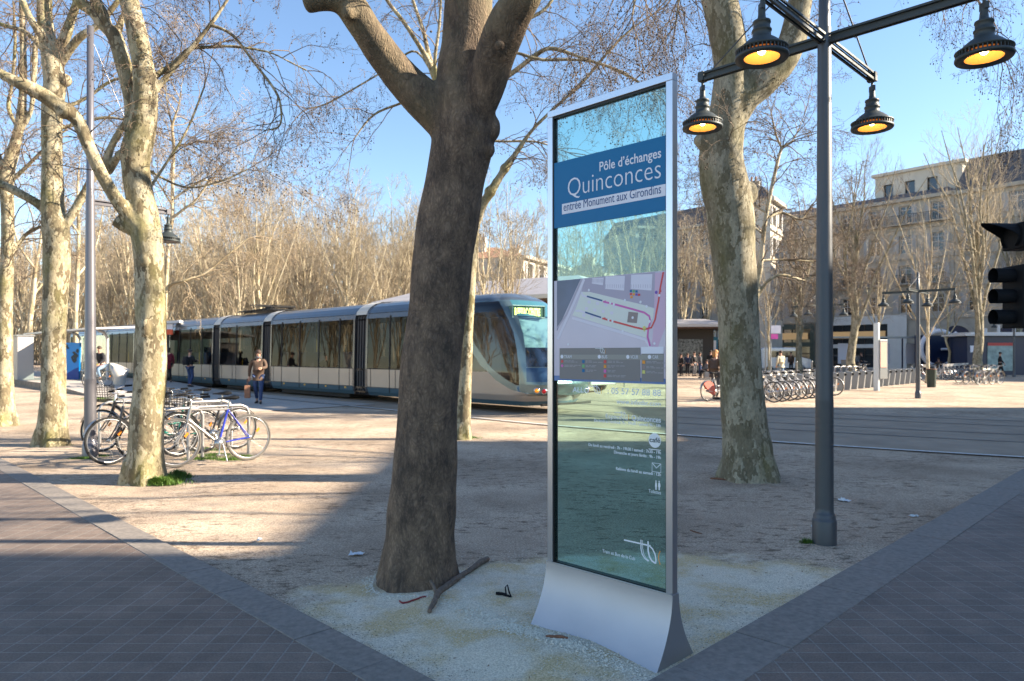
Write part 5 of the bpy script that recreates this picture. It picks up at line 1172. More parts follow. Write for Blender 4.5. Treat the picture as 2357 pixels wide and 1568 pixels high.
# nose
TF = [(.18, .25), (.4, .06), (.75, 0), (1.1, .12), (1.3, .25), (1.66, .40), (2.1, .65), (2.47, .92), (2.8, 1.22), (3.0, 1.45), (3.12, 1.62), (3.25, 1.95), (3.30, 2.3)]
TS = [(.70, .86), (.9, .86), (1.1, .88), (1.66, .98), (2.1, 1.13), (2.47, 1.35), (2.8, 1.60), (3.1, 1.95), (3.3, 2.2)]
TR = [(.70, .90), (.85, 1.25), (1.0, 1.6), (1.24, 2.05), (1.8, 2.6), (2.2, 2.85), (2.6, 2.95), (2.95, 2.9), (3.05, 2.6)]      # rear outline of the side window
PLAN = [(0, 0), (.015, .25), (.05, .5), (.12, .70), (.22, .82), (.36, .89), (.6, .935), (1.0, .965), (1.8, .99), (3.3, 1)]   # how the width grows behind the tip
TA = [(.45, .02), (.50, .55), (.6, 1.15), (.85, 1.72), (1.06, 2.02), (1.24, 2.32), (1.8, 2.86), (2.2, 3.08), (2.45, 3.18)]
TRr = [(.70, .88), (.85, 1.28), (1.06, 1.70), (1.24, 1.98), (1.8, 2.55), (2.2, 2.82), (2.6, 2.95), (2.95, 2.93), (3.0, 2.7)]
def nose_w(t_, z_):
    tf = interp(z_, TF); W_ = interp(z_, PRF) if z_ < 3.2999 else .25
    return W_*interp(t_-tf, PLAN)
def nose_t(w_, z_):      # inverse: distance behind the tip for a given half width
    tf = interp(z_, TF); W_ = interp(z_, PRF); f = min(.999, abs(w_)/W_)
    for (a_, b0), (c_, d_) in zip(PLAN, PLAN[1:]):
        if f <= d_: return tf+a_+(c_-a_)*(f-b0)/(d_-b0)
    return 3.2
zs = sorted(set(list(np.linspace(.18, 3.18, 84))+list(np.linspace(3.19, 3.30, 10))+[.30, .45, .74, .82, 1.06, 1.19, 2.58, 3.0, 3.04]))
NS = (6, 4, 8, 5, 16)
def row(z_):
    tf = interp(z_, TF); A = max(tf, min(3.2, interp(z_, TA) if z_ >= .45 else tf)); Cc_ = interp(z_, TS) if .70 <= z_ <= 3.0 else max(tf, interp(z_, TS)); B = max(Cc_, interp(z_, TRr)) if .72 <= z_ <= 3.0 else Cc_
    Cc_ = max(Cc_, tf); B = max(B, Cc_); A = max(A, B if z_ >= .72 else A); D_ = max(tf, Cc_-.25) if z_ < 3.1 else tf
    if z_ < .72: B = Cc_ = min(A, max(tf, .88)); D_ = max(tf, min(Cc_, .63))
    A, B, Cc_, D_ = [min(3.2, max(tf, q_)) for q_ in (A, B, Cc_, D_)]
    ts_ = []
    for (u0, u1), n_ in zip(((3.2, A), (A, B), (B, Cc_), (Cc_, D_), (D_, tf)), NS):
        for k in range(n_):
            f = k/n_
            if n_ == 16: f = 1-(1-f)**2
            ts_.append(u0+(u1-u0)*f)
    ts_.append(tf)
    return [(t_, nose_w(t_, z_)) for t_ in ts_]
cls = ('body', 'arch', 'windscreen', 'side', 'visor', 'bumper', 'skirt', 'roof'); fc = {k: [] for k in cls}; V_ = []; rows = [row(z_) for z_ in zs]; nc = sum(NS)+1
for r_, z_ in zip(rows, zs):
    for t_, w_ in r_: V_.append(tp(t_, w_, z_))
    for t_, w_ in r_: V_.append(tp(t_, -w_, z_))
edge = np.cumsum((0,)+NS)
for i in range(len(zs)-1):
    z_ = (zs[i]+zs[i+1])/2
    for sgn in (0, 1):
        for seg in range(5):
            if z_ < .30: k = 'skirt'
            elif z_ > 3.04: k = 'roof'
            elif seg == 0: k = ('body' if z_ < 1.06 else 'side')
            elif z_ < .45: k = 'body'
            elif seg == 1 or seg == 3: k = 'arch'
            elif seg == 2: k = 'side' if .72 < z_ < 3.0 else 'arch'
            else: k = 'arch' if z_ < .82 else 'bumper' if z_ < 1.19 else 'windscreen' if z_ < 2.58 else 'visor'
            for j in range(edge[seg], edge[seg+1]):
                a0 = i*2*nc+sgn*nc+j; b0 = (i+1)*2*nc+sgn*nc+j; q = (a0, a0+1, b0+1, b0); fc[k].append(q if sgn == 0 else q[::-1])
def sub(name, keys, ms, parent=tram):
    mb = MB()
    for mi_, k in enumerate(keys):
        used = sorted({i for f_ in fc[k] for i in f_}); mp2 = {o: n2 for n2, o in enumerate(used)}
        mb.add([V_[i] for i in used], [[mp2[i] for i in f_] for f_ in fc[k]], mi_, True)
    return mb.build(name, ms, parent)
cab = sub('cab', ['body', 'arch', 'skirt', 'roof'], [M_tbody, M_tarch, M_tskirt, M_troof])
sub('bumper', ['bumper'], [mat('tram_navy_bumper', (.02, .06, .13), .25, .2, coat=.6)]); sub('windscreen', ['windscreen'], [M_tws]); sub('visor', ['visor'], [M_dest]); sub('cab_window', ['side'], [M_tcab])
# windscreen blind, dashboard, driver's seat, floor
ib = MB(); ib.quad(tp(1.28, .93, 2.56), tp(1.08, -.35, 2.56), tp(.58, -.25, 1.72), tp(.86, .98, 1.72)); ib.build('sun_blind', M_blind, tram)
ib = MB(); ib.box(tp(1.2, 0, 1.0), (.9, 1.7, .35), math.atan2(TE.y, TE.x)); ib.box(tp(2.2, 0, 1.1), (.5, .5, .9), math.atan2(TE.y, TE.x)); ib.box(tp(2.2, 0, .4), (2.0, 2.0, .1), math.atan2(TE.y, TE.x)); ib.box(tp(3.1, 0, 1.5), (.06, 2.1, 2.2), math.atan2(TE.y, TE.x)); ib.build('cab_interior', M_tint, tram)
# destination writing
zc = 2.70; pa = tp(nose_t(.93, zc)-.05, .93, zc); pb = tp(nose_t(.05, zc)-.10, .05, zc)
ex = (pb-pa); ex.z = 0; LW = ex.length; ex = ex.normalized(); upv = Vector((0, 0, 1)); fwd = ex.cross(upv); pa = pa+fwd*.05
Mt = Matrix(((ex.x, 0, fwd.x, pa.x), (ex.y, 0, fwd.y, pa.y), (0, 1, 0, pa.z), (0, 0, 0, 1)))
db = MB(); w0_ = pa-ex*.05-upv*.15; db.hexa([w0_-fwd*.25, w0_+ex*(LW+.1)-fwd*.25, w0_+ex*(LW+.1)-fwd*.02, w0_-fwd*.02]+[p_+upv*.30 for p_ in (w0_-fwd*.25, w0_+ex*(LW+.1)-fwd*.25, w0_+ex*(LW+.1)-fwd*.02, w0_-fwd*.02)]); dsp = db.build('destination_display', mat('display_black', (.02, .09, .07), .4), tram)
fr_ = MB()
for z_ in (-.16, .16): fr_.bar(pa-ex*.05+upv*z_, pa+ex*(LW+.05)+upv*z_, .02, .02)
for e_ in (-.05, LW+.05): fr_.bar(pa+ex*e_-upv*.16, pa+ex*e_+upv*.16, .02, .02)
fr_.build('display_frame', mat('display_frame_teal', (.25, .42, .42), .4), dsp)
text('destination_writing', 'B PESSAC CENTRE', .27, M_led, dsp, Mt @ Matrix.Translation((.02, -.10, .0)), sx=LW/(.27*9.4), offset=.012)
# fleet number, front lights, coupler bar
Mside = Matrix(((TE.x, 0, TN.x, tp(2.95, 1.20, 2.68).x), (TE.y, 0, TN.y, tp(2.95, 1.20, 2.68).y), (0, 1, 0, tp(0, 0, 2.68).z), (0, 0, 0, 1)))
text('fleet_number', '2205 M2', .13, M_wht, tram, Mside, sx=.9)
for (w_, z_, nm, cc_, em) in ((1.03, .60, 'turn_signal', (.75, .25, .02), .25), (.90, .58, 'tail_light', (.35, .01, .015), .15), (-1.0, .56, 'turn_signal', (.75, .25, .02), .25), (-.86, .54, 'tail_light', (.35, .01, .015), .15)):
    c = tp(nose_t(w_, z_), w_, z_); ax = (TE*.6+TN*(.8 if w_ > 0 else -.8)).normalized(); l_ = MB(); l_.lathe(c, [(.075, -.03), (.08, .012), (.06, .02)], 18, 0, tuple(ax)); l_.lathe(c, [(.055, .0), (.05, .035), (.001, .045)], 18, 1, tuple(ax)); l_.build(nm, [M_aluf, mat(nm, cc_, .2, emit=cc_, estr=em)], tram)
wp = MB(); wp.bar(tp(.30, .45, 1.28), tp(.62, .05, 1.95), .02, .02); wp.bar(tp(.50, .2, 1.6), tp(.58, -.15, 1.85), .02, .02); wp.bar(tp(.25, .95, .22), tp(.15, -.95, .22), .05, .06); wp.build('wiper', M_under, tram)
for w_ in (1.0, -1.0):
    c = tp(.2, 0, 0)
hl = MB()
for w_ in (.62, -.62): c = tp(nose_t(w_, 1.02)+.03, w_, 1.0); hl.ball(c, .09, 12, 0, (1, 1, .6))
hl.build('headlight', mat('headlight_glass', (.8, .8, .82), .08, .6), tram)
# ================================================================ bicycles
M_tyre = mat('black_tyre', (.018, .018, .018), .8); M_rim = mat('alloy_rim', (.34, .34, .34), .4, .8); M_chr = mat('chrome_tube', (.55, .54, .52), .25, .9)
M_bblk = mat('black_bike_paint', (.02, .02, .022), .35, coat=.4); M_bsil = mat('silver_bike_paint', (.38, .365, .345), .3, .5, coat=.4); M_bblu = mat('blue_bike_paint', (.03, .05, .42), .3, coat=.5)
M_bgrn = mat('green_bike_paint', (.01, .20, .15), .3, coat=.5); M_bred = mat('red_bike_paint', (.40, .02, .03), .35); M_bgry = mat('grey_share_bike_paint', (.50, .50, .50), .35, coat=.3)
M_basket = mat('black_basket_wire', (.03, .028, .026), .5); M_refl = mat('orange_reflector', (.85, .25, .02), .3); M_shred = mat('red_wheel_cover', (.50, .12, .09), .5); M_tang = mat('grey_tan_tyre', (.13, .12, .105), .8)
def bicycle(label, name='bicycle', frame=M_bblk, fork=None, tyre=M_tyre, rimm=M_rim, basket=False, guards=True, step=False, r=.345, cover=None, drop=False, handle=M_chr, group=None, spokes=18, rear_basket=False):
    """local coordinates: front towards +x, wheels on z = 0"""
    t = thing(name, label, 'bicycle', (0, 0, 0), group); fork = fork or frame; xr, xf = -.50, .53; bb = (-.06, 0, .29); hd = (.33, 0, .80); hl_ = (.36, 0, .66); st = (-.20, 0, .78)
    for x, nm in ((xf, 'wheel'), (xr, 'wheel')):
        w_ = MB(); c = Vector((x, 0, r)); w_.tube([c+Vector((math.cos(a_)*(r-.016), 0, math.sin(a_)*(r-.016))) for a_ in np.linspace(0, 6.283, 33)[:-1]], .017, 8, closed=True, cap=False); wh = w_.build('wheel', tyre, t)
        q = MB(); q.tube([c+Vector((math.cos(a_)*(r-.038), 0, math.sin(a_)*(r-.038))) for a_ in np.linspace(0, 6.283, 33)[:-1]], .010, 6, closed=True, cap=False); q.cyl(c+Vector((0, -.05, 0)), c+Vector((0, .05, 0)), .02, n=8)
        for i in range(spokes):
            a_ = 6.283*i/spokes; q.tube([c+Vector((math.cos(a_+.25)*.018, .03*(-1)**i, math.sin(a_+.25)*.018)), c+Vector((math.cos(a_)*(r-.04), 0, math.sin(a_)*(r-.04)))], .0016, 3, cap=False)
        q.build('rim', rimm, wh)
        rf = MB(); rf.box(c+Vector((-.14, .006, .10)), (.07, .015, .03), 0, 0, Matrix.Rotation(.9, 3, 'Y')); rf.build('reflector', M_refl, wh)
        if guards:
            g_ = MB(); a0, a1 = (.2, 2.9) if x < 0 else (.35, 2.6); n_ = 14; ri = r+.018
            for i in range(n_):
                aa, ab = a0+(a1-a0)*i/n_, a0+(a1-a0)*(i+1)/n_
                g_.quad(c+Vector((math.cos(aa)*ri, -.028, math.sin(aa)*ri)), c+Vector((math.cos(aa)*ri, .028, math.sin(aa)*ri)), c+Vector((math.cos(ab)*ri, .028, math.sin(ab)*ri)), c+Vector((math.cos(ab)*ri, -.028, math.sin(ab)*ri)))
            g_.build('mudguard', rimm, t)
        if cover and x < 0:
            g_ = MB()
            for s in (-.035, .035): g_.add([c+Vector((0, s, 0))]+[c+Vector((math.cos(a_)*r*.96, s, math.sin(a_)*r*.96)) for a_ in np.linspace(-.5, 2.3, 16)], [(0, i, i+1) for i in range(1, 16)])
            g_.build('wheel_cover', cover, t)
    f_ = MB(); f_.tube([st, bb], .017, 8)
    if step: f_.tube([hl_, (.12, 0, .38), bb], .024, 8); f_.tube([(.34, 0, .74), (.05, 0, .50), (-.15, 0, .52)], .017, 8)
    else: f_.tube([hd, st], .016, 8, m=1); f_.tube([hl_, bb], .019, 8, m=1)
    f_.tube([(.325, 0, .83), (.375, 0, .62)], .021, 8, m=1)
    for s in (-.05, .05): f_.tube([st, (xr, s, r)], .009, 6); f_.tube([bb, (xr, s, r)], .010, 6)
    f_.build('frame', [frame, fork], t)
    f_ = MB()
    for s in (-.045, .045): f_.tube([(.375, s*.6, .63), (.43, s, .50), (xf, s, r)], .011, 6)
    f_.build('fork', fork, t)
    h_ = MB(); h_.tube([(.325, 0, .82), (.315, 0, .93), (.36, 0, .95)], .013, 8); h_.tube([(.18 if not drop else .38, .30, .98), (.30, .24, .97), (.36, .05, .95), (.36, -.05, .95), (.30, -.24, .97), (.18 if not drop else .38, -.30, .98)], .011, 8)
    for s in (-1, 1): h_.cyl((.16, s*.31, .98), (.27, s*.255, .975), .017, n=8, m=1)
    h_.build('handlebar', [handle, M_blk], t)
    s_ = MB(); s_.tube([(-.20, 0, .76), (-.225, 0, .92)], .013, 8); s_.build('seat_post', M_chr, t)
    s_ = MB(); s_.tube([(-.36, 0, .955), (-.30, 0, .952), (-.22, 0, .945), (-.12, 0, .945), (-.06, 0, .94)], [.05, .085, .06, .03, .018], 10); sd_ = s_.build('saddle', M_blk, t)
    for v_ in sd_.data.vertices: v_.co.z = .945+(v_.co.z-.945)*.42
    c_ = MB(); c_.lathe((-.06, .045, .29), [(.001, 0), (.085, .0), (.088, .004), (.001, .006)], 20, 0, (0, 1, 0)); c_.tube([(-.06, .06, .29), (-.04, .065, .13)], .011, 6); c_.tube([(-.06, -.06, .29), (-.08, -.065, .45)], .011, 6); c_.box((-.04, .11, .125), (.09, .08, .02)); c_.box((-.08, -.11, .455), (.09, .08, .02))
    c_.tube([(-.06, .045, .375), (xr, .045, r+.03)], .004, 4); c_.tube([(-.06, .045, .205), (xr, .045, r-.03)], .004, 4); c_.lathe((xr, .04, r), [(.001, 0), (.04, 0), (.04, .012), (.001, .012)], 14, 0, (0, 1, 0)); c_.build('crankset', M_chr, t)
    if basket:
        b_ = MB(); x0, x1, y0, z0_, z1_ = .44, .74, .18, .74, 1.0
        for z_ in np.linspace(z0_, z1_, 7):
            e_ = (z_-z0_)*.18; b_.tube([(x0, -y0-e_, z_), (x1+e_, -y0-e_, z_), (x1+e_, y0+e_, z_), (x0, y0+e_, z_)], .0045, 4, closed=True, cap=False)
        for i in range(9):
            f = i/8; y = -y0+2*y0*f
            b_.tube([(x0, y, z1_), (x0, y, z0_), (x1, y, z0_), (x1+.047, y*1.25, z1_)], .0035, 4); x = x0+(x1-x0)*f
            b_.tube([(x+.04*f, -y0-.047, z1_), (x, -y0, z0_), (x, y0, z0_), (x+.04*f, y0+.047, z1_)], .0035, 4)
        b_.build('basket', M_basket, t)
    k_ = MB(); k_.tube([(-.10, .05, .28), (-.12, .16, .03)], .010, 6); k_.build('kickstand', M_chr, t)
    return t
def put(o, x, y, heading, lean=0, z=0): o.location = (x, y, z); o.rotation_euler = (lean, 0, heading)
c1 = G(567, 1060); c2 = G(418, 1075); hdg = math.atan2(c2[1]-c1[1], c2[0]-c1[0])
bk = bicycle('silver and blue bicycle leaning on the rack, nearest the camera', frame=M_bblu, fork=M_bsil, guards=False, drop=True, tyre=M_tang); put(bk, (c1[0]+c2[0])/2, (c1[1]+c2[1])/2, hdg, .05)
mg = MB(); rr0 = .365
for i in range(12):
    aa, ab = 1.15+1.0*i/12-.75, 1.15+1.0*(i+1)/12-.75; cc_ = Vector((-.5, 0, .345)); aa, ab = math.pi-aa-.4, math.pi-ab-.4
    mg.quad(cc_+Vector((math.cos(aa)*rr0, -.025, math.sin(aa)*rr0)), cc_+Vector((math.cos(aa)*rr0, .025, math.sin(aa)*rr0)), cc_+Vector((math.cos(ab)*rr0, .025, math.sin(ab)*rr0)), cc_+Vector((math.cos(ab)*rr0, -.025, math.sin(ab)*rr0)))
o_ = bpy.data.objects.new('mudguard', None); bpy.data.objects.remove(o_)
bxs = [('dark bicycle with a wire front basket, behind the silver and blue one', dict(basket=True, frame=M_bblk), (478, 1040), math.pi+.85, -.06),
       ('green step-through bicycle half hidden behind the grassy plane trunk', dict(frame=M_bgrn, step=True), (400, 1050), math.pi+.95, .08),
       ('grey bicycle with a basket standing at the back of the rack', dict(basket=True, frame=M_bsil), (440, 1020), math.pi+.8, .04),
       ('black bicycle with its front wheel beside the light grey lamp post', dict(frame=M_bblk, rimm=M_chr), (305, 1040), math.pi-.02, .07),
       ('black city bicycle with a tilted front basket, left of the grassy plane trunk', dict(basket=True, frame=M_bblk), (318, 1012), math.pi+.25, -.08),
       ('black bicycle pressed against the left side of the grassy plane trunk', dict(frame=M_bblk, tyre=M_tyre), (338, 1060), math.pi+.95, .05)]
for lab, kw, (u, v), h_, ln in bxs:
    b_ = bicycle(lab, group='bicycles parked at the rack', **kw); c = G(u, v); put(b_, c[0], c[1], h_, ln)
bk['group'] = 'bicycles parked at the rack'
# racks: flattened steel hoops
M_rack = mat('galvanised_steel', (.42, .41, .40), .45, .7)
def rack(label, x, y, h_, w_=.95, H=.78, group='bicycle rack hoops'):
    mb = MB(); e = Vector((math.cos(h_), math.sin(h_), 0)); c = Vector((x, y, 0)); mb.tube([c-e*w_/2-Vector((0, 0, .05)), c-e*w_/2+Vector((0, 0, H-.12)), c-e*(w_/2-.04)+Vector((0, 0, H-.04)), c-e*(w_/2-.14)+Vector((0, 0, H)), c+e*(w_/2-.14)+Vector((0, 0, H)), c+e*(w_/2-.04)+Vector((0, 0, H-.04)), c+e*w_/2+Vector((0, 0, H-.12)), c+e*w_/2-Vector((0, 0, .05))], .025, 10)
    return tag(mb.build('bicycle_rack', M_rack), label, 'bicycle rack', group)
for (u, v, h_, lab) in ((505, 1050, .80, 'steel rack hoop right behind the silver and blue bicycle'), (470, 1030, .8, 'second steel rack hoop behind the silver and blue bicycle'), (395, 1064, .9, 'steel rack hoop beside the grassy plane trunk'), (300, 1028, .8, 'steel rack hoop left of the grassy plane trunk, between the black bicycles')):
    c = G(u, v); rack(lab, c[0], c[1], h_)
# ================================================================ people
def M_cloth(n, c): return mat(n, c, .85, noise=.15, nscale=12)
M_skin = mat('skin', (.48, .27, .19), .55); M_hair = mat('brown_hair', (.05, .03, .02), .7); M_hairb = mat('reddish_hair', (.42, .20, .07), .7); M_shoe = mat('dark_shoes', (.025, .02, .018), .5)
cl = dict(black=M_cloth('black_cloth', (.014, .014, .017)), brown=M_cloth('brown_wool', (.10, .062, .042)), jeans=M_cloth('blue_jeans', (.035, .065, .16)), dark=M_cloth('dark_trousers', (.02, .02, .028)), beige=M_cloth('beige_cloth', (.52, .46, .33)), white=M_cloth('white_cloth', (.7, .7, .72)), red=M_cloth('dark_red_cloth', (.20, .015, .03)), grey=M_cloth('grey_cloth', (.12, .12, .13)), ljeans=M_cloth('light_jeans', (.16, .24, .34)), navy=M_cloth('navy_cloth', (.02, .03, .07)))
def skin_obj(name, verts, edges, radii, m, parent, sub_=1):
    me = bpy.data.meshes.new(name); bm = bmesh.new(); sl = bm.verts.layers.skin.verify(); vs = []
    for v, r in zip(verts, radii):
        x = bm.verts.new(v); x[sl].radius = (r, r) if not isinstance(r, tuple) else r; vs.append(x)
    vs[0][sl].use_root = True
    for a_, b_ in edges: bm.edges.new((vs[a_], vs[b_]))
    bm.to_mesh(me); bm.free(); me.materials.append(m); o = link(name, me, parent)
    o.modifiers.new('skin', 'SKIN').use_smooth_shade = True; s = o.modifiers.new('sub', 'SUBSURF'); s.levels = s.render_levels = sub_
    return o
def person(label, x, y, heading, H=1.72, pose='stand', top='black', legs='dark', hair=None, coat=0.0, z=0.0, group=None, scarf=None, arm=None, hood=False, pack=False, female=False, seed=0):
    """figure in local coordinates facing +y"""
    t = thing('person', label, 'person', (0, 0, 0), group); k = H/1.72; V = lambda *a: Vector(a)*k
    hipz, kz, sh = .92, .50, 1.42
    la = dict(hl=(-.09, 0, .90), hr=(.09, 0, .90)); 
    if pose == 'stand': kl, al, tl_ = (-.10, .02, .49), (-.11, -.01, .08), (-.13, .13, .035); kr, ar, tr_ = (.10, .02, .49), (.12, -.02, .08), (.15, .12, .035)
    elif pose == 'walk': kl, al, tl_ = (-.10, .14, .50), (-.10, .20, .09), (-.12, .34, .05); kr, ar, tr_ = (.10, -.02, .49), (.10, -.28, .14), (.11, -.18, .04)
    elif pose == 'step': kl, al, tl_ = (-.09, .05, .49), (-.09, .03, .08), (-.11, .17, .035); kr, ar, tr_ = (.09, .08, .50), (.09, -.08, .10), (.11, .05, .04)
    elif pose == 'ride': hipz = .98; kl, al, tl_ = (-.10, .36, .78), (-.11, .22, .42), (-.11, .34, .38); kr, ar, tr_ = (.10, .30, .56), (.11, .16, .18), (.11, .30, .15)
    elif pose == 'sit': hipz = .47; kl, al, tl_ = (-.12, .42, .50), (-.12, .44, .09), (-.12, .58, .04); kr, ar, tr_ = (.12, .42, .50), (.13, .38, .09), (.13, .52, .04)
    dz = hipz-.92; ly = .0 if pose != 'ride' else .14
    pel = (0, 0, hipz); ch = (0, ly*.6, 1.22+dz); nk = (0, ly, 1.46+dz); hb = (0, ly+.01, 1.52+dz); ht = (0, ly+.015, 1.64+dz)
    if arm is None: arm = {'ride': [(-.22, .28, 1.20+dz), (-.27, .50, 1.10+dz), (.22, .28, 1.20+dz), (.27, .50, 1.10+dz)], 'walk': [(-.26, -.10, 1.14+dz), (-.26, -.02, .88+dz), (.26, .08, 1.14+dz), (.25, .22, .93+dz)], 'sit': [(-.24, .10, 1.15+dz), (-.12, .32, 1.02+dz), (.24, .10, 1.15+dz), (.12, .32, 1.02+dz)]}.get(pose, [(-.25, -.02, 1.14+dz), (-.25, .05, .88+dz), (.25, -.02, 1.14+dz), (.25, .05, .88+dz)])
    el, hl2, er, hr2 = arm
    # body: one continuous skin
    vs = [pel, (0, ly*.3, 1.06+dz), ch, nk, hb, ht, (-.17, ly, 1.40+dz), el, hl2, (.17, ly, 1.40+dz), er, hr2, (-.09, 0, hipz-.04), kl, al, tl_, (.09, 0, hipz-.04), kr, ar, tr_]
    ed = [(0, 1), (1, 2), (2, 3), (3, 4), (4, 5), (2, 6), (6, 7), (7, 8), (2, 9), (9, 10), (10, 11), (0, 12), (12, 13), (13, 14), (14, 15), (0, 16), (16, 17), (17, 18), (18, 19)]
    ra = [.12, .11, .13, .05, .07, .078, .055, .04, .032, .055, .04, .032, .085, .055, .037, .03, .085, .055, .037, .03]
    body = skin_obj('body', [V(*v) for v in vs], ed, [r*k for r in ra], M_skin, t)
    # face features, ears and hair
    f_ = MB(); hc = V(0, ly+.02, 1.60+dz); f_.ball(hc+V(0, .085, -.015), .014*k, 8, 0, (1, 1.3, 1.5)); f_.ball(hc+V(-.075, 0, 0), .018*k, 6, 0, (.5, 1, 1.4)); f_.ball(hc+V(.075, 0, 0), .018*k, 6, 0, (.5, 1, 1.4))
    for s in (-1, 1): f_.ball(hc+V(s*.03, .070, .012), .010*k, 6, 1)
    f_.box(hc+V(0, .074, -.055), (.045*k, .012*k, .010*k), 0, 1); f_.build('face', [M_skin, M_hair], body)
    h_ = MB(); h_.ball(hc+V(0, -.018, .038), .094*k, 12, 0, (.98, 1.05, .92), 8)
    if female: h_.tube([hc+V(0, -.05, .05), hc+V(0, -.085, -.04), hc+V(0, -.08, -.14)], [.07*k, .085*k, .05*k], 10)
    h_.build('hair', hair or M_hair, t)
    for sx_ in (-1, 1):     # hands with fingers
        wr = V(*(hl2 if sx_ < 0 else hr2)); elb = V(*(el if sx_ < 0 else er)); d_ = (wr-elb).normalized(); side_ = d_.cross(Vector((0, 1, 0))).normalized() if abs(d_.y) < .95 else Vector((1, 0, 0)); hn = MB()
        hn.tube([wr-d_*.01, wr+d_*.04*k, wr+d_*.085*k], [.026*k, .038*k, .034*k], 8)
        for q in range(4): b0_ = wr+d_*.08*k+side_*((q-1.5)*.018*k); l_ = (.055, .07, .065, .05)[q]*k; hn.tube([b0_, b0_+d_*l_*.5+Vector((0, .008, -.004)), b0_+d_*l_*.85+Vector((0, .022, -.006))], [.0095*k, .0085*k, .007*k], 6)
        hn.tube([wr+d_*.025*k-side_*.03*k, wr+d_*.06*k-side_*.05*k, wr+d_*.08*k-side_*.048*k], [.011*k, .010*k, .008*k], 6); hn.build('hand', M_skin, t)
    tv = [pel, (0, ly*.3, 1.06+dz), ch, (0, ly, 1.42+dz), (-.18, ly, 1.39+dz), el, hl2, (.18, ly, 1.39+dz), er, hr2]
    te = [(0, 1), (1, 2), (2, 3), (2, 4), (4, 5), (5, 6), (2, 7), (7, 8), (8, 9)]; tr2 = [.155, .14, .16, .075, .082, .062, .047, .082, .062, .047]
    if coat: i0 = len(tv); tv.append((0, -.01 if pose != 'ride' else 0, hipz-coat)); te.append((0, i0)); tr2.append((.19, .14)); tr2 = [x if isinstance(x, tuple) else x for x in tr2]
    skin_obj('coat' if coat else 'jacket', [V(*v) for v in tv], te, [(r[0]*k, r[1]*k) if isinstance(r, tuple) else r*k for r in tr2], cl[top], t)
    lv = [(0, 0, hipz+.02), (-.09, 0, hipz-.06), kl, (al[0], al[1], al[2]+.02), (.09, 0, hipz-.06), kr, (ar[0], ar[1], ar[2]+.02)]
    skin_obj('trousers', [V(*v) for v in lv], [(0, 1), (1, 2), (2, 3), (0, 4), (4, 5), (5, 6)], [r*k for r in (.13, .10, .072, .055, .10, .072, .055)], cl[legs], t)
    for a_, o_ in ((al, tl_), (ar, tr_)):
        s_ = MB(); A = V(*a_); B = V(*o_); d_ = (B-A); d_.z = 0; d_ = d_.normalized() if d_.length > 1e-4 else Vector((0, 1, 0)); b0_ = Vector((A.x, A.y, max(.0, min(A.z, B.z)-.035*k)))
        s_.tube([b0_-d_*.07*k+Vector((0, 0, .045*k)), b0_+Vector((0, 0, .055*k)), b0_+d_*.10*k+Vector((0, 0, .04*k)), b0_+d_*.19*k+Vector((0, 0, .03*k))], [.035*k, .048*k, .042*k, .022*k], 10); s_.build('shoe', M_shoe, t)
    if scarf: s_ = MB(); s_.tube([V(.07*math.cos(a_), ly+.07*math.sin(a_)+.005, 1.475+dz) for a_ in np.linspace(0, 6.283, 13)[:-1]], .035*k, 8, closed=True, cap=False); s_.build('scarf', cl[scarf], t)
    if pack: s_ = MB(); s_.tube([V(0, -.20, 1.02), V(0, -.23, 1.15), V(0, -.21, 1.38)], [.13*k, .16*k, .11*k], 12); s_.build('hood', cl[top], t)
    t.location = (x, y, z); t.rotation_euler = (0, 0, heading); return t
def at(u, Y): return U(u)*Y, Y
# man with a bag
x, y = at(595, 22.6)
person('man in a brown coat and jeans walking with a brown bag before the tram', x, y, math.pi+.15, 1.72, 'walk', 'brown', 'jeans', coat=.10, scarf='grey', arm=[(-.24, .06, 1.16), (-.14, .28, 1.14), (.27, -.02, 1.14), (.28, .0, .86)])
M_bag = mat('brown_paper_bag', (.30, .15, .09), .8, noise=.15, nscale=10)
bg_ = MB(); c = Vector((x-.33, y-.05, .38)); bg_.box(c+Vector((0, 0, .02)), (.17, .30, .40), .3)
bo_ = bg_.build('bag', M_bag, bevel=.01); tag(bo_, 'brown bag held by the man in the brown coat', 'bag')
h_ = MB()
for s in (-1, 1): h_.tube([c+Vector((-.02*s, s*.08, .22)), c+Vector((0, s*.06, .36)), c+Vector((0, 0, .43)), c+Vector((0, -s*.02, .36))], .008, 6)
h_.build('handle', M_bag, bo_)
# person with dark jacket facing the tram
x, y = at(437, 31.5)
person('person in black jacket and blue jeans standing on the platform, back turned', x, y, -.5, 1.66, 'step', 'black', 'jeans', z=pz(x, y), pack=True, arm=[(-.24, .06, 1.16), (-.15, .28, 1.18), (.24, .06, 1.16), (.15, .28, 1.18)])
x, y = at(387, 33.5)
person('person in a dark red coat half hidden behind the grassy plane trunk', x, y, .8, 1.66, 'stand', 'red', 'black', coat=.28, z=pz(x, y), female=True)
x, y = at(226, 30.0); zr = pz(x, y)
rb = bicycle('bicycle with yellow handlebar ridden along the platform', frame=M_bblk, guards=False, handle=M_tpole); put(rb, x, y, -math.pi/2-.2, 0, zr)
person('cyclist in a black hooded top riding towards the camera on the platform', x+.03, y+.22, math.pi-.2, 1.70, 'ride', 'black', 'ljeans', z=zr-.02, arm=[(-.30, .22, 1.18), (-.27, .44, 1.02), (.30, .22, 1.18), (.27, .44, 1.02)])
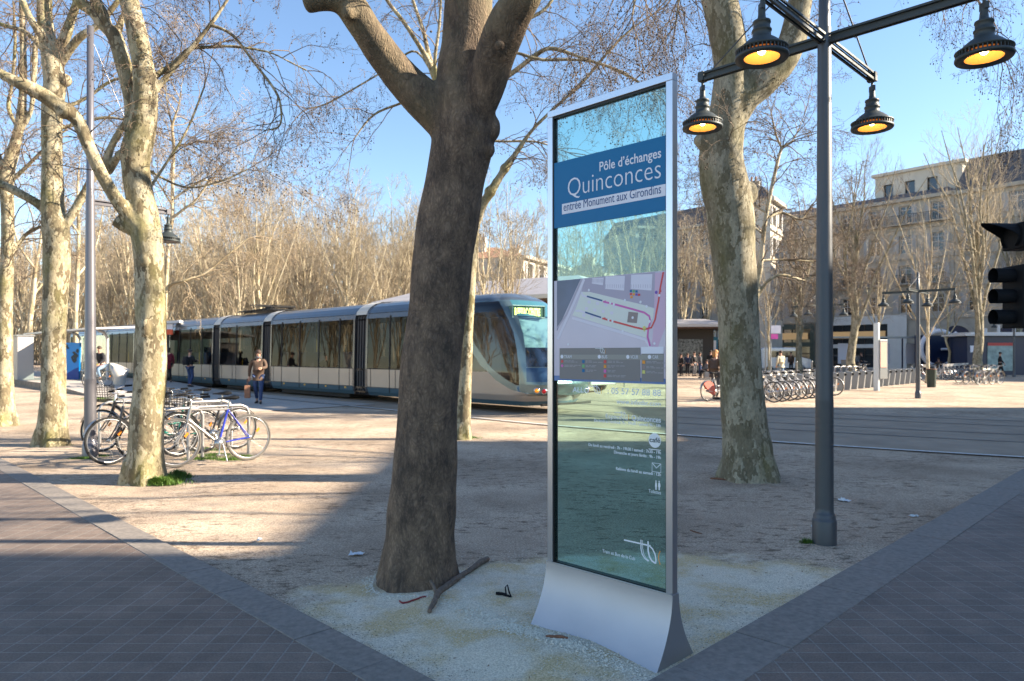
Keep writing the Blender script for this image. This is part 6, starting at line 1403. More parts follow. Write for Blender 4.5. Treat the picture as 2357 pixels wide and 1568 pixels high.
# passengers inside the tram
for (t_, lab, tp_) in ((11.6, 'seated passenger leaning forward in the tram, right of the man with the bag', 'sit'), (12.6, 'second seated passenger in dark clothes in the same tram car', 'sit'), (18.2, 'dark clothed passenger standing at the window in the third tram car', 'stand')):
    p = tp(t_, .55, .45); person(lab, p.x, p.y, math.pi*.75 if tp_ == 'sit' else math.pi*.2, 1.65, tp_, 'black', 'jeans', z=.42)
# people on the right
x, y = at(1647, 24.9)
person('woman with reddish hair standing over a rental bicycle with a red wheel', x, y, -.9, 1.74, 'step', 'brown', 'grey', hair=M_hairb, coat=.15, female=True)
x, y = at(1797, 41); person('man in a beige coat and jeans walking behind the docked bicycles', x, y, .2, 1.78, 'walk', 'beige', 'ljeans', coat=.1)
x, y = at(1891, 46); person('person in a white coat walking left of the near lamp post', x, y, 1.2, 1.7, 'walk', 'white', 'black', coat=.3)
x, y = at(1830, 66); person('person in dark clothes near a slim tree by the shopfronts', x, y, .3, 1.7, 'stand', 'black', 'dark')
x, y = at(1821, 60); person('person in brown standing by the café window behind the docks', x, y, 2.2, 1.75, 'stand', 'brown', 'dark', coat=.2)
grp = [(1568, 50, 'stand', 'black', 'dark', 1.6, 'person in black at the left end of the group under the pavilion roof'), (1583, 51, 'step', 'navy', 'dark', 1.65, 'person in navy in the group under the pavilion roof'), (1598, 50, 'stand', 'black', 'grey', 1.75, 'tall person in black in the middle of the group under the pavilion roof'), (1611, 50.5, 'stand', 'grey', 'jeans', 1.7, 'person in grey at the right of the waiting group'), (1636, 55, 'stand', 'black', 'jeans', 1.85, 'tall man in black standing behind the woman with the rental bicycle'), (1655, 56, 'stand', 'black', 'dark', 1.7, 'dark clothed person just left of the mottled plane trunk')]
for i, (u, Y, ps, a_, b_, H_, lab) in enumerate(grp): x, y = at(u, Y); person(lab, x, y, 2+i*.9, H_, ps, a_, b_)
x, y = at(1627, 47); person('person sitting low beside the waiting group', x, y, 1.6, 1.65, 'sit', 'grey', 'black', z=.0)
st_ = MB(); st_.box((x, y-.02, .20), (.4, .4, .4)); tag(st_.build('concrete_block', M_conc, bevel=.02), 'low concrete block under the sitting person beside the group', 'block')
oth = [(1966, 58, 'walk', 'grey', 'jeans', 'person in grey walking right of the near lamp post'), (1983, 60, 'stand', 'black', 'dark', 'person in black right of the near lamp post'), (2217, 57, 'stand', 'navy', 'dark', 'person in navy before the left arched doorway'), (2239, 58, 'walk', 'brown', 'dark', 'person in brown behind the thick tree trunk'), (2273, 55, 'walk', 'black', 'ljeans', 'person in black with light jeans before the navy kiosk'), (2302, 50, 'walk', 'black', 'black', 'person all in black walking before the map of the navy kiosk'), (2161, 57, 'sit', 'brown', 'dark', 'person sitting behind the rental bicycles near the white emblem')]
for u, Y, ps, a_, b_, lab in oth:
    x, y = at(u, Y); person(lab, x, y, 1.2+u*.7, 1.72, ps, a_, b_)
    if ps == 'sit': st_ = MB(); st_.box((x, y-.02, .20), (.4, .4, .4)); tag(st_.build('concrete_block', M_conc, bevel=.02), 'low concrete block behind the rental bicycles near the white emblem', 'block')
# ================================================================ rental bicycle station
M_dock = mat('dock_grey_metal', (.27, .28, .28), .4, .4)
D0 = Vector((7.9, 24.4, 0)); D1 = Vector((22.2, 39.3, 0)); dd_ = (D1-D0); nd = 24; de = dd_.normalized(); dq = Vector((-de.y, de.x, 0)); dang = math.atan2(de.y, de.x)
dock0 = None
for i in range(nd):
    c = D0+dd_*i/(nd-1)
    lab = 'slanted grey bicycle dock post in the row left of the bin'
    if dock0 is None:
        dock0 = thing('bicycle_dock', lab, 'dock', (0, 0, 0), 'rental bicycle dock posts'); b = MB()
        b.hexa([(-.06, -.17, -.02), (.06, -.17, -.02), (.06, .07, -.02), (-.06, .07, -.02), (-.06, -.26, .78), (.06, -.26, .78), (.06, .02, .84), (-.06, .02, .84)]); b.build('post', M_dock, dock0, bevel=.015)
        b = MB(); b.box((0, -.29, .70), (.08, .08, .10)); b.build('lock', M_blk, dock0)
        o = dock0
    else: o = copy_tree(dock0)
    o.location = c; o.rotation_euler = (0, 0, dang)
sh0 = None; occ = [-.4, .3, 1.0, 1.7, 2.4, 3.1, 3.8, 5.6]
for i, f in enumerate(occ):
    if sh0 is None: sh0 = bicycle('grey rental bicycle with a pale basket docked in the row', 'rental_bicycle', frame=M_bgry, step=True, basket=False, cover=None, rimm=M_rim, spokes=12, group='rental bicycles docked in the row'); o = sh0; bq = MB(); bq.hexa([(.42, -.10, .82), (.56, -.10, .82), (.56, .10, .82), (.42, .10, .82), (.40, -.15, .98), (.64, -.15, .98), (.64, .15, .98), (.40, .15, .98)]); bq.build('basket', mat('pale_basket', (.62, .62, .60), .4), sh0)
    else: o = copy_tree(sh0)
    c = D0+dd_*f/(nd-1)-dq*.72; put(o, c.x, c.y, dang+math.pi/2, 0)
x, y = at(1648, 24.4); rbk = bicycle('rental bicycle with a red rear wheel cover under the woman with reddish hair', 'rental_bicycle', frame=M_bgry, step=True, cover=M_shred, spokes=12); put(rbk, x+.02, y-.2, .55)
# farther bicycles
fl = [(2236, 37.5, .5, M_bblk), (2262, 38.0, .8, M_bblk), (2285, 37.2, .35, M_bblk), (2250, 39.5, 1.1, M_bblk), (2275, 40, .6, M_bblk), (2226, 38.6, .2, M_bblk), (2295, 38.6, .9, M_bblk), (2268, 36.6, .4, M_bsil)]
for i, (u, Y, h_, m_) in enumerate(fl):
    x, y = at(u, Y); o = bicycle('dark bicycle in the cluster right of the litter bin', frame=m_, spokes=8, group='bicycles clustered right of the litter bin'); put(o, x, y, h_, .05)
x0, y0 = at(2165, 45)
for i in range(6):
    x, y = at(2160+i*9, 43+i*.9); o = copy_tree(sh0); put(o, x, y, dang-math.pi/2-.4, 0); o['group'] = 'farther rental bicycles'; o['label'] = 'grey rental bicycle in the far row behind the litter bin'
x, y = at(2108, 41); o = copy_tree(sh0); put(o, x, y, -.9); o['label'] = 'rental bicycle standing between the last dock post and the slim tree'; o['group'] = 'farther rental bicycles'
for i, u in enumerate((1972, 1982, 1990)):
    x, y = at(u, 43); o = bicycle('parked bicycle by the metal hoops left of the terminal', frame=M_bblk if i % 2 else M_bsil, spokes=8, group='bicycles by the hoops left of the terminal'); put(o, x, y, .3+i*.3)
for i in range(5):
    x, y = at(1915+i*14, 44); rack('thin metal hoop beside the bicycles left of the terminal', x, y, .6, .8, .8, 'thin hoops behind the docks')
# terminal
x, y = at(2022, 30.9); tm = thing('rental_terminal', 'white rental bicycle terminal with a tall blade and an orange notice', 'terminal', (x, y, 0)); b = MB()
b.box((x-.08, y, 1.45), (.12, .25, 2.95), .3); b.build('blade', mat('terminal_white_metal', (.62, .66, .66), .4, .2), tm, bevel=.02); b = MB(); b.box((x+.16, y, 1.35), (.42, .18, 1.7), .3); b.build('body', M_dock, tm, bevel=.02)
b = MB(); b.box((x+.17, y-.105, 1.55), (.34, .01, 1.1), .3); b.build('notice', mat('orange_notice', (.66, .42, .33), .5), tm)
# litter bins
def bin_dark(label, x, y, m, r=.21, H=.85):
    t = thing('litter_bin', label, 'litter bin', (x, y, 0)); b = MB(); b.lathe((x, y, 0), [(r*.85, 0), (r*.9, .05), (r, H*.95), (r*1.06, H), (r*.95, H), (r*.85, .1), (.001, .1)], 20); b.build('basket', m, t)
    for i in range(16): pass
    b = MB(); b.tube([(x+math.cos(a_)*r*1.05, y+math.sin(a_)*r*1.05, H+.01) for a_ in np.linspace(0, 6.283, 17)[:-1]], .018, 6, closed=True, cap=False); b.build('rim', M_woodr, t)
x, y = at(2144, 34.0); bin_dark('dark green slatted litter bin in front of a slim tree, right of the dock row', x, y, mat('dark_green_slats', (.025, .04, .03), .6))
x, y = at(1946, 53); bin_dark('grey litter bin behind the docks, right of the near lamp post', x, y, M_dock, .3, 1.1)
x, y = at(275, 31.5); zb_ = pz(x, y); t = thing('litter_bin', 'pale cone-shaped litter bin with a slanted mouth on the tram platform', 'litter bin', (x, y, zb_)); b = MB(); n_ = 24; vs = []
for r_, z_, sl in ((.24, 0, 0), (.27, .35, 0), (.34, .8, .17), (.30, .79, .17), (.2, .3, 0)):
    for j in range(n_): a_ = 6.283*j/n_; vs.append((x+math.cos(a_)*r_*(1.0 if z_ < .6 else 1.15), y+math.sin(a_)*r_, zb_+z_-math.cos(a_)*sl))
b.add(vs, [(i*n_+j, i*n_+(j+1) % n_, (i+1)*n_+(j+1) % n_, (i+1)*n_+j) for i in range(4) for j in range(n_)], 0, True); b.build('shell', mat('pale_bin_metal', (.60, .56, .50), .4, .3), t)
b = MB(); b.lathe((x, y, zb_), [(.20, -.02), (.20, .03)], 16); b.build('plinth', M_concd, t)
# bollards
for i, u in enumerate((1795, 1834, 1869, 1897)):
    x, y = at(u, 48+i); b = MB(); b.lathe((x, y, 0), [(.05, 0), (.05, .95), (.06, .96), (.06, 1.05), (.03, 1.09), (.001, 1.1)], 12); tag(b.build('bollard', M_dock), 'grey bollard in the line behind the docked bicycles', 'bollard', 'bollards behind the docked bicycles')
# street name sign with pink panel
x, y = at(1768, 40); t = thing('sign_post', 'pole sign with white and pink panels right of the mottled plane trunk', 'sign', (x, y, 0)); b = MB()
for s in (-.14, .14): b.cyl((x+s, y, 0), (x+s, y, 3.7), .04, n=10)
b.build('post', M_dock, t); b = MB(); b.box((x+.42, y-.03, 2.95), (.55, .04, .45)); b.build('white_panel', M_wht, t); b = MB(); b.box((x+.34, y-.03, 2.55), (.4, .04, .28)); b.build('pink_panel', mat('pink_panel', (.75, .12, .45), .5), t)
# ================================================================ tram stop furniture on the left
M_gcab = mat('grey_cabinet_metal', (.40, .38, .36), .5, .3)
x, y = at(50, 36.5); z_ = pz(x, y); t = thing('service_cabinet', 'grey metal service cabinet left of the tram shelter', 'cabinet', (x, y, z_)); b = MB(); b.box((x, y, z_+1.1), (1.75, .7, 2.2), -math.pi/4); b.build('body', M_gcab, t, bevel=.02); b = MB(); b.box((x, y, z_+2.23), (1.85, .8, .06), -math.pi/4); b.build('lid', M_dock, t)
sh_ = AB(9.9, 41.5); z_ = ZP; t = thing('tram_shelter', 'white-roofed tram shelter with a blue world map poster', 'shelter', (sh_[0], sh_[1], z_)); rz_ = -math.pi/4
M_wroof = mat('white_painted_steel', (.62, .60, .58), .4)
ctr = Vector(AB(10.4, 44.0)); ctr.z = 0
ex_ = Vector((S2, -S2, 0)); ey_ = Vector((S2, S2, 0))
def sp(a_, b_, z): return ctr+ex_*a_+ey_*b_+Vector((0, 0, z_+z))
b = MB(); b.hexa([sp(-5.5, -1.1, 2.42), sp(7.0, -1.1, 2.42), sp(7.0, 1.1, 2.55), sp(-5.5, 1.1, 2.55), sp(-5.5, -1.1, 2.50), sp(7.0, -1.1, 2.50), sp(7.0, 1.1, 2.63), sp(-5.5, 1.1, 2.63)]); b.build('roof', M_wroof, t)
for a_ in (-4.6, .2, 5.0): b = MB(); b.tube([sp(a_, .4, 0), sp(a_, .4, 2.1), sp(a_, .25, 2.35), sp(a_, 0, 2.45)], .07, 10); b.build('post', M_wroof, t)
b = MB(); b.hexa([sp(-.2, .5, .02), sp(4.8, .5, .02), sp(4.8, .56, .02), sp(-.2, .56, .02), sp(-.2, .5, 2.25), sp(4.8, .5, 2.25), sp(4.8, .56, 2.25), sp(-.2, .56, 2.25)]); b.build('glass_back', glass('shelter_glass', (.75, .85, .85), .08), t)
b = MB(); b.box(sp(2.4, .1, .45), (3.2, .4, .06), rz_); b.build('bench', M_wroof, t)
# blue poster on the shelter's end
u0, v0 = 146, 788
M_post_b = mat('bright_blue_poster', (.0, .26, .74), .35, coat=.2); M_postd = mat('deep_blue_poster', (.0, .05, .30), .35)
pc_ = Vector(G(160, 880)); pY = 36.5; pp = lambda u, v, d=0: Vector(P(u, v, pY-d))
t2 = thing('poster_panel', 'bright blue poster with a dark world map on the end of the tram shelter', 'poster', tuple(pp(162, 878)))
b = MB(); q = [pp(144, 789), pp(184, 789), pp(181, 877), pp(144, 882)]; b.hexa([q[3], q[2], q[2]+Vector((0, .12, 0)), q[3]+Vector((0, .12, 0)), q[0], q[1], q[1]+Vector((0, .12, 0)), q[0]+Vector((0, .12, 0))]); b.build('board', M_post_b, t2)
b = MB(); b.add([pp(144, 866, .01), pp(170, 850, .01), pp(182, 845, .01), pp(181, 877, .01), pp(144, 882, .01)], [(0, 1, 2, 3, 4)]); b.build('dark_corner', M_postd, t2); b = MB()
M_land = mat('map_land', (.03, .05, .06), .5)
for cx_, cy_, rx_, ry_ in ((149, 797, 7, 5), (156, 801, 4, 2.5), (146, 832, 3, 5), (170, 812, 4, 3), (174, 820, 7, 8), (172, 829, 6, 7), (178, 808, 4, 5), (166, 824, 3, 5)):
    rl_ = random.Random(int(cx_*7)); b.add([pp(cx_+math.cos(a_)*rx_*rl_.uniform(.6, 1.15), cy_+math.sin(a_)*ry_*rl_.uniform(.6, 1.15), .014+cx_*1e-5) for a_ in np.linspace(0, 6.283, 12)[:-1]], [tuple(range(11))])
b.build('map_print', M_land, t2)
# stop name mast with orange panel right of the grassy trunk
x, y = at(384, 36); z_ = pz(x, y); t = thing('stop_mast', 'white tram stop mast with an orange panel, peeking out right of the grassy plane trunk', 'sign', (x, y, z_)); b = MB(); b.cyl((x-.25, y, z_), (x-.25, y, 3.15), .06, n=10); b.bar((x-.3, y, 3.15), (x+.75, y, 3.2), .5, .12); b.build('mast', M_wroof, t)
b = MB(); b.box((x+.12, y-.05, 2.95), (.42, .06, .26)); b.build('white_panel', M_wht, t); b = MB(); b.box((x+.12, y-.05, 2.68), (.42, .07, .26)); b.build('orange_panel', mat('orange_red_panel', (.75, .10, .03), .5), t)
# ================================================================ buildings and structures behind
# long facade row on the right; front faces down-left
dx = FD*-1      # running right (nearer) as seen from the square
def fo(s, back=0): return FO+FD*s-FN*back      # s metres to the far left along the row
# facade_house wants n = (dx.y,-dx.x) to be the outside normal
o1_ = facade_house('apartment_building', 'long stone apartment building with shuttered windows and arched doorways', fo(12.0), dx, 24.3, 14, 17.5, 4, 8, ground_h=5.2, balcony=(1, 3), roofh=.8)
facade_house('apartment_building', 'stone building with a high dark slate roof at the right edge', fo(-12.35), dx, 41.0, 15, 17.4, 4, 12, ground_h=5.2, balcony=(2,), roofh=3.3)
facade_house('apartment_building', 'stone building behind the mottled plane trunk with a dark mansard roof', fo(34.5), dx, 22.4, 14, 18.4, 4, 7, ground_h=5.0, balcony=(2,), roofh=2.6)
# raised pale block on the roof of the long building: a part of it
b = MB(); c = fo(-2.0, 6.0); W_ = 8.6; ang = math.atan2(dx.y, dx.x); ops = [(k*2.2+.9, k*2.2+1.9, .7, 2.0) for k in range(3)]
O_ = fo(-3.4, 3.0)+Vector((0, 0, 18.0)); wall_open(b, O_, dx, W_, 3.0, ops, .2)
bk_ = -FN*6; b.quad(O_+dx*W_, O_+dx*W_+bk_, O_+dx*W_+bk_+Vector((0, 0, 3.0)), O_+dx*W_+Vector((0, 0, 3.0))); b.quad(O_+bk_, O_, O_+Vector((0, 0, 3.0)), O_+bk_+Vector((0, 0, 3.0)))
b.box(O_+dx*W_/2+bk_/2+Vector((0, 0, 3.12)), (W_+.6, 6.6, .3), ang); b.box(O_+dx*W_/2+bk_/2+Vector((0, 0, 1.35)), (W_-.6, 5.4, 1.6), ang, 1); at_ = b.build('attic_storey', [M_stone2, M_win], o1_)
# shopfronts: white one, café one, arches
def shop(label, s_, w_, h, m, opening, name='shopfront'):
    t = thing(name, label, 'shopfront', tuple(fo(s_-w_/2)+FN*.3)); O_ = fo(s_)+FN*.28; mb = MB(); wall_open(mb, O_, dx, w_, h, opening, .25); mb.quad(O_+Vector((0, 0, h)), O_+dx*w_+Vector((0, 0, h)), O_+dx*w_+Vector((0, 0, h))-FN*.28, O_+Vector((0, 0, h))-FN*.28); mb.quad(O_, O_-FN*.28, O_-FN*.28+Vector((0, 0, h)), O_+Vector((0, 0, h))); mb.build('front', m, t)
    for (x0, x1, z0, z1) in opening:
        g_ = MB(); c = O_+dx*(x0+x1)/2-FN*.2+Vector((0, 0, (z0+z1)/2)); g_.box(c, (x1-x0, .05, z1-z0), ang); go = g_.build('shop_window', M_win, t)
        f_ = MB(); k = max(2, int((x1-x0)/1.1))
        for i in range(k+1): f_.box(O_+dx*(x0+(x1-x0)*i/k)-FN*.13+Vector((0, 0, (z0+z1)/2)), (.08, .06, z1-z0), ang)
        f_.box(O_+dx*(x0+x1)/2-FN*.131+Vector((0, 0, z1-(z1-z0)*.35)), (x1-x0, .05, .10), ang)
        f_.build('glazing_bars', M_iron, go)
    return t
shop('white two-storey shopfront with a wide dark window, behind the rental terminal', 1.5, 9.5, 5.6, M_cream, [(1.6, 7.6, .1, 2.2), (1.6, 7.6, 2.6, 4.7)])
shop('dark green café front with lit interior left of the white shopfront', 8.5, 6.6, 5.0, mat('dark_green_shopfront', (.03, .055, .045), .5), [(.5, 6.1, .1, 2.4), (.5, 6.1, 2.9, 4.4)])
shop('white and grey shopfront with a dark opening right of the mottled plane trunk', 17.5, 8.6, 4.6, M_cream, [(.6, 3.4, .1, 3.4), (4.2, 7.9, .1, 3.6)])
M_warm = mat('warm_shop_interior', (.6, .38, .17), .6, emit=(1, .62, .28), estr=.05)
for s_, w_, z_, lab in ((8.0, 5.4, 3.6, 'lit ochre strip inside the café window'), (-.3, 5.6, 3.6, 'lit ochre strip inside the white shopfront window')):
    b = MB(); O_ = fo(s_)+FN*.33; b.box(O_+dx*w_/2+Vector((0, 0, z_)), (w_, .05, .75), ang); o_ = tag(b.build('light_strip', M_warm), lab, 'light')
for i, s_ in enumerate((-12.5, -17.2)):
    t = thing('arched_doorway', ('left' if i == 0 else 'right')+' navy arched doorway behind the thick tree at the right', 'doorway', tuple(fo(s_)+FN*.1)); b = MB(); pts = [(-1.35, 0), (1.35, 0), (1.35, 3.0)]+[(1.35*math.cos(a_), 3.0+1.35*math.sin(a_)) for a_ in np.linspace(0, math.pi, 14)[1:-1]]+[(-1.35, 3.0)]
    F_ = lambda x, y, z: fo(s_)+dx*x+Vector((0, 0, y))+FN*z
    b.prism(pts, .02, .06, 0, F_); b.build('door', M_navy, t); b = MB()
    o2 = [(x*1.2, y*1.0+(.25 if y > 3 else 0)) for x, y in pts]
    for j in range(len(pts)):
        if j == 0: continue
        j2 = (j+1) % len(pts); b.hexa([F_(*pts[j], .0), F_(*pts[j2], .0), F_(*o2[j2], .0), F_(*o2[j], .0), F_(*pts[j], .16), F_(*pts[j2], .16), F_(*o2[j2], .16), F_(*o2[j], .16)])
    b.build('surround', M_stone, t)
# sunlit side house glimpsed between the mottled trunk and the lamp post
facade_house('apartment_building', 'brightly sunlit pale stone house behind the slim trees right of the mottled trunk', (25.5, 70.5, 0), Vector((.55, .835, 0)).normalized(), 5.0, 5, 17.0, 4, 2, wallm=M_stone2, balcony=(), roofh=1.5, roof='mansard')
# houses far behind the tram
facade_house('stone_house', 'sunlit pale stone house with an orange tiled roof, left of the panel frame', (-2.0, 88, 0), Vector((.94, -.34, 0)), 1.0, 1, 1, 1, 1) if False else None
def lit_house(label, x0, y0, x1, y1, H, floors, bays, roofh=2.2, D=14, m=M_stone2, rm=M_tile, gh=3.5):
    v = Vector((x1-x0, y1-y0, 0)); facade_house('stone_house', label, (x0, y0, 0), v.normalized(), v.length, D, H, floors, bays, roof='hip', roofm=rm, wallm=m, ground_h=gh, balcony=(), roofh=roofh)
# front faces right-near (towards the sun); n = (dx.y, -dx.x)
lit_house('sunlit pale stone house with a tiled roof, behind the left frame of the panel', U(1205)*78, 78, U(1345)*95, 95, 12.3, 3, 6, roofh=2.4, D=16)
lit_house('pale house with a chimney farther left behind the tram nose', U(1085)*96, 96, U(1190)*106, 106, 15.5, 4, 5, roofh=2.4, D=14)
lit_house('low shaded stone house seen low in the panel glass', U(1385)*84, 84, U(1560)*100, 100, 11.0, 3, 7, roofh=2, D=10, m=M_stone, rm=M_slate)
lit_house('tall grey modern block seen at the right of the panel glass', U(1468)*95, 95, U(1590)*97, 97, 18.5, 6, 5, roofh=1.0, D=12, m=mat('grey_panel_wall', (.26, .26, .25), .7), rm=M_slate)
# pavilion roofs of the station behind the tram
M_zinc = mat('pale_zinc_roof', (.42, .40, .40), .55, .2, noise=.12, nscale=2); M_woodsoffit = mat('brown_wood_soffit', (.13, .065, .035), .7, noise=.3, nscale=14); M_pav = mat('dark_pavilion_wall', (.06, .05, .042), .6)
def pavilion(label, corner, e1, L1, e2, L2, h0, rise, t_=None):
    t = thing('station_pavilion', label, 'pavilion', tuple(Vector(corner)+Vector((0, 0, -corner[2] if len(corner) > 2 else 0)))); c = Vector((corner[0], corner[1], 0)); e1 = Vector(e1).normalized(); e2 = Vector(e2).normalized(); up = Vector((0, 0, 1)); A = lambda a_, b_, z: c+e1*a_+e2*b_+up*z
    r_ = MB(); r_.hexa([A(0, 0, h0+.22), A(L1, 0, h0+.22), A(L1, L2, h0+.22), A(0, L2, h0+.22), A(L1*.22, L2*.45, h0+rise), A(L1*.78, L2*.45, h0+rise), A(L1*.78, L2*.55, h0+rise), A(L1*.22, L2*.55, h0+rise)]); r_.build('roof', M_zinc, t)
    r_ = MB(); r_.hexa([A(.02, .02, h0), A(L1-.02, .02, h0), A(L1-.02, L2-.02, h0), A(.02, L2-.02, h0), A(0, 0, h0+.22), A(L1, 0, h0+.22), A(L1, L2, h0+.22), A(0, L2, h0+.22)]); r_.build('fascia', M_wroof, t)
    r_ = MB(); r_.hexa([A(.1, .1, h0-.12), A(L1-.1, .1, h0-.12), A(L1-.1, L2-.1, h0-.12), A(.1, L2-.1, h0-.12), A(.1, .1, h0-.002), A(L1-.1, .1, h0-.002), A(L1-.1, L2-.1, h0-.002), A(.1, L2-.1, h0-.002)]); r_.build('soffit', M_woodsoffit, t)
    r_ = MB(); r_.hexa([A(L1*.15, L2*.3, 0), A(L1*.85, L2*.3, 0), A(L1*.85, L2*.8, 0), A(L1*.15, L2*.8, 0), A(L1*.15, L2*.3, h0-.12), A(L1*.85, L2*.3, h0-.12), A(L1*.85, L2*.8, h0-.12), A(L1*.15, L2*.8, h0-.12)]); r_.build('wall', M_pav, t)
    for a_, b_ in ((.05, .08), (.5, .08), (.95, .08), (.95, .9), (.05, .9)): q = MB(); q.cyl(A(L1*a_, L2*b_, 0), A(L1*a_, L2*b_, h0), .09, n=10); q.build('post', M_dock, t)
    return t
pavilion('station pavilion with a pale hipped roof and brown soffit right behind the tram nose', (-8.5, 43.0, 0), (1, -.62, 0), 15.5, (.62, 1, 0), 8, 4.45, 1.5)
pavilion('smaller station pavilion at the left edge of the square, right of the panel', (8.6, 58, 0), (1, -.1, 0), 9.3, (.1, 1, 0), 6, 3.75, .75)
# dark patterned screen under that pavilion and a blue map board
x, y = at(1578, 55); t = thing('patterned_screen', 'dark glittering patterned screen behind the waiting group', 'screen', (x, y, 0)); b = MB(); b.box((x, y, 1.5), (2.6, .12, 2.4)); b.build('board', mat('dark_patterned_metal', (.16, .17, .16), .35, .6, noise=.9, nscale=9), t)
x, y = at(1634, 60); t = thing('map_board', 'small blue and white map board left of the mottled plane trunk', 'sign', (x, y, 0)); b = MB(); b.box((x, y, 1.55), (1.3, .12, 2.9)); b.build('board', mat('teal_board', (.02, .16, .25), .4), t); b = MB(); b.box((x, y-.07, 2.05), (1.0, .02, 1.3)); b.build('map_sheet', M_wht, t)
# navy kiosk with city map at the right
x, y = at(2316, 54); t = thing('kiosk', 'navy kiosk with a pale flat roof and a city map, before the arched doorways', 'kiosk', (x, y, 0)); b = MB(); b.box((x, y+1, 1.45), (6.0, 2.2, 2.9)); b.build('body', M_navy, t); b = MB(); b.box((x, y+1, 3.0), (6.8, 3.0, .14)); b.box((x, y+1, 3.14), (5.6, 2.4, .14)); b.build('roof', M_wroof, t)
b = MB(); b.box((x-.55, y-.13, 1.35), (1.9, .04, 2.1)); b.build('map_sheet', mat('city_map', (.30, .40, .38), .5, noise=.35, nscale=3), t); b = MB(); b.box((x-.55, y-.16, 2.30), (1.9, .02, .22)); b.build('map_header', mat('map_red_header', (.5, .06, .05), .5), t); b = MB(); b.box((x-2.4, y-.13, 1.95), (.8, .04, .5)); b.build('notice', M_wht, t)
for i, dx_ in enumerate((-.9, .1, 1.3)): b = MB(); b.cyl((x+dx_, y+1, 3.2), (x+dx_, y+1, 3.55+(.25 if i == 1 else 0)), .11, n=10); b.build('vent', M_wroof, t)
# long low glass shelter with notice boards before the white shopfront
x, y = at(2085, 60); t = thing('bus_shelter', 'long low glass shelter with white notice boards before the white shopfront', 'shelter', (x, y, 0)); b = MB(); b.box((x, y, 2.95), (13.5, 1.6, .14)); b.build('roof', M_dock, t)
for i in range(7): b = MB(); b.box((x-6.5+i*2.16, y+.5, 1.45), (.09, .09, 2.9)); b.build('post', M_navy, t)
for dx_, w_ in ((-5.0, 1.4), (-2.0, 1.3), (.7, 1.4)): b = MB(); b.box((x+dx_, y-.02, 1.6), (w_, .06, 1.7)); b.build('notice_board', mat('pale_notice', (.50, .50, .56), .5), t)
# white wheel emblem of the cycle shop (letter C shaped wheel)
x, y = at(2161, 58.5); em = thing('wheel_emblem', 'large white C-shaped wheel emblem on dark glass left of the arched doorways', 'sign', (x, y, 0)); b = MB(); pts = [Vector((x+math.cos(a_)*1.45, y, 2.0+math.sin(a_)*1.45)) for a_ in np.linspace(.45, 5.75, 30)]; b.tube(pts, .19, 8); b.tube([Vector((x+.2, y, 1.95)), Vector((x+1.85, y, 2.0))], .10, 8); b.tube([(x-.35, y, 3.3), (x-.45, y, 3.75)], .16, 8); b.tube([(x+1.1, y, 3.0), (x+1.45, y, 3.3)], .16, 8); b.build('emblem', M_wht, em); b = MB(); b.box((x, y+.3, 1.6), (3.6, .08, 3.0)); b.build('back_panel', M_navy, em)
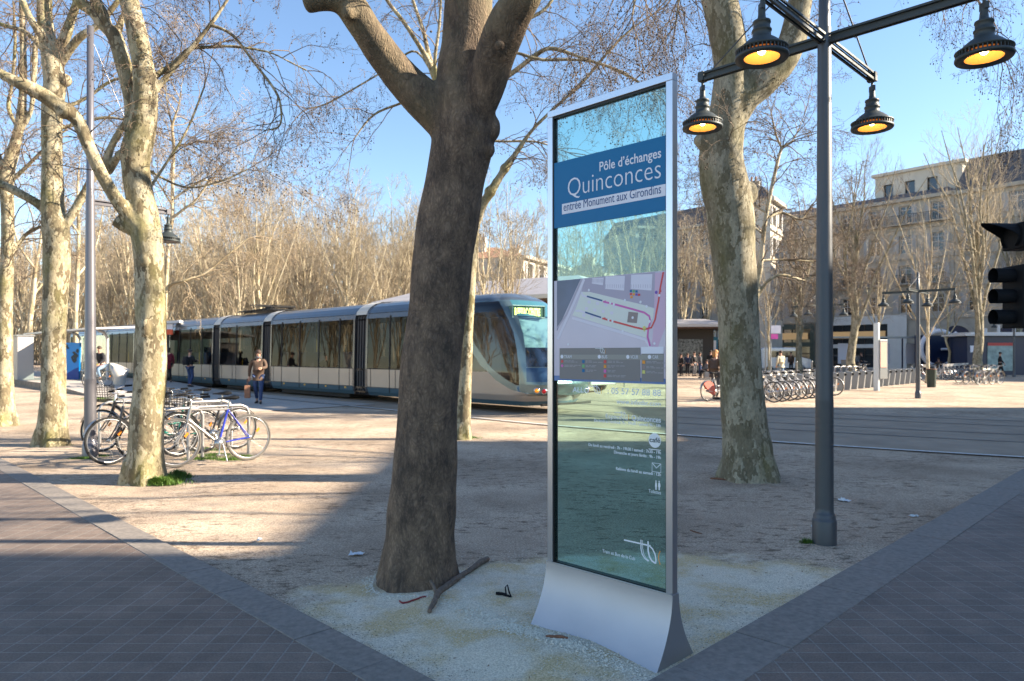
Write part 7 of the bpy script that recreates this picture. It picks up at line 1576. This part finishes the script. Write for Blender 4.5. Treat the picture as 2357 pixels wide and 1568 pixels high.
# pale van and cars behind
def car(label, x, y, h_, col, van=False):
    t = thing('van' if van else 'parked_car', label, 'van' if van else 'car', (0, 0, 0)); L_, W_, H_ = (5.0, 1.9, 2.1) if van else (4.2, 1.7, 1.45); prof = [(-L_/2, .35), (-L_/2, H_*.62), (-L_/2+.15, H_*.95), (-L_/2+.4, H_), (L_*.18, H_), (L_*.30, H_*.62), (L_/2-.1, H_*.52), (L_/2, .5), (L_/2, .35)] if van else [(-L_/2, .3), (-L_/2, .85), (-L_/2+.25, .95), (-L_/2+.75, H_-.05), (-.3, H_), (.45, H_-.05), (1.15, .95), (L_/2-.1, .78), (L_/2, .55), (L_/2, .3)]
    b = MB(); b.prism([(p[0], p[1]) for p in prof][::-1], -W_/2, W_/2, 0, lambda a_, c_, d_: (a_, d_, c_)); b.build('body', mat('car_paint', col, .25, .1, coat=.8), t, bevel=.06)
    b = MB()
    for s in (-1, 1):
        if van: b.box((-.2, s*(W_/2+.004), 1.55), (2.6, .01, .55))
        else: b.prism([(-1.35, .95), (1.0, .95), (.42, 1.34), (-.95, 1.34)], s*(W_/2+.002), s*(W_/2+.008), 0, lambda a_, c_, d_: (a_, d_, c_))
    b.build('side_windows', M_win, t)
    for sx_ in (-1, 1):
        for s in (-1, 1): b = MB(); b.lathe((sx_*L_*.31, s*(W_/2-.1), .32), [(.001, -.1), (.31, -.1), (.32, 0), (.31, .11), (.001, .11)], 18, 0, (0, 1, 0)); wh = b.build('wheel', M_tyre, t); b = MB(); b.lathe((sx_*L_*.31, s*(W_/2+.014), .32), [(.001, 0), (.19, 0), (.18, .006), (.001, .006)], 14, 0, (0, 1, 0)); b.build('rim', M_rim, wh)
    put(t, x, y, h_); return t
x, y = at(1795, 62); car('white van parked by the shopfronts right of the mottled plane trunk', x, y, .2, (.62, .64, .68), True)
x, y = at(1935, 66); car('dark car parked before the café window', x, y, 2.3, (.03, .03, .035))
for i, (t_, w_, col) in enumerate(((13, -9, (.62, .62, .62)), (18, -10, (.6, .6, .62)), (8, -9, (.55, .55, .55)), (24, -10, (.35, .04, .04)), (31, -9, (.6, .6, .6)))):
    p = tp(t_, w_, 0); car(['white car seen through the second tram car', 'white car seen through the third tram car', 'white car seen through the front tram car windows', 'red car seen through the tram windows farther left', 'white car seen through the rear tram windows'][i], p.x, p.y, -math.pi/4, col)
p = tp(10.5, -11.5, 0); t = thing('market_canopy', 'yellow canopy seen through the front tram windows', 'canopy', tuple(p)); b = MB(); b.hexa([p+Vector((-3, -1.5, 2.3)), p+Vector((3, -1.5, 2.3)), p+Vector((3, 1.5, 2.3)), p+Vector((-3, 1.5, 2.3)), p+Vector((-.1, -.1, 3.3)), p+Vector((.1, -.1, 3.3)), p+Vector((.1, .1, 3.3)), p+Vector((-.1, .1, 3.3))]); b.build('cloth', mat('yellow_canopy_cloth', (.75, .66, .05), .7), t)
for a_, c_ in ((-2.9, -1.4), (2.9, -1.4), (2.9, 1.4), (-2.9, 1.4)): b = MB(); b.cyl(p+Vector((a_, c_, 0)), p+Vector((a_, c_, 2.3)), .03, n=6); b.build('post', M_dock, t)
p = tp(13.5, -12.5, 0); t = thing('market_canopy', 'red canopy edge seen through the second tram car', 'canopy', tuple(p)); b = MB(); b.box(p+Vector((0, 0, 2.6)), (5, .3, .45), -.5); b.build('cloth', mat('red_canopy_cloth', (.6, .03, .04), .7), t)
for a_ in (-2.2, 2.2): b = MB(); b.cyl(p+Vector((a_*.88, -a_*.48, 0)), p+Vector((a_*.88, -a_*.48, 2.4)), .04, n=6); b.build('post', M_dock, t)
